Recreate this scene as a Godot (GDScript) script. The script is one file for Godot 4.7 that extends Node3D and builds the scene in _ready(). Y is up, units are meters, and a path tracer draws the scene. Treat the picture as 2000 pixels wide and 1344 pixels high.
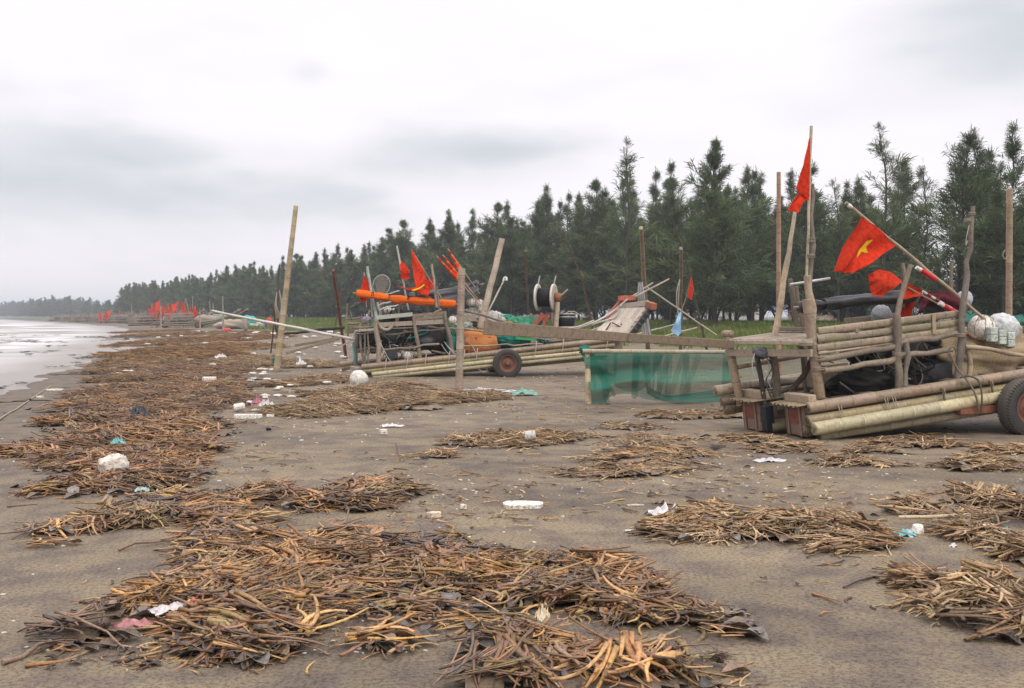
extends Node3D
# A grey beach after a storm: dead water hyacinth in windrows, two bamboo fishing rafts on wheels, a casuarina belt behind.

const EYE := Vector3(0.0, 1.35, 0.0)
const FOCAL := 2200.0          # of a picture 2000 wide
const PITCH := 0.02454
const SEA_Y := -0.05

var taken := {}
var rng := RandomNumberGenerator.new()
var wobble := FastNoiseLite.new()
var fine := FastNoiseLite.new()
var M := {}

# ---------------------------------------------------------------- setting out
func ray(px: float, py: float) -> Vector3:
	var v := Vector3((px - 1000.0) / FOCAL, -(py - 672.0) / FOCAL, -1.0)
	return v.rotated(Vector3.RIGHT, -PITCH)

func P(px: float, py: float, d: float) -> Vector3:            # the point at depth d on a line of sight
	var v := ray(px, py)
	return EYE + v * (d / -v.z)

func G(px: float, py: float) -> Vector3:                      # where a line of sight meets the beach
	var v := ray(px, py)
	var y := 0.0
	var p := EYE
	for i in 5:
		p = EYE + v * ((y - EYE.y) / minf(v.y, -0.0006))
		y = ground(p.x, p.z)
	return p

class Frame:                                                  # a raft's own upright planes: s along it, lat across
	var o := Vector3.ZERO
	var a := Vector3.RIGHT
	var n := Vector3.FORWARD
	func _init(origin: Vector3, yaw: float) -> void:
		o = origin
		a = Vector3(cos(yaw), 0, -sin(yaw))
		n = Vector3(-sin(yaw), 0, -cos(yaw))
	func at(s: float, y: float, lat: float) -> Vector3:
		return Vector3(o.x, 0, o.z) + a * s + n * lat + Vector3(0, y, 0)

func on(f: Frame, px: float, py: float, lat: float) -> Vector3:
	var v := ray(px, py)
	var c := f.o + f.n * lat
	c.y = EYE.y
	return EYE + v * ((c - EYE).dot(f.n) / v.dot(f.n))

# ---------------------------------------------------------------- naming
func numbered(called: String) -> String:
	if not taken.has(called):
		taken[called] = 0
		return called
	taken[called] += 1
	return "%s_%03d" % [called, taken[called]]

func tag(o: Node, label := "", category := "", group := "", kind := "") -> void:
	if label: o.set_meta("label", label)
	if category: o.set_meta("category", category)
	if group: o.set_meta("group", group)
	if kind: o.set_meta("kind", kind)

func thing(called: String, label: String, category: String, at := Vector3.ZERO, group := "") -> Node3D:
	var o := Node3D.new()
	o.name = numbered(called)
	add_child(o)
	o.position = at
	tag(o, label, category, group)
	return o

func put(called: String, mesh: Mesh, m: Material, parent: Node = null) -> MeshInstance3D:
	var o := MeshInstance3D.new()
	o.mesh = mesh
	o.material_override = m
	if parent == null:
		o.name = numbered(called)
		add_child(o)
	else:
		var k := "%d/%s" % [parent.get_instance_id(), called]
		if taken.has(k):
			taken[k] += 1
			o.name = "%s_%03d" % [called, taken[k]]
		else:
			taken[k] = 0
			o.name = called
		parent.add_child(o, true)
		var base := Vector3.ZERO                              # shapes are set out in world metres; parts hang from their thing's base
		var up: Node = parent
		while up is Node3D and up != self:
			base += (up as Node3D).position
			up = up.get_parent()
		o.position = -base
	return o

func part(called: String, st: SurfaceTool, m: Material, parent: Node = null) -> MeshInstance3D:
	st.generate_normals()
	return put(called, st.commit(), m, parent)

func one(called: String, st: SurfaceTool, m: Material, label: String, category: String, group := "") -> MeshInstance3D:
	var o := part(called, st, m)
	tag(o, label, category, group)
	return o

# ---------------------------------------------------------------- shapes
func mb() -> SurfaceTool:
	var st := SurfaceTool.new()
	st.begin(Mesh.PRIMITIVE_TRIANGLES)
	return st

func tri(st: SurfaceTool, a: Vector3, b: Vector3, c: Vector3, ca: Color, cb: Color, cc: Color) -> void:
	st.set_color(ca)
	st.add_vertex(a)
	st.set_color(cb)
	st.add_vertex(b)
	st.set_color(cc)
	st.add_vertex(c)

func quad(st: SurfaceTool, a: Vector3, b: Vector3, c: Vector3, d: Vector3, col: Color) -> void:
	tri(st, a, b, c, col, col, col)
	tri(st, a, c, d, col, col, col)

func side_of(dir: Vector3) -> Vector3:
	var u := Vector3.UP if absf(dir.y) < 0.9 else Vector3.RIGHT
	return dir.cross(u).normalized()

func tube(st: SurfaceTool, pts: PackedVector3Array, radii: PackedFloat32Array, cols: PackedColorArray, sides := 8, flat := 1.0) -> void:
	var n := pts.size()
	var prev := []
	var u := Vector3.ZERO
	for i in n:
		var dir := (pts[mini(i + 1, n - 1)] - pts[maxi(i - 1, 0)]).normalized()
		if i == 0:
			u = side_of(dir)
		else:
			u = (u - dir * u.dot(dir)).normalized()
		var w := dir.cross(u)
		var r: float = radii[mini(i, radii.size() - 1)]
		var ring := []
		for k in sides:
			var t := TAU * k / sides
			ring.append(pts[i] + u * cos(t) * r + w * sin(t) * r * flat)
		var c: Color = cols[mini(i, cols.size() - 1)]
		if i > 0:
			var cp: Color = cols[mini(i - 1, cols.size() - 1)]
			st.set_smooth_group(0)
			for k in sides:
				var k2 := (k + 1) % sides
				tri(st, prev[k], ring[k], ring[k2], cp, c, c)
				tri(st, prev[k], ring[k2], prev[k2], cp, c, cp)
		if i == 0 or i == n - 1:
			st.set_smooth_group(1 + i)
			for k in sides:
				var k2 := (k + 1) % sides
				if i == 0: tri(st, pts[i], ring[k], ring[k2], c, c, c)
				else: tri(st, pts[i], ring[k2], ring[k], c, c, c)
		prev = ring
	st.set_smooth_group(0)

func rod(st: SurfaceTool, a: Vector3, b: Vector3, r: float, c: Color, sides := 7) -> void:
	tube(st, PackedVector3Array([a, b]), PackedFloat32Array([r, r]), PackedColorArray([c]), sides)

func tone(c: Color, by: float) -> Color:
	return Color(c.r * by, c.g * by, c.b * by)

func bamboo(st: SurfaceTool, a: Vector3, b: Vector3, r0: float, r1: float, c: Color, gap := 0.32, bow := 0.0, sides := 10, flat := 1.0) -> void:
	# a culm with swollen nodes, a hollow end and slightly different tone in each internode
	var length := a.distance_to(b)
	var dir := (b - a).normalized()
	var w := side_of(dir).cross(dir)
	var pts := PackedVector3Array()
	var radii := PackedFloat32Array()
	var cols := PackedColorArray()
	var x := 0.0
	var cuts: Array[float] = []
	x = gap * rng.randf_range(0.25, 0.9)
	while x < length - 0.06:
		cuts.append(x)
		x += gap * rng.randf_range(0.85, 1.15)
	var put_at := func(t: float, k: float, col: Color) -> void:
		var f := t / length
		pts.append(a.lerp(b, f) + w * bow * 4.0 * f * (1.0 - f))
		radii.append(lerpf(r0, r1, f) * k)
		cols.append(col)
	var col := tone(c, rng.randf_range(0.9, 1.1))
	put_at.call(0.03, 0.62, Color(c.r * 0.25, c.g * 0.22, c.b * 0.2))
	put_at.call(0.0, 0.72, tone(c, 0.7))
	put_at.call(0.0, 0.98, tone(c, 1.05))
	put_at.call(0.004, 1.0, col)
	for q in cuts:
		put_at.call(q - 0.018, 1.0, col)
		put_at.call(q - 0.006, 1.07, tone(col, 0.8))
		put_at.call(q, 1.02, tone(c, 0.55))
		put_at.call(q + 0.007, 1.06, tone(c, 1.2))
		col = tone(Color(c.r * rng.randf_range(0.95, 1.06), c.g, c.b * rng.randf_range(0.9, 1.08)), rng.randf_range(0.85, 1.12))
		put_at.call(q + 0.022, 1.0, col)
	put_at.call(length - 0.004, 1.0, col)
	put_at.call(length, 0.97, tone(c, 1.05))
	put_at.call(length, 0.72, tone(c, 0.7))
	put_at.call(length - 0.03, 0.62, Color(c.r * 0.25, c.g * 0.22, c.b * 0.2))
	tube(st, pts, radii, cols, sides, flat)

func stick(st: SurfaceTool, a: Vector3, b: Vector3, r0: float, r1: float, c: Color, rough := 0.25, bow := 0.03, sides := 7) -> void:
	# a bark-stripped branch: knobbly, a little crooked
	var n := maxi(3, int(a.distance_to(b) / 0.16))
	var dir := (b - a).normalized()
	var u := side_of(dir)
	var w := u.cross(dir)
	var pts := PackedVector3Array()
	var radii := PackedFloat32Array()
	var cols := PackedColorArray()
	var ph := rng.randf() * 100.0
	for i in n + 1:
		var f := float(i) / n
		var e := sin(f * PI)
		pts.append(a.lerp(b, f) + (u * wobble.get_noise_2d(ph, f * 60.0) + w * wobble.get_noise_2d(ph + 50.0, f * 60.0)) * bow * 2.0 * e)
		radii.append(lerpf(r0, r1, f) * (1.0 + rough * rng.randf_range(-0.5, 0.5)))
		cols.append(tone(c, rng.randf_range(0.8, 1.2)))
	tube(st, pts, radii, cols, sides)

func plank(st: SurfaceTool, a: Vector3, b: Vector3, up: Vector3, w: float, h: float, c: Color, c_end := Color(-1, 0, 0), w_end := -1.0) -> void:
	# a board from a to b, w wide and h thick, with eased edges
	var dir := (b - a).normalized()
	var side := dir.cross(up).normalized()
	var v := side.cross(dir).normalized()
	var rings := []
	var we := w if w_end < 0.0 else w_end
	var bev := minf(0.006, minf(w, h) * 0.2)
	for e in 4:
		var p := a + dir * bev if e == 1 else (b - dir * bev if e == 2 else (a if e == 0 else b))
		var inset := bev if e == 0 or e == 3 else 0.0
		var hw := (w if e < 2 else we) * 0.5
		var hh := h * 0.5
		var ring := []
		for q in [[hw - inset, hh - bev], [hw - bev, hh - inset], [-hw + bev, hh - inset], [-hw + inset, hh - bev], [-hw + inset, -hh + bev], [-hw + bev, -hh + inset], [hw - bev, -hh + inset], [hw - inset, -hh + bev]]:
			ring.append(p + side * q[0] + v * q[1])
		rings.append(ring)
	st.set_smooth_group(-1)
	var ce := tone(c, 1.1) if c_end.r < 0.0 else c_end
	for e in 3:
		var cc := c if e == 1 else ce
		for k in 8:
			var k2 := (k + 1) % 8
			quad(st, rings[e][k], rings[e + 1][k], rings[e + 1][k2], rings[e][k2], cc)
	for k in range(1, 7):
		tri(st, rings[0][0], rings[0][k], rings[0][k + 1], ce, ce, ce)
		tri(st, rings[3][0], rings[3][k + 1], rings[3][k], ce, ce, ce)
	st.set_smooth_group(0)

func blob(st: SurfaceTool, b: Transform3D, amp: float, freq: float, c: Color, c2: Color, rows := 14, cols := 20, squash := 1.0) -> void:
	# a lumpy rounded body: b's axes are its half sizes
	var ph := rng.randf() * 200.0
	var pt := []
	var pc := []
	for i in rows + 1:
		var line := []
		var lc := []
		var la := PI * i / rows - PI / 2.0
		for j in cols:
			var lo := TAU * j / cols
			var d := Vector3(cos(la) * cos(lo), sin(la), cos(la) * sin(lo))
			d = Vector3(signf(d.x) * pow(absf(d.x), squash), signf(d.y) * pow(absf(d.y), squash), signf(d.z) * pow(absf(d.z), squash))
			var nv := wobble.get_noise_3d(d.x * freq * 30.0 + ph, d.y * freq * 30.0, d.z * freq * 30.0)
			line.append(b * (d * (1.0 + amp * nv * 2.0)))
			lc.append(c.lerp(c2, clampf(0.5 + nv * 1.3, 0, 1)))
		pt.append(line)
		pc.append(lc)
	for i in rows:
		for j in cols:
			var k := (j + 1) % cols
			tri(st, pt[i][j], pt[i + 1][j], pt[i + 1][k], pc[i][j], pc[i + 1][j], pc[i + 1][k])
			tri(st, pt[i][j], pt[i + 1][k], pt[i][k], pc[i][j], pc[i + 1][k], pc[i][k])

func balls(at: Vector3, r: Vector3, turn := Vector3.ZERO) -> Transform3D:
	return Transform3D(Basis.from_euler(turn) * Basis.from_scale(r), at)

func sheet(st: SurfaceTool, rows: Array, thick: float, c: Color, c2 := Color(-1, 0, 0)) -> void:
	# cloth through a grid of points, with a front, a back and a hem
	var nr := rows.size()
	var nc: int = rows[0].size()
	var nor := []
	for i in nr:
		var line := []
		for j in nc:
			var du: Vector3 = rows[i][mini(j + 1, nc - 1)] - rows[i][maxi(j - 1, 0)]
			var dv: Vector3 = rows[mini(i + 1, nr - 1)][j] - rows[maxi(i - 1, 0)][j]
			var m := du.cross(dv)
			line.append(m.normalized() * thick * 0.5 if m.length() > 1e-9 else Vector3(0, 0, thick * 0.5))
		nor.append(line)
	var ph := rng.randf() * 90.0
	var cz := c if c2.r < 0.0 else c2
	for s in [1.0, -1.0]:
		for i in nr - 1:
			for j in nc - 1:
				var a: Vector3 = rows[i][j] + nor[i][j] * s
				var b: Vector3 = rows[i][j + 1] + nor[i][j + 1] * s
				var d: Vector3 = rows[i + 1][j + 1] + nor[i + 1][j + 1] * s
				var e: Vector3 = rows[i + 1][j] + nor[i + 1][j] * s
				var cc := c.lerp(cz, clampf(0.5 + wobble.get_noise_2d(i * 14.0 + ph, j * 14.0) * 1.6, 0, 1))
				if s > 0: quad(st, a, e, d, b, cc)
				else: quad(st, a, b, d, e, cc)
	st.set_smooth_group(3)
	for i in nr - 1:
		for j in [0, nc - 1]:
			quad(st, rows[i][j] + nor[i][j], rows[i + 1][j] + nor[i + 1][j], rows[i + 1][j] - nor[i + 1][j], rows[i][j] - nor[i][j], c)
	for j in nc - 1:
		for i in [0, nr - 1]:
			quad(st, rows[i][j] + nor[i][j], rows[i][j + 1] + nor[i][j + 1], rows[i][j + 1] - nor[i][j + 1], rows[i][j] - nor[i][j], c)
	st.set_smooth_group(0)

func along(edge: Array, t: float) -> Vector3:                 # a point at share t of a polyline, evenly by its corners
	var x := clampf(t, 0, 1) * (edge.size() - 1)
	var i := mini(int(x), edge.size() - 2)
	return (edge[i] as Vector3).lerp(edge[i + 1], x - i)

func smooth(edge: Array, n := 16) -> Array:                    # the same edge as a flowing curve
	var cv := Curve3D.new()
	for i in edge.size():
		var t: Vector3 = (edge[mini(i + 1, edge.size() - 1)] - edge[maxi(i - 1, 0)]) / 6.0
		cv.add_point(edge[i], -t, t)
	var out := []
	for i in n + 1: out.append(cv.samplef(float(i) * (edge.size() - 1) / n))
	return out

func cloth(edge_a: Array, edge_b: Array, nr: int, nc: int, ripple: float, waves: float, away: Vector3, sag := 0.0) -> Array:
	var rows := []
	var ph := rng.randf() * TAU
	for i in nr + 1:
		var line := []
		for j in nc + 1:
			var u := float(j) / nc
			var v := float(i) / nr
			var p := along(edge_a, v).lerp(along(edge_b, v), u)
			p += away * ripple * (sin(u * waves + v * 2.1 + ph) + 0.5 * wobble.get_noise_2d(u * 90.0 + ph * 9.0, v * 60.0)) * (0.25 + 0.75 * sin(u * PI * 0.5))
			p.y -= sag * sin(u * PI)
			line.append(p)
		rows.append(line)
	return rows

func rope(st: SurfaceTool, a: Vector3, b: Vector3, sag: float, r: float, c: Color, n := 10) -> void:
	var pts := PackedVector3Array()
	for i in n + 1:
		var f := float(i) / n
		pts.append(a.lerp(b, f) - Vector3(0, sag * 4.0 * f * (1.0 - f), 0) + Vector3(wobble.get_noise_1d(f * 90.0 + a.x * 70.0), 0, wobble.get_noise_1d(f * 80.0 + a.z * 50.0)) * r * 3.0 * sin(f * PI))
	tube(st, pts, PackedFloat32Array([r]), PackedColorArray([c]), 5)

func curve(st: SurfaceTool, knots: Array, r: float, c: Color, per := 6, sides := 6, r_end := -1.0) -> void:
	var cv := Curve3D.new()
	for i in knots.size():
		var t: Vector3 = (knots[mini(i + 1, knots.size() - 1)] - knots[maxi(i - 1, 0)]) / 6.0
		cv.add_point(knots[i], -t, t)
	var pts := PackedVector3Array()
	var radii := PackedFloat32Array()
	var n := (knots.size() - 1) * per
	for i in n + 1:
		pts.append(cv.samplef(float(i) / per))
		radii.append(lerpf(r, r if r_end < 0 else r_end, float(i) / n))
	tube(st, pts, radii, PackedColorArray([c]), sides)

func hoop(st: SurfaceTool, at: Vector3, u: Vector3, v: Vector3, r: float, c: Color, n := 20, sides := 6, turn := TAU, from := 0.0) -> void:
	var pts := PackedVector3Array()
	for i in n + 1:
		var t := from + turn * i / n
		pts.append(at + u * cos(t) + v * sin(t))
	tube(st, pts, PackedFloat32Array([r]), PackedColorArray([c]), sides)

func lathe(st: SurfaceTool, at: Vector3, axis: Vector3, profile: Array, n := 28) -> void:
	# profile: [distance along the axis, radius, colour]
	var u := side_of(axis)
	var w := axis.cross(u).normalized()
	for i in profile.size() - 1:
		var p: Array = profile[i]
		var q: Array = profile[i + 1]
		st.set_smooth_group(10 + i if p.size() > 3 else 0)
		for k in n:
			var t := TAU * k / n
			var t2 := TAU * (k + 1) / n
			var d := u * cos(t) + w * sin(t)
			var d2 := u * cos(t2) + w * sin(t2)
			var a: Vector3 = at + axis * p[0] + d * p[1]
			var b: Vector3 = at + axis * q[0] + d * q[1]
			var c: Vector3 = at + axis * q[0] + d2 * q[1]
			var e: Vector3 = at + axis * p[0] + d2 * p[1]
			if q[1] > 1e-5: tri(st, a, b, c, p[2], q[2], q[2])
			if p[1] > 1e-5: tri(st, a, c, e, p[2], q[2], p[2])
	st.set_smooth_group(0)

func lashing(st: SurfaceTool, at: Vector3, axis: Vector3, r: float, c: Color, turns := 3) -> void:
	var u := side_of(axis)
	var w := axis.cross(u).normalized()
	for k in turns:
		var tilt := axis * rng.randf_range(-0.2, 0.2) * r
		hoop(st, at + axis * (k - (turns - 1) * 0.5) * 0.011, u * r + tilt, w * r, 0.004, c, 12, 4)

# ---------------------------------------------------------------- materials
func noise_tex(freq: float, octaves: int, ramp: Array, seed_: int, size := 512, normal := 0.0, kind := FastNoiseLite.TYPE_SIMPLEX_SMOOTH, gain := 0.5) -> NoiseTexture2D:
	var n := FastNoiseLite.new()
	n.seed = seed_
	n.noise_type = kind
	n.frequency = freq
	n.fractal_octaves = octaves
	n.fractal_gain = gain
	var t := NoiseTexture2D.new()
	t.width = size
	t.height = size
	t.seamless = true
	t.noise = n
	if normal > 0.0:
		t.as_normal_map = true
		t.bump_strength = normal
	elif ramp:
		var g := Gradient.new()
		var off := PackedFloat32Array()
		var col := PackedColorArray()
		for r in ramp:
			off.append(r[0])
			col.append(r[1] if r[1] is Color else Color(r[1], r[1], r[1]))
		g.offsets = off
		g.colors = col
		t.color_ramp = g
	return t

func grainy(rough: float, tex: Texture2D, scale: Vector3, bump: Texture2D = null, bump_cm := 0.0, spec := 0.4) -> StandardMaterial3D:
	# colour from the vertices, broken up by a computed texture laid on in world metres
	var m := StandardMaterial3D.new()
	m.vertex_color_use_as_albedo = true
	m.roughness = rough
	m.metallic_specular = spec
	m.uv1_triplanar = true
	m.uv1_world_triplanar = true
	m.uv1_scale = scale
	m.albedo_texture = tex
	if bump:
		m.heightmap_enabled = true
		m.heightmap_texture = bump
		m.heightmap_scale = bump_cm
	return m

func make_materials() -> void:
	var speck := noise_tex(0.05, 4, [[0.0, 0.62], [0.5, 0.93], [1.0, 1.0]], 3)
	var worn := noise_tex(0.012, 5, [[0.0, 0.72], [0.4, 0.9], [0.6, 1.0], [1.0, 0.86]], 4)
	var lumps := noise_tex(0.03, 4, [], 5)
	M.speck = speck
	M.wood = grainy(0.82, worn, Vector3(4, 1.6, 4), lumps, 0.25, 0.3)
	M.bamboo = grainy(0.5, worn, Vector3(2.2, 2.2, 2.2), lumps, 0.06)
	M.cloth = grainy(0.85, speck, Vector3(1.5, 1.5, 1.5), lumps, 0.1, 0.2)
	M.flag = grainy(0.8, speck, Vector3(0.6, 0.6, 0.6), null, 0.0, 0.2)
	M.flag.backlight_enabled = true
	M.flag.backlight = Color(0.55, 0.55, 0.55)
	M.rust = grainy(0.75, worn, Vector3(3, 3, 3), lumps, 0.2, 0.4)
	M.rubber = grainy(0.7, speck, Vector3(2, 2, 2), lumps, 0.05, 0.35)
	M.foam = grainy(0.7, noise_tex(0.02, 5, [[0.0, Color(0.55, 0.47, 0.38)], [0.36, Color(0.86, 0.82, 0.75)], [0.52, Color(1, 1, 1)], [1.0, Color(1, 1, 1)]], 22, 512), Vector3(3, 3, 3), noise_tex(0.09, 2, [], 6, 256, 0.0, FastNoiseLite.TYPE_CELLULAR), 0.25, 0.35)
	M.plastic = grainy(0.32, speck, Vector3(1, 1, 1), lumps, 0.1)
	M.tarp = grainy(0.38, speck, Vector3(1, 1, 1), lumps, 0.35, 0.5)
	M.metal = grainy(0.45, worn, Vector3(2, 2, 2), lumps, 0.05)
	M.metal.metallic = 0.35
	M.rope = grainy(0.9, speck, Vector3(4, 4, 4), null, 0, 0.2)
	M.leaf = grainy(0.75, noise_tex(0.03, 3, [[0.0, 0.6], [1.0, 1.0]], 8, 256), Vector3(0.15, 0.15, 0.15), null, 0, 0.2)
	M.leaf.backlight_enabled = true
	M.leaf.backlight = Color(0.85, 0.85, 0.7)
	M.stalk = grainy(0.42, noise_tex(0.06, 3, [[0.0, 0.55], [0.5, 0.95], [1.0, 1.0]], 9, 256), Vector3(3, 3, 3), null, 0, 0.45)
	M.dry_stalk = grainy(0.72, M.stalk.albedo_texture, Vector3(3, 3, 3), null, 0, 0.3)
	M.pane = StandardMaterial3D.new()
	M.pane.albedo_color = Color(0.1, 0.12, 0.13)
	M.pane.roughness = 0.15

# ---------------------------------------------------------------- camera, sky, sun
func make_light() -> void:
	var cam := Camera3D.new()
	cam.name = "camera"
	cam.position = EYE
	cam.rotation.x = -PITCH
	cam.fov = rad_to_deg(2.0 * atan(672.0 / FOCAL))
	cam.far = 9000.0
	cam.near = 0.1
	add_child(cam)
	cam.current = true
	var env := Environment.new()
	env.background_mode = Environment.BG_SKY
	env.tonemap_mode = Environment.TONE_MAPPER_LINEAR
	env.tonemap_exposure = 1.22
	env.sdfgi_enabled = true
	env.ssao_enabled = true
	env.ssil_enabled = true
	env.fog_enabled = true
	env.fog_density = 0.00075
	env.fog_light_color = Color(0.86, 0.88, 0.92)
	var pano := PanoramaSkyMaterial.new()
	pano.panorama = ImageTexture.create_from_image(overcast())
	env.sky = Sky.new()
	env.sky.sky_material = pano
	env.background_energy_multiplier = 1.0
	var we := WorldEnvironment.new()
	we.name = "overcast_sky"
	we.environment = env
	add_child(we)
	var sun := DirectionalLight3D.new()
	sun.name = "sun"
	sun.light_energy = 0.5
	sun.light_angular_distance = 35.0
	sun.light_color = Color(1.0, 0.97, 0.92)
	sun.rotation_degrees = Vector3(-48, 30, 0)
	sun.shadow_enabled = true
	add_child(sun)

func overcast() -> Image:
	# a bright, even cloud deck with long grey-blue rolls in it
	var w := 1536
	var h := 768
	var im := Image.create(w, h, false, Image.FORMAT_RGBF)
	var n := FastNoiseLite.new()
	n.seed = 21
	n.frequency = 1.0
	n.fractal_octaves = 5
	var n2 := FastNoiseLite.new()
	n2.seed = 5
	n2.frequency = 1.0
	n2.fractal_octaves = 4
	# broad rolls of cloud: azimuth, elevation (degrees), half sizes, strength
	var rolls := [[-21.0, 6.0, 11.0, 2.6, 1.0], [-20.0, 8.6, 7.0, 1.2, 0.5], [-9.3, 11.7, 1.6, 0.8, 0.35], [-2.0, 8.0, 6.5, 1.3, 0.95], [-9.0, 5.6, 5.0, 1.4, 0.45], [3.0, 11.0, 5.0, 1.0, 0.22], [23.0, 13.0, 5.5, 3.2, 0.85], [15.5, 10.3, 3.0, 1.2, 0.35], [40.0, 12.0, 14.0, 4.0, 0.8], [-48.0, 10.0, 16.0, 4.0, 0.8], [75.0, 16.0, 20.0, 6.0, 0.7], [-90.0, 14.0, 22.0, 6.0, 0.7], [120.0, 20.0, 24.0, 7.0, 0.7], [-140.0, 18.0, 26.0, 7.0, 0.7], [170.0, 10.0, 22.0, 4.0, 0.6]]
	for y in h:
		var el := (0.5 - (y + 0.5) / h) * PI
		for x in w:
			var az := wrapf((x + 0.5) / w * TAU, -PI, PI)          # the picture begins straight ahead
			var d := Vector3(sin(az) * cos(el), sin(el), -cos(az) * cos(el))
			var s := maxf(d.y, 0.0)
			var q := d / (s + 0.16)                            # the deck seen in perspective
			var c1 := n.get_noise_3d(q.x * 0.55, d.y * 3.0, q.z * 0.55)
			var c2 := n2.get_noise_3d(q.x * 1.6 + 9.0, d.y * 6.0, q.z * 1.6)
			var grey := clampf(0.06 - c1 * 0.30 - c2 * 0.22, 0.0, 0.4) * 0.8
			for r in rolls:
				var da: float = wrapf(rad_to_deg(az) - r[0] + c2 * 3.0, -180.0, 180.0) / r[2]
				var de: float = (rad_to_deg(el) - r[1] + c1 * 1.6 + c2 * 0.8) / r[3]
				grey += r[4] * 0.66 * exp(-(da * da + de * de) * 1.1)
			var c3 := n2.get_noise_3d(q.x * 3.4, d.y * 26.0, q.z * 3.4 + 40.0)
			grey = clampf(grey + c3 * 0.16 * (0.35 + grey), 0.0, 1.0)
			grey = lerpf(grey, smoothstep(0.05, 0.85, grey), 0.6)
			var c := Color(0.87, 0.84, 0.88).lerp(Color(0.52, 0.555, 0.60), grey)
			var low := exp(-s * 22.0)
			c = c.lerp(Color(0.68, 0.665, 0.675), low * 0.8)
			var zen := 1.0 + 0.7 * smoothstep(0.25, 0.95, d.y)
			im.set_pixel(x, y, Color(c.r * zen, c.g * zen, c.b * zen))
	return im

# ---------------------------------------------------------------- beach, sea, grass
var shore_z: Array[float] = [40.0, 0.0, -10.0, -19.0, -28.8, -37.6, -60.0, -84.0, -116.0, -156.0, -223.0, -390.0, -620.0, -1500.0, -3200.0]
var shore_x: Array[float] = [9.0, -4.6, -6.9, -8.6, -11.3, -13.7, -20.4, -28.2, -40.0, -56.0, -87.0, -166.0, -285.0, -760.0, -1700.0]

func shore(z: float) -> float:
	for i in shore_z.size() - 1:
		if z >= shore_z[i + 1]:
			var t := clampf((z - shore_z[i]) / (shore_z[i + 1] - shore_z[i]), 0, 1)
			return lerpf(shore_x[i], shore_x[i + 1], t)
	return shore_x[-1]

const BELT := Vector2(22.7, -50.0)             # a point of the tree line, and its unit normal towards the sea
const BELT_N := Vector2(-0.894, 0.447)
const BELT_U := Vector2(-0.447, -0.894)

func inland(x: float, z: float) -> float:     # metres seaward of the tree line (negative behind it)
	return (Vector2(x, z) - BELT).dot(BELT_N)

func ground(x: float, z: float) -> float:
	var b := x - shore(z)
	var y := 0.0
	if b < 4.0:
		y = -0.05 + b * 0.0125 if b > 0.0 else maxf(-0.05 + b * 0.02, -3.0)
	y += wobble.get_noise_2d(x * 1.3 + 31.0, z * 0.55) * 0.035 * clampf((b + 8.0) / 12.0, 0.15, 1.0)
	y += 0.68 * (1.0 - smoothstep(4.0, 15.0, inland(x, z)))
	return y

func lines(stops: Array) -> PackedFloat32Array:
	# grid lines: [from, to, step] runs
	var out := PackedFloat32Array()
	for s in stops:
		var x: float = s[0]
		while x < s[1] - 1e-4:
			out.append(x)
			x += s[2]
	out.append(stops[-1][1])
	return out

func grid(xs: PackedFloat32Array, zs: PackedFloat32Array, height: Callable, colour: Callable, keep: Variant = null) -> ArrayMesh:
	var v := PackedVector3Array()
	var c := PackedColorArray()
	var nx := xs.size()
	var nz := zs.size()
	for j in nz:
		for i in nx:
			var y: float = height.call(xs[i], zs[j])
			v.append(Vector3(xs[i], y, zs[j]))
			c.append(colour.call(xs[i], zs[j]))
	var nor := PackedVector3Array()
	nor.resize(v.size())
	for j in nz:
		for i in nx:
			var a := v[j * nx + maxi(i - 1, 0)]
			var b := v[j * nx + mini(i + 1, nx - 1)]
			var d := v[maxi(j - 1, 0) * nx + i]
			var e := v[mini(j + 1, nz - 1) * nx + i]
			nor[j * nx + i] = (e - d).cross(b - a).normalized()
	var idx := PackedInt32Array()
	for j in nz - 1:
		for i in nx - 1:
			if keep != null and not keep.call(0.5 * (xs[i] + xs[i + 1]), 0.5 * (zs[j] + zs[j + 1])):
				continue
			var p := j * nx + i
			idx.append_array(PackedInt32Array([p, p + 1, p + nx, p + 1, p + nx + 1, p + nx]))
	var arr := []
	arr.resize(Mesh.ARRAY_MAX)
	arr[Mesh.ARRAY_VERTEX] = v
	arr[Mesh.ARRAY_NORMAL] = nor
	arr[Mesh.ARRAY_COLOR] = c
	arr[Mesh.ARRAY_INDEX] = idx
	var m := ArrayMesh.new()
	m.add_surface_from_arrays(Mesh.PRIMITIVE_TRIANGLES, arr)
	return m

func rut(x: float, z: float) -> float:
	# worn cart tracks curving across the sand to the near raft
	var line := -8.1 - 0.34 * x - 0.11 * x * x + wobble.get_noise_1d(x * 5.0) * 0.12
	var r := 0.0
	for q in [0.0, -0.5, -1.35, -1.8]:
		var o: float = (z - line - q * (1.0 + 0.06 * x)) / 0.085
		r += exp(-o * o)
	return r * smoothstep(0.2, 1.4, x) * (0.6 + 0.8 * wobble.get_noise_2d(x * 8.0, z * 3.0))

func relief(x: float, z: float) -> float:
	var y := ground(x, z)
	var near := smoothstep(45.0, 12.0, Vector2(x, z).length())
	if near > 0.0:
		y -= near * 0.014 * rut(x, z)
		y += near * (fine.get_noise_2d(x * 2.2, z * 1.6) * 0.016 + fine.get_noise_2d(x * 9.0, z * 7.0) * 0.006)
	return y

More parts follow.
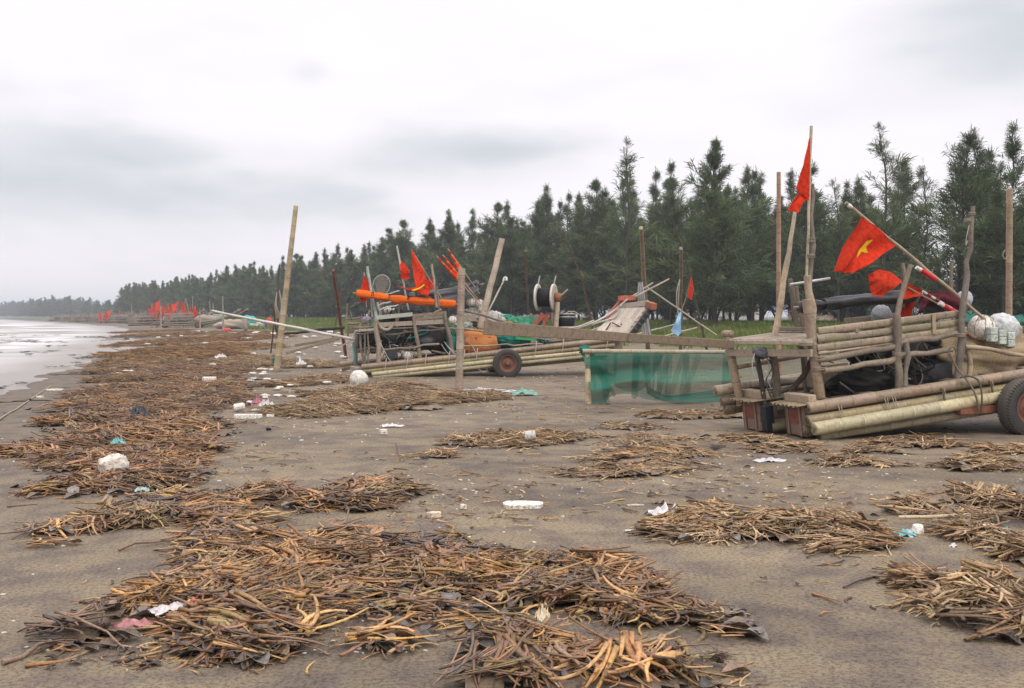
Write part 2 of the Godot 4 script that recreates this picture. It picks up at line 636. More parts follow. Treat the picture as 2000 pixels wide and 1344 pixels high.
func sand_colour(x: float, z: float) -> Color:
	var a := wobble.get_noise_2d(x * 5.0 + z * 2.0, z * 7.0 - x * 1.5)
	var b := fine.get_noise_2d(x * 3.0 + 70.0, z * 5.0)
	var t := clampf(0.55 + a * 0.8 + b * 0.6, 0, 1)
	var c := Color(0.165, 0.138, 0.104).lerp(Color(0.277, 0.229, 0.157), t)
	if z < -6.0 and z > -16.0 and x > 0.2 and x < 9.0: c = c.lerp(Color(0.33, 0.285, 0.21), clampf(rut(x, z) * 0.5, 0.0, 0.5))
	var wet := clampf(1.0 - (x - shore(z) - 0.6) / 3.6 + a * 0.4, 0, 1)
	c = c.lerp(Color(0.17, 0.145, 0.118), wet * 0.8)
	var i := inland(x, z)
	c = c.lerp(Color(0.09, 0.125, 0.04), smoothstep(15.0, 12.0, i + a * 6.0) * 0.8)
	c = c.lerp(Color(0.33, 0.29, 0.22), smoothstep(-9.0, -14.0, i) * smoothstep(-70.0, -20.0, z))
	return c

func make_ground() -> void:
	var m := grainy(0.78, noise_tex(0.04, 5, [[0.0, Color(0.50, 0.48, 0.50)], [0.38, Color(0.76, 0.74, 0.76)], [0.5, Color(0.96, 0.95, 0.95)], [0.62, Color(1, 1, 0.97)], [0.75, Color(1, 1, 1)], [1.0, Color(1, 1, 1)]], 11, 1024, 0.0, FastNoiseLite.TYPE_SIMPLEX_SMOOTH, 0.95), Vector3(0.7, 0.7, 0.7), noise_tex(0.05, 5, [], 12, 1024, 0.0, FastNoiseLite.TYPE_SIMPLEX_SMOOTH, 0.85), 0.28, 0.35)
	m.detail_enabled = true
	m.detail_blend_mode = BaseMaterial3D.BLEND_MODE_MUL
	m.detail_albedo = noise_tex(0.02, 5, [[0.0, Color(0.78, 0.76, 0.80)], [0.42, Color(0.92, 0.91, 0.93)], [0.55, Color(1, 0.99, 0.97)], [1.0, Color(1, 0.98, 0.93)]], 13)
	m.detail_uv_layer = BaseMaterial3D.DETAIL_UV_2
	m.uv2_triplanar = true
	m.uv2_world_triplanar = true
	m.uv2_scale = Vector3(0.23, 0.23, 0.23)
	var xs := lines([[-3000.0, -400.0, 260.0], [-400.0, -80.0, 20.0], [-80.0, -30.0, 2.5], [-30.0, -9.0, 0.5], [-9.0, -4.0, 0.12], [-4.0, 5.0, 0.05], [5.0, 9.0, 0.12], [9.0, 30.0, 0.5], [30.0, 90.0, 2.5], [90.0, 400.0, 20.0], [400.0, 3000.0, 260.0]])
	var zs := lines([[-4200.0, -500.0, 260.0], [-500.0, -120.0, 12.0], [-120.0, -40.0, 1.6], [-40.0, -20.0, 0.4], [-20.0, -11.0, 0.12], [-11.0, -3.5, 0.05], [-3.5, 2.0, 0.25], [2.0, 30.0, 2.0], [30.0, 300.0, 30.0]])
	var o := put("beach", grid(xs, zs, relief, sand_colour), m)
	tag(o, "grey brown wet sand beach running to the tree belt", "beach", "", "structure")
	make_sea()

func make_sea() -> void:
	var m := StandardMaterial3D.new()
	m.vertex_color_use_as_albedo = true
	m.roughness = 0.34
	m.metallic_specular = 0.6
	m.uv1_triplanar = true
	m.uv1_world_triplanar = true
	m.uv1_scale = Vector3(0.3, 0.3, 0.3)
	m.heightmap_enabled = true
	m.heightmap_texture = noise_tex(0.02, 4, [], 15)
	m.heightmap_scale = 1.0
	var xs := lines([[-5200.0, -400.0, 300.0], [-400.0, -90.0, 6.0], [-90.0, -30.0, 1.0], [-30.0, 0.0, 0.3]])
	var zs := lines([[-5200.0, -600.0, 300.0], [-600.0, -220.0, 10.0], [-220.0, -80.0, 1.5], [-80.0, -10.0, 0.3], [-10.0, 10.0, 2.0], [10.0, 200.0, 20.0]])
	var height := func(x: float, z: float) -> float:
		var off := shore(z) - x                                # metres out to sea
		if off < -8.0: return SEA_Y - 0.02
		var rise := smoothstep(3.0, 16.0, off)
		var swell := sin(off * 0.55 + wobble.get_noise_2d(x * 0.5, z * 0.5) * 5.0) * 0.07 * rise
		return SEA_Y + swell + wobble.get_noise_2d(x * 2.0, z * 2.0) * 0.012
	var colour := func(x: float, z: float) -> Color:
		var off := shore(z) - x
		var f := wobble.get_noise_2d(x * 1.6, z * 1.1) + 0.6 * fine.get_noise_2d(x * 1.2, z * 0.9)
		var foam := clampf(0.35 + f * 1.3 + 0.25 * sin(off * 0.55 + wobble.get_noise_2d(x * 0.5, z * 0.5) * 5.0 + 0.8), 0, 1) * smoothstep(0.5, 6.0, off)
		return Color(0.2, 0.17, 0.14).lerp(Color(0.72, 0.7, 0.71), foam)
	var keep := func(x: float, z: float) -> bool:
		return x < shore(z) + 12.0
	var o := put("sea", grid(xs, zs, height, colour, keep), m)
	tag(o, "pale grey sea washing in thin sheets over the sand", "sea", "", "structure")

# ---------------------------------------------------------------- casuarina belt
func spray(v: PackedVector3Array, c: PackedColorArray, at: Vector3, dir: Vector3, n: int, reach: float, col: Color) -> void:
	# a tuft of hanging needle-like branchlets
	for k in n:
		var d := (dir + Vector3(rng.randfn(0, 0.5), rng.randfn(0.0, 0.42), rng.randfn(0, 0.5))).normalized()
		var side := d.cross(Vector3(rng.randfn(), rng.randfn(), rng.randfn())).normalized() * reach * rng.randf_range(0.02, 0.045)
		var s := at + Vector3(rng.randfn(), rng.randfn(), rng.randfn()) * 0.07
		var mid := s + d * reach * 0.55
		var tip := s + d * reach * rng.randf_range(0.8, 1.2) - Vector3(0, reach * 0.25, 0)
		var cc := tone(col, rng.randf_range(0.8, 1.25))
		v.append_array(PackedVector3Array([s, mid + side, mid - side, mid + side, tip, mid - side]))
		for q in 6: c.append(cc)

func tree_meshes(h: float, wide: float, branches: int, tufts: int, needles: int, bare: float, lean: float, point := 1.0, stems := 1) -> Array:
	# one to three leaders from one foot, each with its own uneven whorls of feathery branches
	var wood := mb()
	var v := PackedVector3Array()
	var c := PackedColorArray()
	var base := Color(0.158, 0.215, 0.12)
	for stem in stems:
		var sh := h if stem == 0 else h * rng.randf_range(0.62, 0.92)
		var off := Vector2.ZERO if stem == 0 else Vector2(rng.randf_range(0.5, 1.15), 0).rotated(rng.randf() * TAU)
		var pts := PackedVector3Array()
		var radii := PackedFloat32Array()
		var bend := Vector2(rng.randfn(0, lean), rng.randfn(0, lean))
		for i in 11:
			var f := i / 10.0
			var o := off * smoothstep(0.0, 0.35, f)
			pts.append(Vector3(o.x + bend.x * f * f * sh + wobble.get_noise_2d(f * 40.0, sh * 77.0) * 0.4 * f, f * sh, o.y + bend.y * f * f * sh + wobble.get_noise_2d(f * 40.0, sh * 33.0) * 0.4 * f))
			radii.append(0.010 * sh * pow(1.0 - f, 0.8) + 0.008)
		pts[0].y = -0.3
		tube(wood, pts, radii, PackedColorArray([Color(0.07, 0.058, 0.048), Color(0.085, 0.07, 0.06)]), 6)
		var lobes := rng.randf() * 50.0
		for b in (branches if stem == 0 else int(branches * 0.6)):
			var f := bare + (1.0 - bare) * pow(rng.randf(), 0.95)
			f = clampf(f, 0.05, 0.995)
			var from := along(Array(pts), f)
			var az := rng.randf() * TAU
			var lobe := 1.0 + 1.1 * wobble.get_noise_3d(cos(az) * 22.0 + lobes, f * 95.0, sin(az) * 22.0)
			var grow := pow(1.0 - pow(f, 1.45), point + 0.2) * (0.75 + 0.25 * smoothstep(bare, bare + 0.15, f)) + 0.02
			var reach := wide * grow * rng.randf_range(0.55, 1.15) * clampf(lobe, 0.35, 1.6) * (1.0 if stem == 0 else 0.75)
			var rise := rng.randf_range(0.25, 0.95) + 1.3 * f * f
			var out := Vector3(cos(az), rise, sin(az)).normalized()
			var knots := PackedVector3Array()
			for k in 4:
				var t := k / 3.0
				knots.append(from + out * reach * t + Vector3(0, -0.22 * reach * t * t, 0) + Vector3(rng.randfn(), rng.randfn(), rng.randfn()) * 0.05 * reach * t)
			tube(wood, knots, PackedFloat32Array([0.012 + 0.008 * reach, 0.006]), PackedColorArray([Color(0.07, 0.06, 0.05)]), 4)
			var col := tone(base.lerp(Color(0.21, 0.25, 0.125), rng.randf() * rng.randf()), rng.randf_range(0.45, 1.45))
			for k in tufts:
				var t := 0.15 + 0.88 * (k + rng.randf()) / tufts
				spray(v, c, along(Array(knots), t), (out + Vector3(0, 0.15, 0)).normalized(), needles, clampf(0.30 + 0.2 * reach, 0.22, 0.75), col)
		for k in [7, 8, 9, 10]:                                  # the leader: upright, thin, drawn to a point
			spray(v, c, pts[k], Vector3(bend.x, 3.5, bend.y), int(needles * (0.9 if k < 10 else 0.5)), 0.62 - 0.04 * (k - 7), base)
	wood.generate_normals()
	var arr := []
	arr.resize(Mesh.ARRAY_MAX)
	arr[Mesh.ARRAY_VERTEX] = v
	arr[Mesh.ARRAY_COLOR] = c
	var nor := PackedVector3Array()
	nor.resize(v.size())
	for i in range(0, v.size(), 3):
		var q := (v[i + 2] - v[i]).cross(v[i + 1] - v[i]).normalized()
		nor[i] = q
		nor[i + 1] = q
		nor[i + 2] = q
	arr[Mesh.ARRAY_NORMAL] = nor
	var crown := ArrayMesh.new()
	crown.add_surface_from_arrays(Mesh.PRIMITIVE_TRIANGLES, arr)
	return [wood.commit(), crown]

func plant_tree(kind: Array, at: Vector3, scale: float, turn: float, label: String, group: String, called := "casuarina_tree") -> void:
	var t := thing(called, label, "tree", at, group)
	t.rotation.y = turn
	t.scale = Vector3(scale, scale, scale)
	var a := put("trunk", kind[0], M.wood, t)
	var b := put("crown", kind[1], M.leaf, t)
	a.position = Vector3.ZERO
	b.position = Vector3.ZERO

func belt(s: float, back: float) -> Vector3:
	# along the tree line: s metres from its point nearest the frame's right edge, back metres behind it
	var p := BELT + BELT_U * s - BELT_N * back
	return Vector3(p.x, ground(p.x, p.y), p.y)

func make_trees() -> void:
	rng.seed = 404
	var dense := []
	for k in 9:
		dense.append(tree_meshes(9.0, 3.0 + 0.5 * (k % 3), 92 - 8 * (k % 4), 9, 8, 0.08 + 0.03 * (k % 3), 0.035, 0.75 + 0.2 * (k % 4), 1 + k % 3))
	var spare := []
	for k in 3:
		spare.append(tree_meshes(9.0, 2.3, 50, 6, 5, 0.24, 0.03, 0.6))
	var bush := []
	for k in 3:
		bush.append(tree_meshes(3.4, 1.9, 40, 7, 7, 0.02, 0.02))
	# the belt, three rows deep, thinning out where it nears the right edge of the view
	var label_of := ["dark green casuarina tree in the front row of the shelter belt", "dark green casuarina tree in the middle of the shelter belt", "dark green casuarina tree at the back of the shelter belt"]
	for row in 3:
		var s := -26.0 + row * 1.3
		while s < 292.0:
			var far := clampf(s / 120.0, 0.0, 1.0)
			var gap := lerpf(2.3, 3.4, far) * rng.randf_range(0.75, 1.3)
			var p := belt(s, row * 3.1 + rng.randf_range(-0.9, 0.9))
			var thin := s > 4.5 and s < 13.0                    # the open stretch behind the near raft
			s += gap
			if thin and rng.randf() < (0.5 if row == 0 else 0.85): continue
			var size := rng.randf_range(lerpf(0.74, 0.86, far), lerpf(1.1, 1.06, far)) * (0.97 + 0.12 * wobble.get_noise_1d(s * 0.9))
			size *= 1.0 + 0.15 * smoothstep(18.0, 32.0, s) * smoothstep(110.0, 60.0, s)
			var kind: Array = spare[rng.randi() % 3] if thin else dense[rng.randi() % 9]
			if thin:
				plant_tree(kind, p, size, rng.randf() * TAU, "thin half bare casuarina tree in the open stretch behind the near raft", "thin casuarina trees behind the near raft", "sparse_casuarina")
			else:
				plant_tree(kind, p, size, rng.randf() * TAU, label_of[row], "casuarina trees of the shelter belt, row %d" % (row + 1))
	# trees that stand out of the belt
	var solo := [
		[1225.0, 66.0, 268.0, 0, "tall feathery casuarina with a see-through top rising above the belt, left of centre right"],
		[1312.0, 64.0, 312.0, 1, "slender pointed casuarina whose top stands alone between two taller trees"],
		[1398.0, 60.0, 268.0, 1, "tall broad casuarina with a ragged pointed top left of the upright red flag"],
		[1733.0, 51.0, 236.0, 0, "gaunt casuarina with wide bare side branches right of the starred red flag"],
		[1808.0, 52.0, 312.0, 0, "small thin casuarina with a bent top right of the gaunt one"],
		[1872.0, 49.0, 250.0, 1, "tall dark casuarina with a narrow top near the right edge"],
		[1965.0, 47.0, 238.0, 1, "tallest dark casuarina at the right edge of the view"],
		[1640.0, 56.0, 345.0, 0, "thin casuarina showing white sky between its twigs left of the starred red flag"],
		[1000.0, 90.0, 392.0, 1, "pointed casuarina standing above its neighbours in the middle of the belt"]]
	for q in solo:
		var top := P(q[0], q[2], q[1])
		var y := ground(top.x, top.z)
		var kind: Array = spare[rng.randi() % 3] if q[3] == 0 else dense[rng.randi() % 9]
		plant_tree(kind, Vector3(top.x, y, top.z), (top.y - y) / 9.3, rng.randf() * TAU, q[4], "", "casuarina_tree")
	# low growth under the belt
	for k in 110:
		var s := rng.randf_range(28.0, 230.0) if k > 22 else rng.randf_range(-15.0, 28.0)
		plant_tree(bush[rng.randi() % 3], belt(s, rng.randf_range(0.0, 9.0)), rng.randf_range(0.5, 1.1), rng.randf() * TAU, "low bushy casuarina sapling under the shelter belt", "saplings under the shelter belt", "casuarina_sapling")
	# woods farther along the bay, a mass
	far_wood("far_wood", dense, 300.0, 480.0, 130, 0.72, "dark wood beyond the far rafts where the belt turns with the bay")
	far_wood("hazy_wood", dense, 520.0, 820.0, 200, 1.0, "hazy wood on the headland across the bay")
	far_wood("faint_wood", dense, 900.0, 2300.0, 420, 1.0, "faint blue wood along the most distant shore")

func far_wood(called: String, kinds: Array, d0: float, d1: float, n: int, size: float, label: String) -> void:
	var mm := MultiMesh.new()
	mm.transform_format = MultiMesh.TRANSFORM_3D
	mm.mesh = kinds[0][1]
	mm.instance_count = n
	for i in n:
		var z := -lerpf(d0, d1, (i + rng.randf()) / n)
		var x := shore(z) + rng.randf_range(26.0, 60.0) + (0.0 if z > -500.0 else -10.0)
		var s := size * rng.randf_range(0.8, 1.25)
		mm.set_instance_transform(i, Transform3D(Basis.from_euler(Vector3(0, rng.randf() * TAU, 0)).scaled(Vector3(s * 1.5, s, s * 1.5)), Vector3(x, 0.3, z)))
	var o := MultiMeshInstance3D.new()
	o.name = called
	o.multimesh = mm
	o.material_override = M.leaf
	add_child(o)
	tag(o, label, "wood", "", "stuff")

# ---------------------------------------------------------------- drifted water hyacinth
var stalks := []          # near kinds
var rough_stalks := []    # coarser kinds for the distance
var bunches := []
var leaves := []
var tufts := []
var palette := [Color(0.60, 0.31, 0.105), Color(0.70, 0.43, 0.17), Color(0.46, 0.235, 0.095), Color(0.22, 0.13, 0.08), Color(0.33, 0.165, 0.085), Color(0.145, 0.10, 0.08), Color(0.52, 0.375, 0.14), Color(0.10, 0.074, 0.064), Color(0.38, 0.22, 0.12), Color(0.19, 0.135, 0.115)]
var dry_palette := [Color(0.60, 0.43, 0.25), Color(0.52, 0.35, 0.195), Color(0.70, 0.53, 0.34), Color(0.35, 0.23, 0.145), Color(0.47, 0.30, 0.17), Color(0.19, 0.13, 0.095), Color(0.58, 0.36, 0.175), Color(0.40, 0.29, 0.20)]

func stalk_into(st: SurfaceTool, a: Vector3, dir: Vector3, length: float, r: float, sides: int, steps: int, c: Color) -> void:
	var pts := PackedVector3Array([a])
	var radii := PackedFloat32Array([r * 1.25])
	var cols := PackedColorArray([tone(c, 0.7)])
	var p := a
	var d := dir
	var turn := rng.randf_range(-0.42, 0.42)
	var lift := rng.randf_range(-0.07, 0.05)
	var kink := rng.randi() % (steps + 2)
	for k in steps:
		p += d * length / steps
		pts.append(p)
		var f := float(k + 1) / steps
		radii.append(r * lerpf(1.1, 0.5, f) * rng.randf_range(0.85, 1.15))
		cols.append(tone(c, rng.randf_range(0.85, 1.1) * lerpf(1.1, 0.72, f * f)))
		d = d.rotated(Vector3.UP, turn + rng.randf_range(-0.1, 0.1))
		d.y += lift
		if k == kink:
			d = d.rotated(Vector3.UP, rng.randf_range(0.6, 1.5) * (1 if rng.randf() < 0.5 else -1))
			d.y += rng.randf_range(-0.05, 0.12)
		d = d.normalized()
	tube(st, pts, radii, cols, sides, 0.6)

func make_kinds() -> void:
	rng.seed = 77
	for k in 16:
		var st := mb()
		stalk_into(st, Vector3(-0.2, 0, 0), Vector3.RIGHT, rng.randf_range(0.14, 0.34), rng.randf_range(0.007, 0.0135), 6, 6, Color(1, 1, 1))
		st.generate_normals()
		stalks.append(st.commit())
	for k in 8:
		var st := mb()
		var n := 4 + k % 3
		for i in n:
			var d := Vector3(1, rng.randf_range(-0.02, 0.1), rng.randf_range(-0.33, 0.33)).normalized()
			stalk_into(st, Vector3(-0.22 + rng.randf() * 0.08, rng.randf() * 0.025, rng.randf_range(-0.04, 0.04)), d, rng.randf_range(0.18, 0.36), rng.randf_range(0.009, 0.0145), 6, 5, tone(Color(1, rng.randf_range(0.92, 1.05), rng.randf_range(0.85, 1.1)), rng.randf_range(0.65, 1.15)))
		st.generate_normals()
		bunches.append(st.commit())
	for k in 6:
		var st := mb()
		for i in 5:
			var a := rng.randf_range(-0.7, 0.7) + (PI if rng.randf() < 0.3 else 0.0)
			stalk_into(st, Vector3(rng.randf_range(-0.2, 0.1), rng.randf() * 0.05, rng.randf_range(-0.15, 0.15)), Vector3(cos(a), rng.randf_range(-0.03, 0.1), sin(a)), rng.randf_range(0.22, 0.4), rng.randf_range(0.009, 0.014), 4, 3, tone(Color(1, 1, 1), rng.randf_range(0.55, 1.15)))
		st.generate_normals()
		rough_stalks.append(st.commit())
	for k in 5:
		var st := mb()
		var rows := []
		var curl := rng.randf_range(2.0, 9.0)
		var fold := rng.randf_range(-4.0, 6.0)
		for i in 6:
			var line := []
			var f := i / 5.0
			var half := 0.05 * sin(PI * clampf(f * 0.92 + 0.06, 0, 1)) + 0.004
			for j in 5:
				var u := (j - 2) / 2.0
				line.append(Vector3((f - 0.5) * 0.17, 0.006 + curl * (u * half) * (u * half) * 1.6 + fold * 0.5 * pow((f - 0.5) * 0.14, 2.0) + rng.randf() * 0.006, u * half))
			rows.append(line)
		sheet(st, rows, 0.002, Color(1, 1, 1), Color(0.6, 0.6, 0.62))
		st.generate_normals()
		leaves.append(st.commit())
	for k in 3:
		var st := mb()
		blob(st, balls(Vector3(0, 0.012, 0), Vector3(0.035, 0.014, 0.028)), 0.4, 2.0, Color(0.7, 0.7, 0.7), Color(1, 1, 1), 6, 9)
		for i in 150:
			var a := Vector3(rng.randfn(0, 0.04), 0.02 + rng.randf() * 0.03, rng.randfn(0, 0.03))
			var b := a + Vector3(rng.randfn(0, 0.07), rng.randf_range(-0.03, 0.03), rng.randfn(0, 0.07))
			tri(st, a, b, a + Vector3(rng.randfn(0, 0.004), 0.004, rng.randfn(0, 0.004)), Color(1, 1, 1), Color(1, 1, 1), Color(0.6, 0.6, 0.6))
		st.generate_normals()
		tufts.append(st.commit())

class Heap:
	var e := []                        # ellipses: centre x, z, half sizes, height
	var area := 0.0
	var noise: FastNoiseLite
	var fine_by := 1.0                 # how much finer than the far windrow its ragged edge is
	func at(x: float, z: float) -> float:
		var best := -1.0
		var w := noise.get_noise_2d(x * 24.0 * fine_by, z * 24.0 * fine_by) * 1.1 + noise.get_noise_2d(x * 75.0 * fine_by, z * 75.0 * fine_by) * 0.45
		var gap := maxf(0.0, noise.get_noise_2d(x * 17.0 * fine_by + 500.0, z * 17.0 * fine_by) - 0.12) * 3.0
		for q in e:
			var u: float = (x - q[0]) / q[2]
			var v: float = (z - q[1]) / q[3]
			var g: float = 1.0 - (u * u + v * v) * (1.0 + w) - w * 0.25 - gap
			best = maxf(best, g * q[4])
		return best

func heap_of(spots: Array) -> Heap:
	# spots: centre and half sizes on the picture, and height in metres, turned into ellipses lying on the beach
	var h := Heap.new()
	h.noise = wobble
	for s in spots:
		var c := G(s[0], s[1])
		var n := G(s[0], s[1] + s[3])
		var f := G(s[0], s[1] - s[3])
		var rx: float = s[2] * -c.z / FOCAL
		var rz := absf(f.z - n.z) * 0.5
		h.e.append([c.x, (f.z + n.z) * 0.5, rx, rz, s[4] * (0.62 if -c.z < 14.0 else 0.85)])
		h.area += PI * rx * rz
	return h

func scatter(parent: Node, called: String, mesh: Mesh, m: Material, list: Array, cols: Array) -> void:
	if list.is_empty(): return
	var mm := MultiMesh.new()
	mm.transform_format = MultiMesh.TRANSFORM_3D
	mm.use_colors = true
	mm.mesh = mesh
	mm.instance_count = list.size()
	for i in list.size():
		mm.set_instance_transform(i, list[i])
		mm.set_instance_color(i, cols[i])
	var o := MultiMeshInstance3D.new()
	o.multimesh = mm
	o.material_override = m
	o.set_meta("kind", "stuff")
	var k := "%d/%s" % [parent.get_instance_id(), called]
	taken[k] = taken.get(k, -1) + 1
	o.name = called if taken[k] == 0 else "%s_%03d" % [called, taken[k]]
	parent.add_child(o, true)

func lie(x: float, y: float, z: float, yaw: float, tilt: float, s: float, thin := 1.0) -> Transform3D:
	return Transform3D(Basis.from_euler(Vector3(0, yaw, 0)) * Basis(Vector3(0, 0, 1), tilt) * Basis(Vector3(1, 0, 0), rng.randf_range(-0.14, 0.14)) * Basis.from_scale(Vector3(s, s * thin, s * thin)), Vector3(x, y, z))

func heap(called: String, label: String, spots: Array, per_m2: float, cols: Array, dry: bool, singles := 0, coarse := false, leafy := 0.25, size := 1.0, group := "") -> void:
	var h := heap_of(spots)
	if coarse: h.fine_by = 0.3
	var t := thing(called, label, "plant debris", Vector3.ZERO, group)
	# the matted core
	var lo := Vector2(1e9, 1e9)
	var hi := Vector2(-1e9, -1e9)
	for q in h.e:
		lo = lo.min(Vector2(q[0] - q[2] * 1.3, q[1] - q[3] * 1.3))
		hi = hi.max(Vector2(q[0] + q[2] * 1.3, q[1] + q[3] * 1.3))
	var step := maxf(0.035, maxf(hi.x - lo.x, hi.y - lo.y) / 130.0)
	var xs := PackedFloat32Array()
	var zs := PackedFloat32Array()
	for i in int((hi.x - lo.x) / step) + 2: xs.append(lo.x + i * step)
	for i in int((hi.y - lo.y) / step) + 2: zs.append(lo.y + i * step)
	var dark := Color(0.17, 0.125, 0.09) if not dry else Color(0.25, 0.185, 0.13)
	var mound := grid(xs, zs, func(x: float, z: float) -> float: return ground(x, z) + 0.012 + maxf(h.at(x, z) * 0.62, -0.03) + fine.get_noise_2d(x * 30.0, z * 30.0) * 0.012,
		func(x: float, z: float) -> Color: return tone(dark, 1.0 + 0.5 * fine.get_noise_2d(x * 40.0, z * 40.0)),
		func(x: float, z: float) -> bool: return h.at(x, z) > 0.014)
	put("matted_litter", mound, M.dry_stalk, t)
	var m: Material = M.dry_stalk if dry else M.stalk
	var n := int(h.area * per_m2 * (1.25 if not coarse else 1.0))
	var pools := {}
	var kinds := rough_stalks.size() if coarse else stalks.size() + bunches.size()
	var single := []
	for i in n:
		var q: Array = h.e[rng.randi() % h.e.size()]
		if rng.randf() > (q[2] * q[3] * PI) / h.area * h.e.size():
			continue
		var rr := sqrt(rng.randf()) * 1.03
		var th := rng.randf() * TAU
		var x: float = q[0] + q[2] * rr * cos(th)
		var z: float = q[1] + q[3] * rr * sin(th)
		var f := h.at(x, z)
		if f < -0.004: continue
		# lie downhill or across, in loose swirls
		var yaw := wobble.get_noise_2d(x * 22.0 + 300.0, z * 14.0) * 4.2 + rng.randfn(0, 0.5)
		var slope := (h.at(x + 0.06 * cos(yaw), z - 0.06 * sin(yaw)) - h.at(x - 0.06 * cos(yaw), z + 0.06 * sin(yaw))) / 0.12
		var tilt := clampf(atan(slope) * 0.8, -0.6, 0.6) + rng.randfn(0, 0.06)
		var y := ground(x, z) + 0.012 + maxf(f, 0.0) * 0.8 + absf(rng.randfn(0, 0.012))
		var s := size * rng.randf_range(0.7, 1.2)
		var xf := lie(x, y, z, yaw, tilt, s, rng.randf_range(0.3, 0.8) if dry else (rng.randf_range(0.25, 0.5) if rng.randf() < 0.4 else rng.randf_range(0.6, 1.0)))
		var col: Color = cols[rng.randi() % cols.size()]
		col = tone(col.lerp(cols[int(absf(wobble.get_noise_2d(x * 9.0, z * 9.0)) * 3.0 * cols.size()) % cols.size()], 0.55), rng.randf_range(0.5, 1.3))
		var kind := rng.randi() % kinds
		if not coarse and kind >= 16 and f < 0.02: kind = rng.randi() % 16
		if singles > 0 and kind < 16 and f > 0.01: single.append([z, xf, kind, col])
		else:
			if not pools.has(kind): pools[kind] = [[], []]
			pools[kind][0].append(xf)
			pools[kind][1].append(col)
	single.sort_custom(func(a, b): return a[0] > b[0])
	for i in single.size():
		var q: Array = single[i]
		if i < singles:
			var o := put("stalk", stalks[q[2]], M.tint[nearest_tint(q[3])], t)
			o.transform = q[1]
		else:
			if not pools.has(q[2]): pools[q[2]] = [[], []]
			pools[q[2]][0].append(q[1])
			pools[q[2]][1].append(q[3])
	for k in pools:
		var mesh: Mesh = rough_stalks[k] if coarse else (stalks[k] if k < 16 else bunches[k - 16])
		scatter(t, "stalk_litter", mesh, m, pools[k][0], pools[k][1])
	# wilted leaves and root tufts in between
	var lp := []
	var tp := []
	for k in 5: lp.append([[], []])
	for k in 3: tp.append([[], []])
	for i in int(n * leafy * 0.3):
		var q: Array = h.e[rng.randi() % h.e.size()]
		var rr := sqrt(rng.randf()) * 1.25
		var th := rng.randf() * TAU
		var x: float = q[0] + q[2] * rr * cos(th)
		var z: float = q[1] + q[3] * rr * sin(th)
		var f := h.at(x, z)
		if f < -0.03 or (f < 0.0 and rng.randf() < 0.6): continue
		var xf := lie(x, ground(x, z) + 0.008 + maxf(f, 0.0) * 0.85 + rng.randf() * 0.012, z, rng.randf() * TAU, rng.randfn(0, 0.2 if f > 0.0 else 0.06), size * rng.randf_range(0.35, 0.85))
		if rng.randf() < 0.95:
			var k := rng.randi() % 5
			lp[k][0].append(xf)
			lp[k][1].append(tone([Color(0.20, 0.145, 0.105), Color(0.23, 0.195, 0.17), Color(0.13, 0.10, 0.08), Color(0.30, 0.20, 0.13), Color(0.26, 0.225, 0.20)][rng.randi() % 5], rng.randf_range(0.7, 1.3)))
		else:
			var k := rng.randi() % 3
			tp[k][0].append(xf)
			tp[k][1].append(tone(Color(0.15, 0.105, 0.078), rng.randf_range(0.6, 1.3)))
	for k in 5: scatter(t, "leaf_litter", leaves[k], M.wet_leaf, lp[k][0], lp[k][1])
	for k in 3: scatter(t, "root_litter", tufts[k], M.dry_stalk, tp[k][0], tp[k][1])

func nearest_tint(c: Color) -> int:
	var best := 0
	var least := 9.0
	for i in M.tint.size():
		var k: Color = M.tint_of[i]
		var d := absf(k.r - c.r) + absf(k.g - c.g) + absf(k.b - c.b)
		if d < least:
			least = d
			best = i
	return best

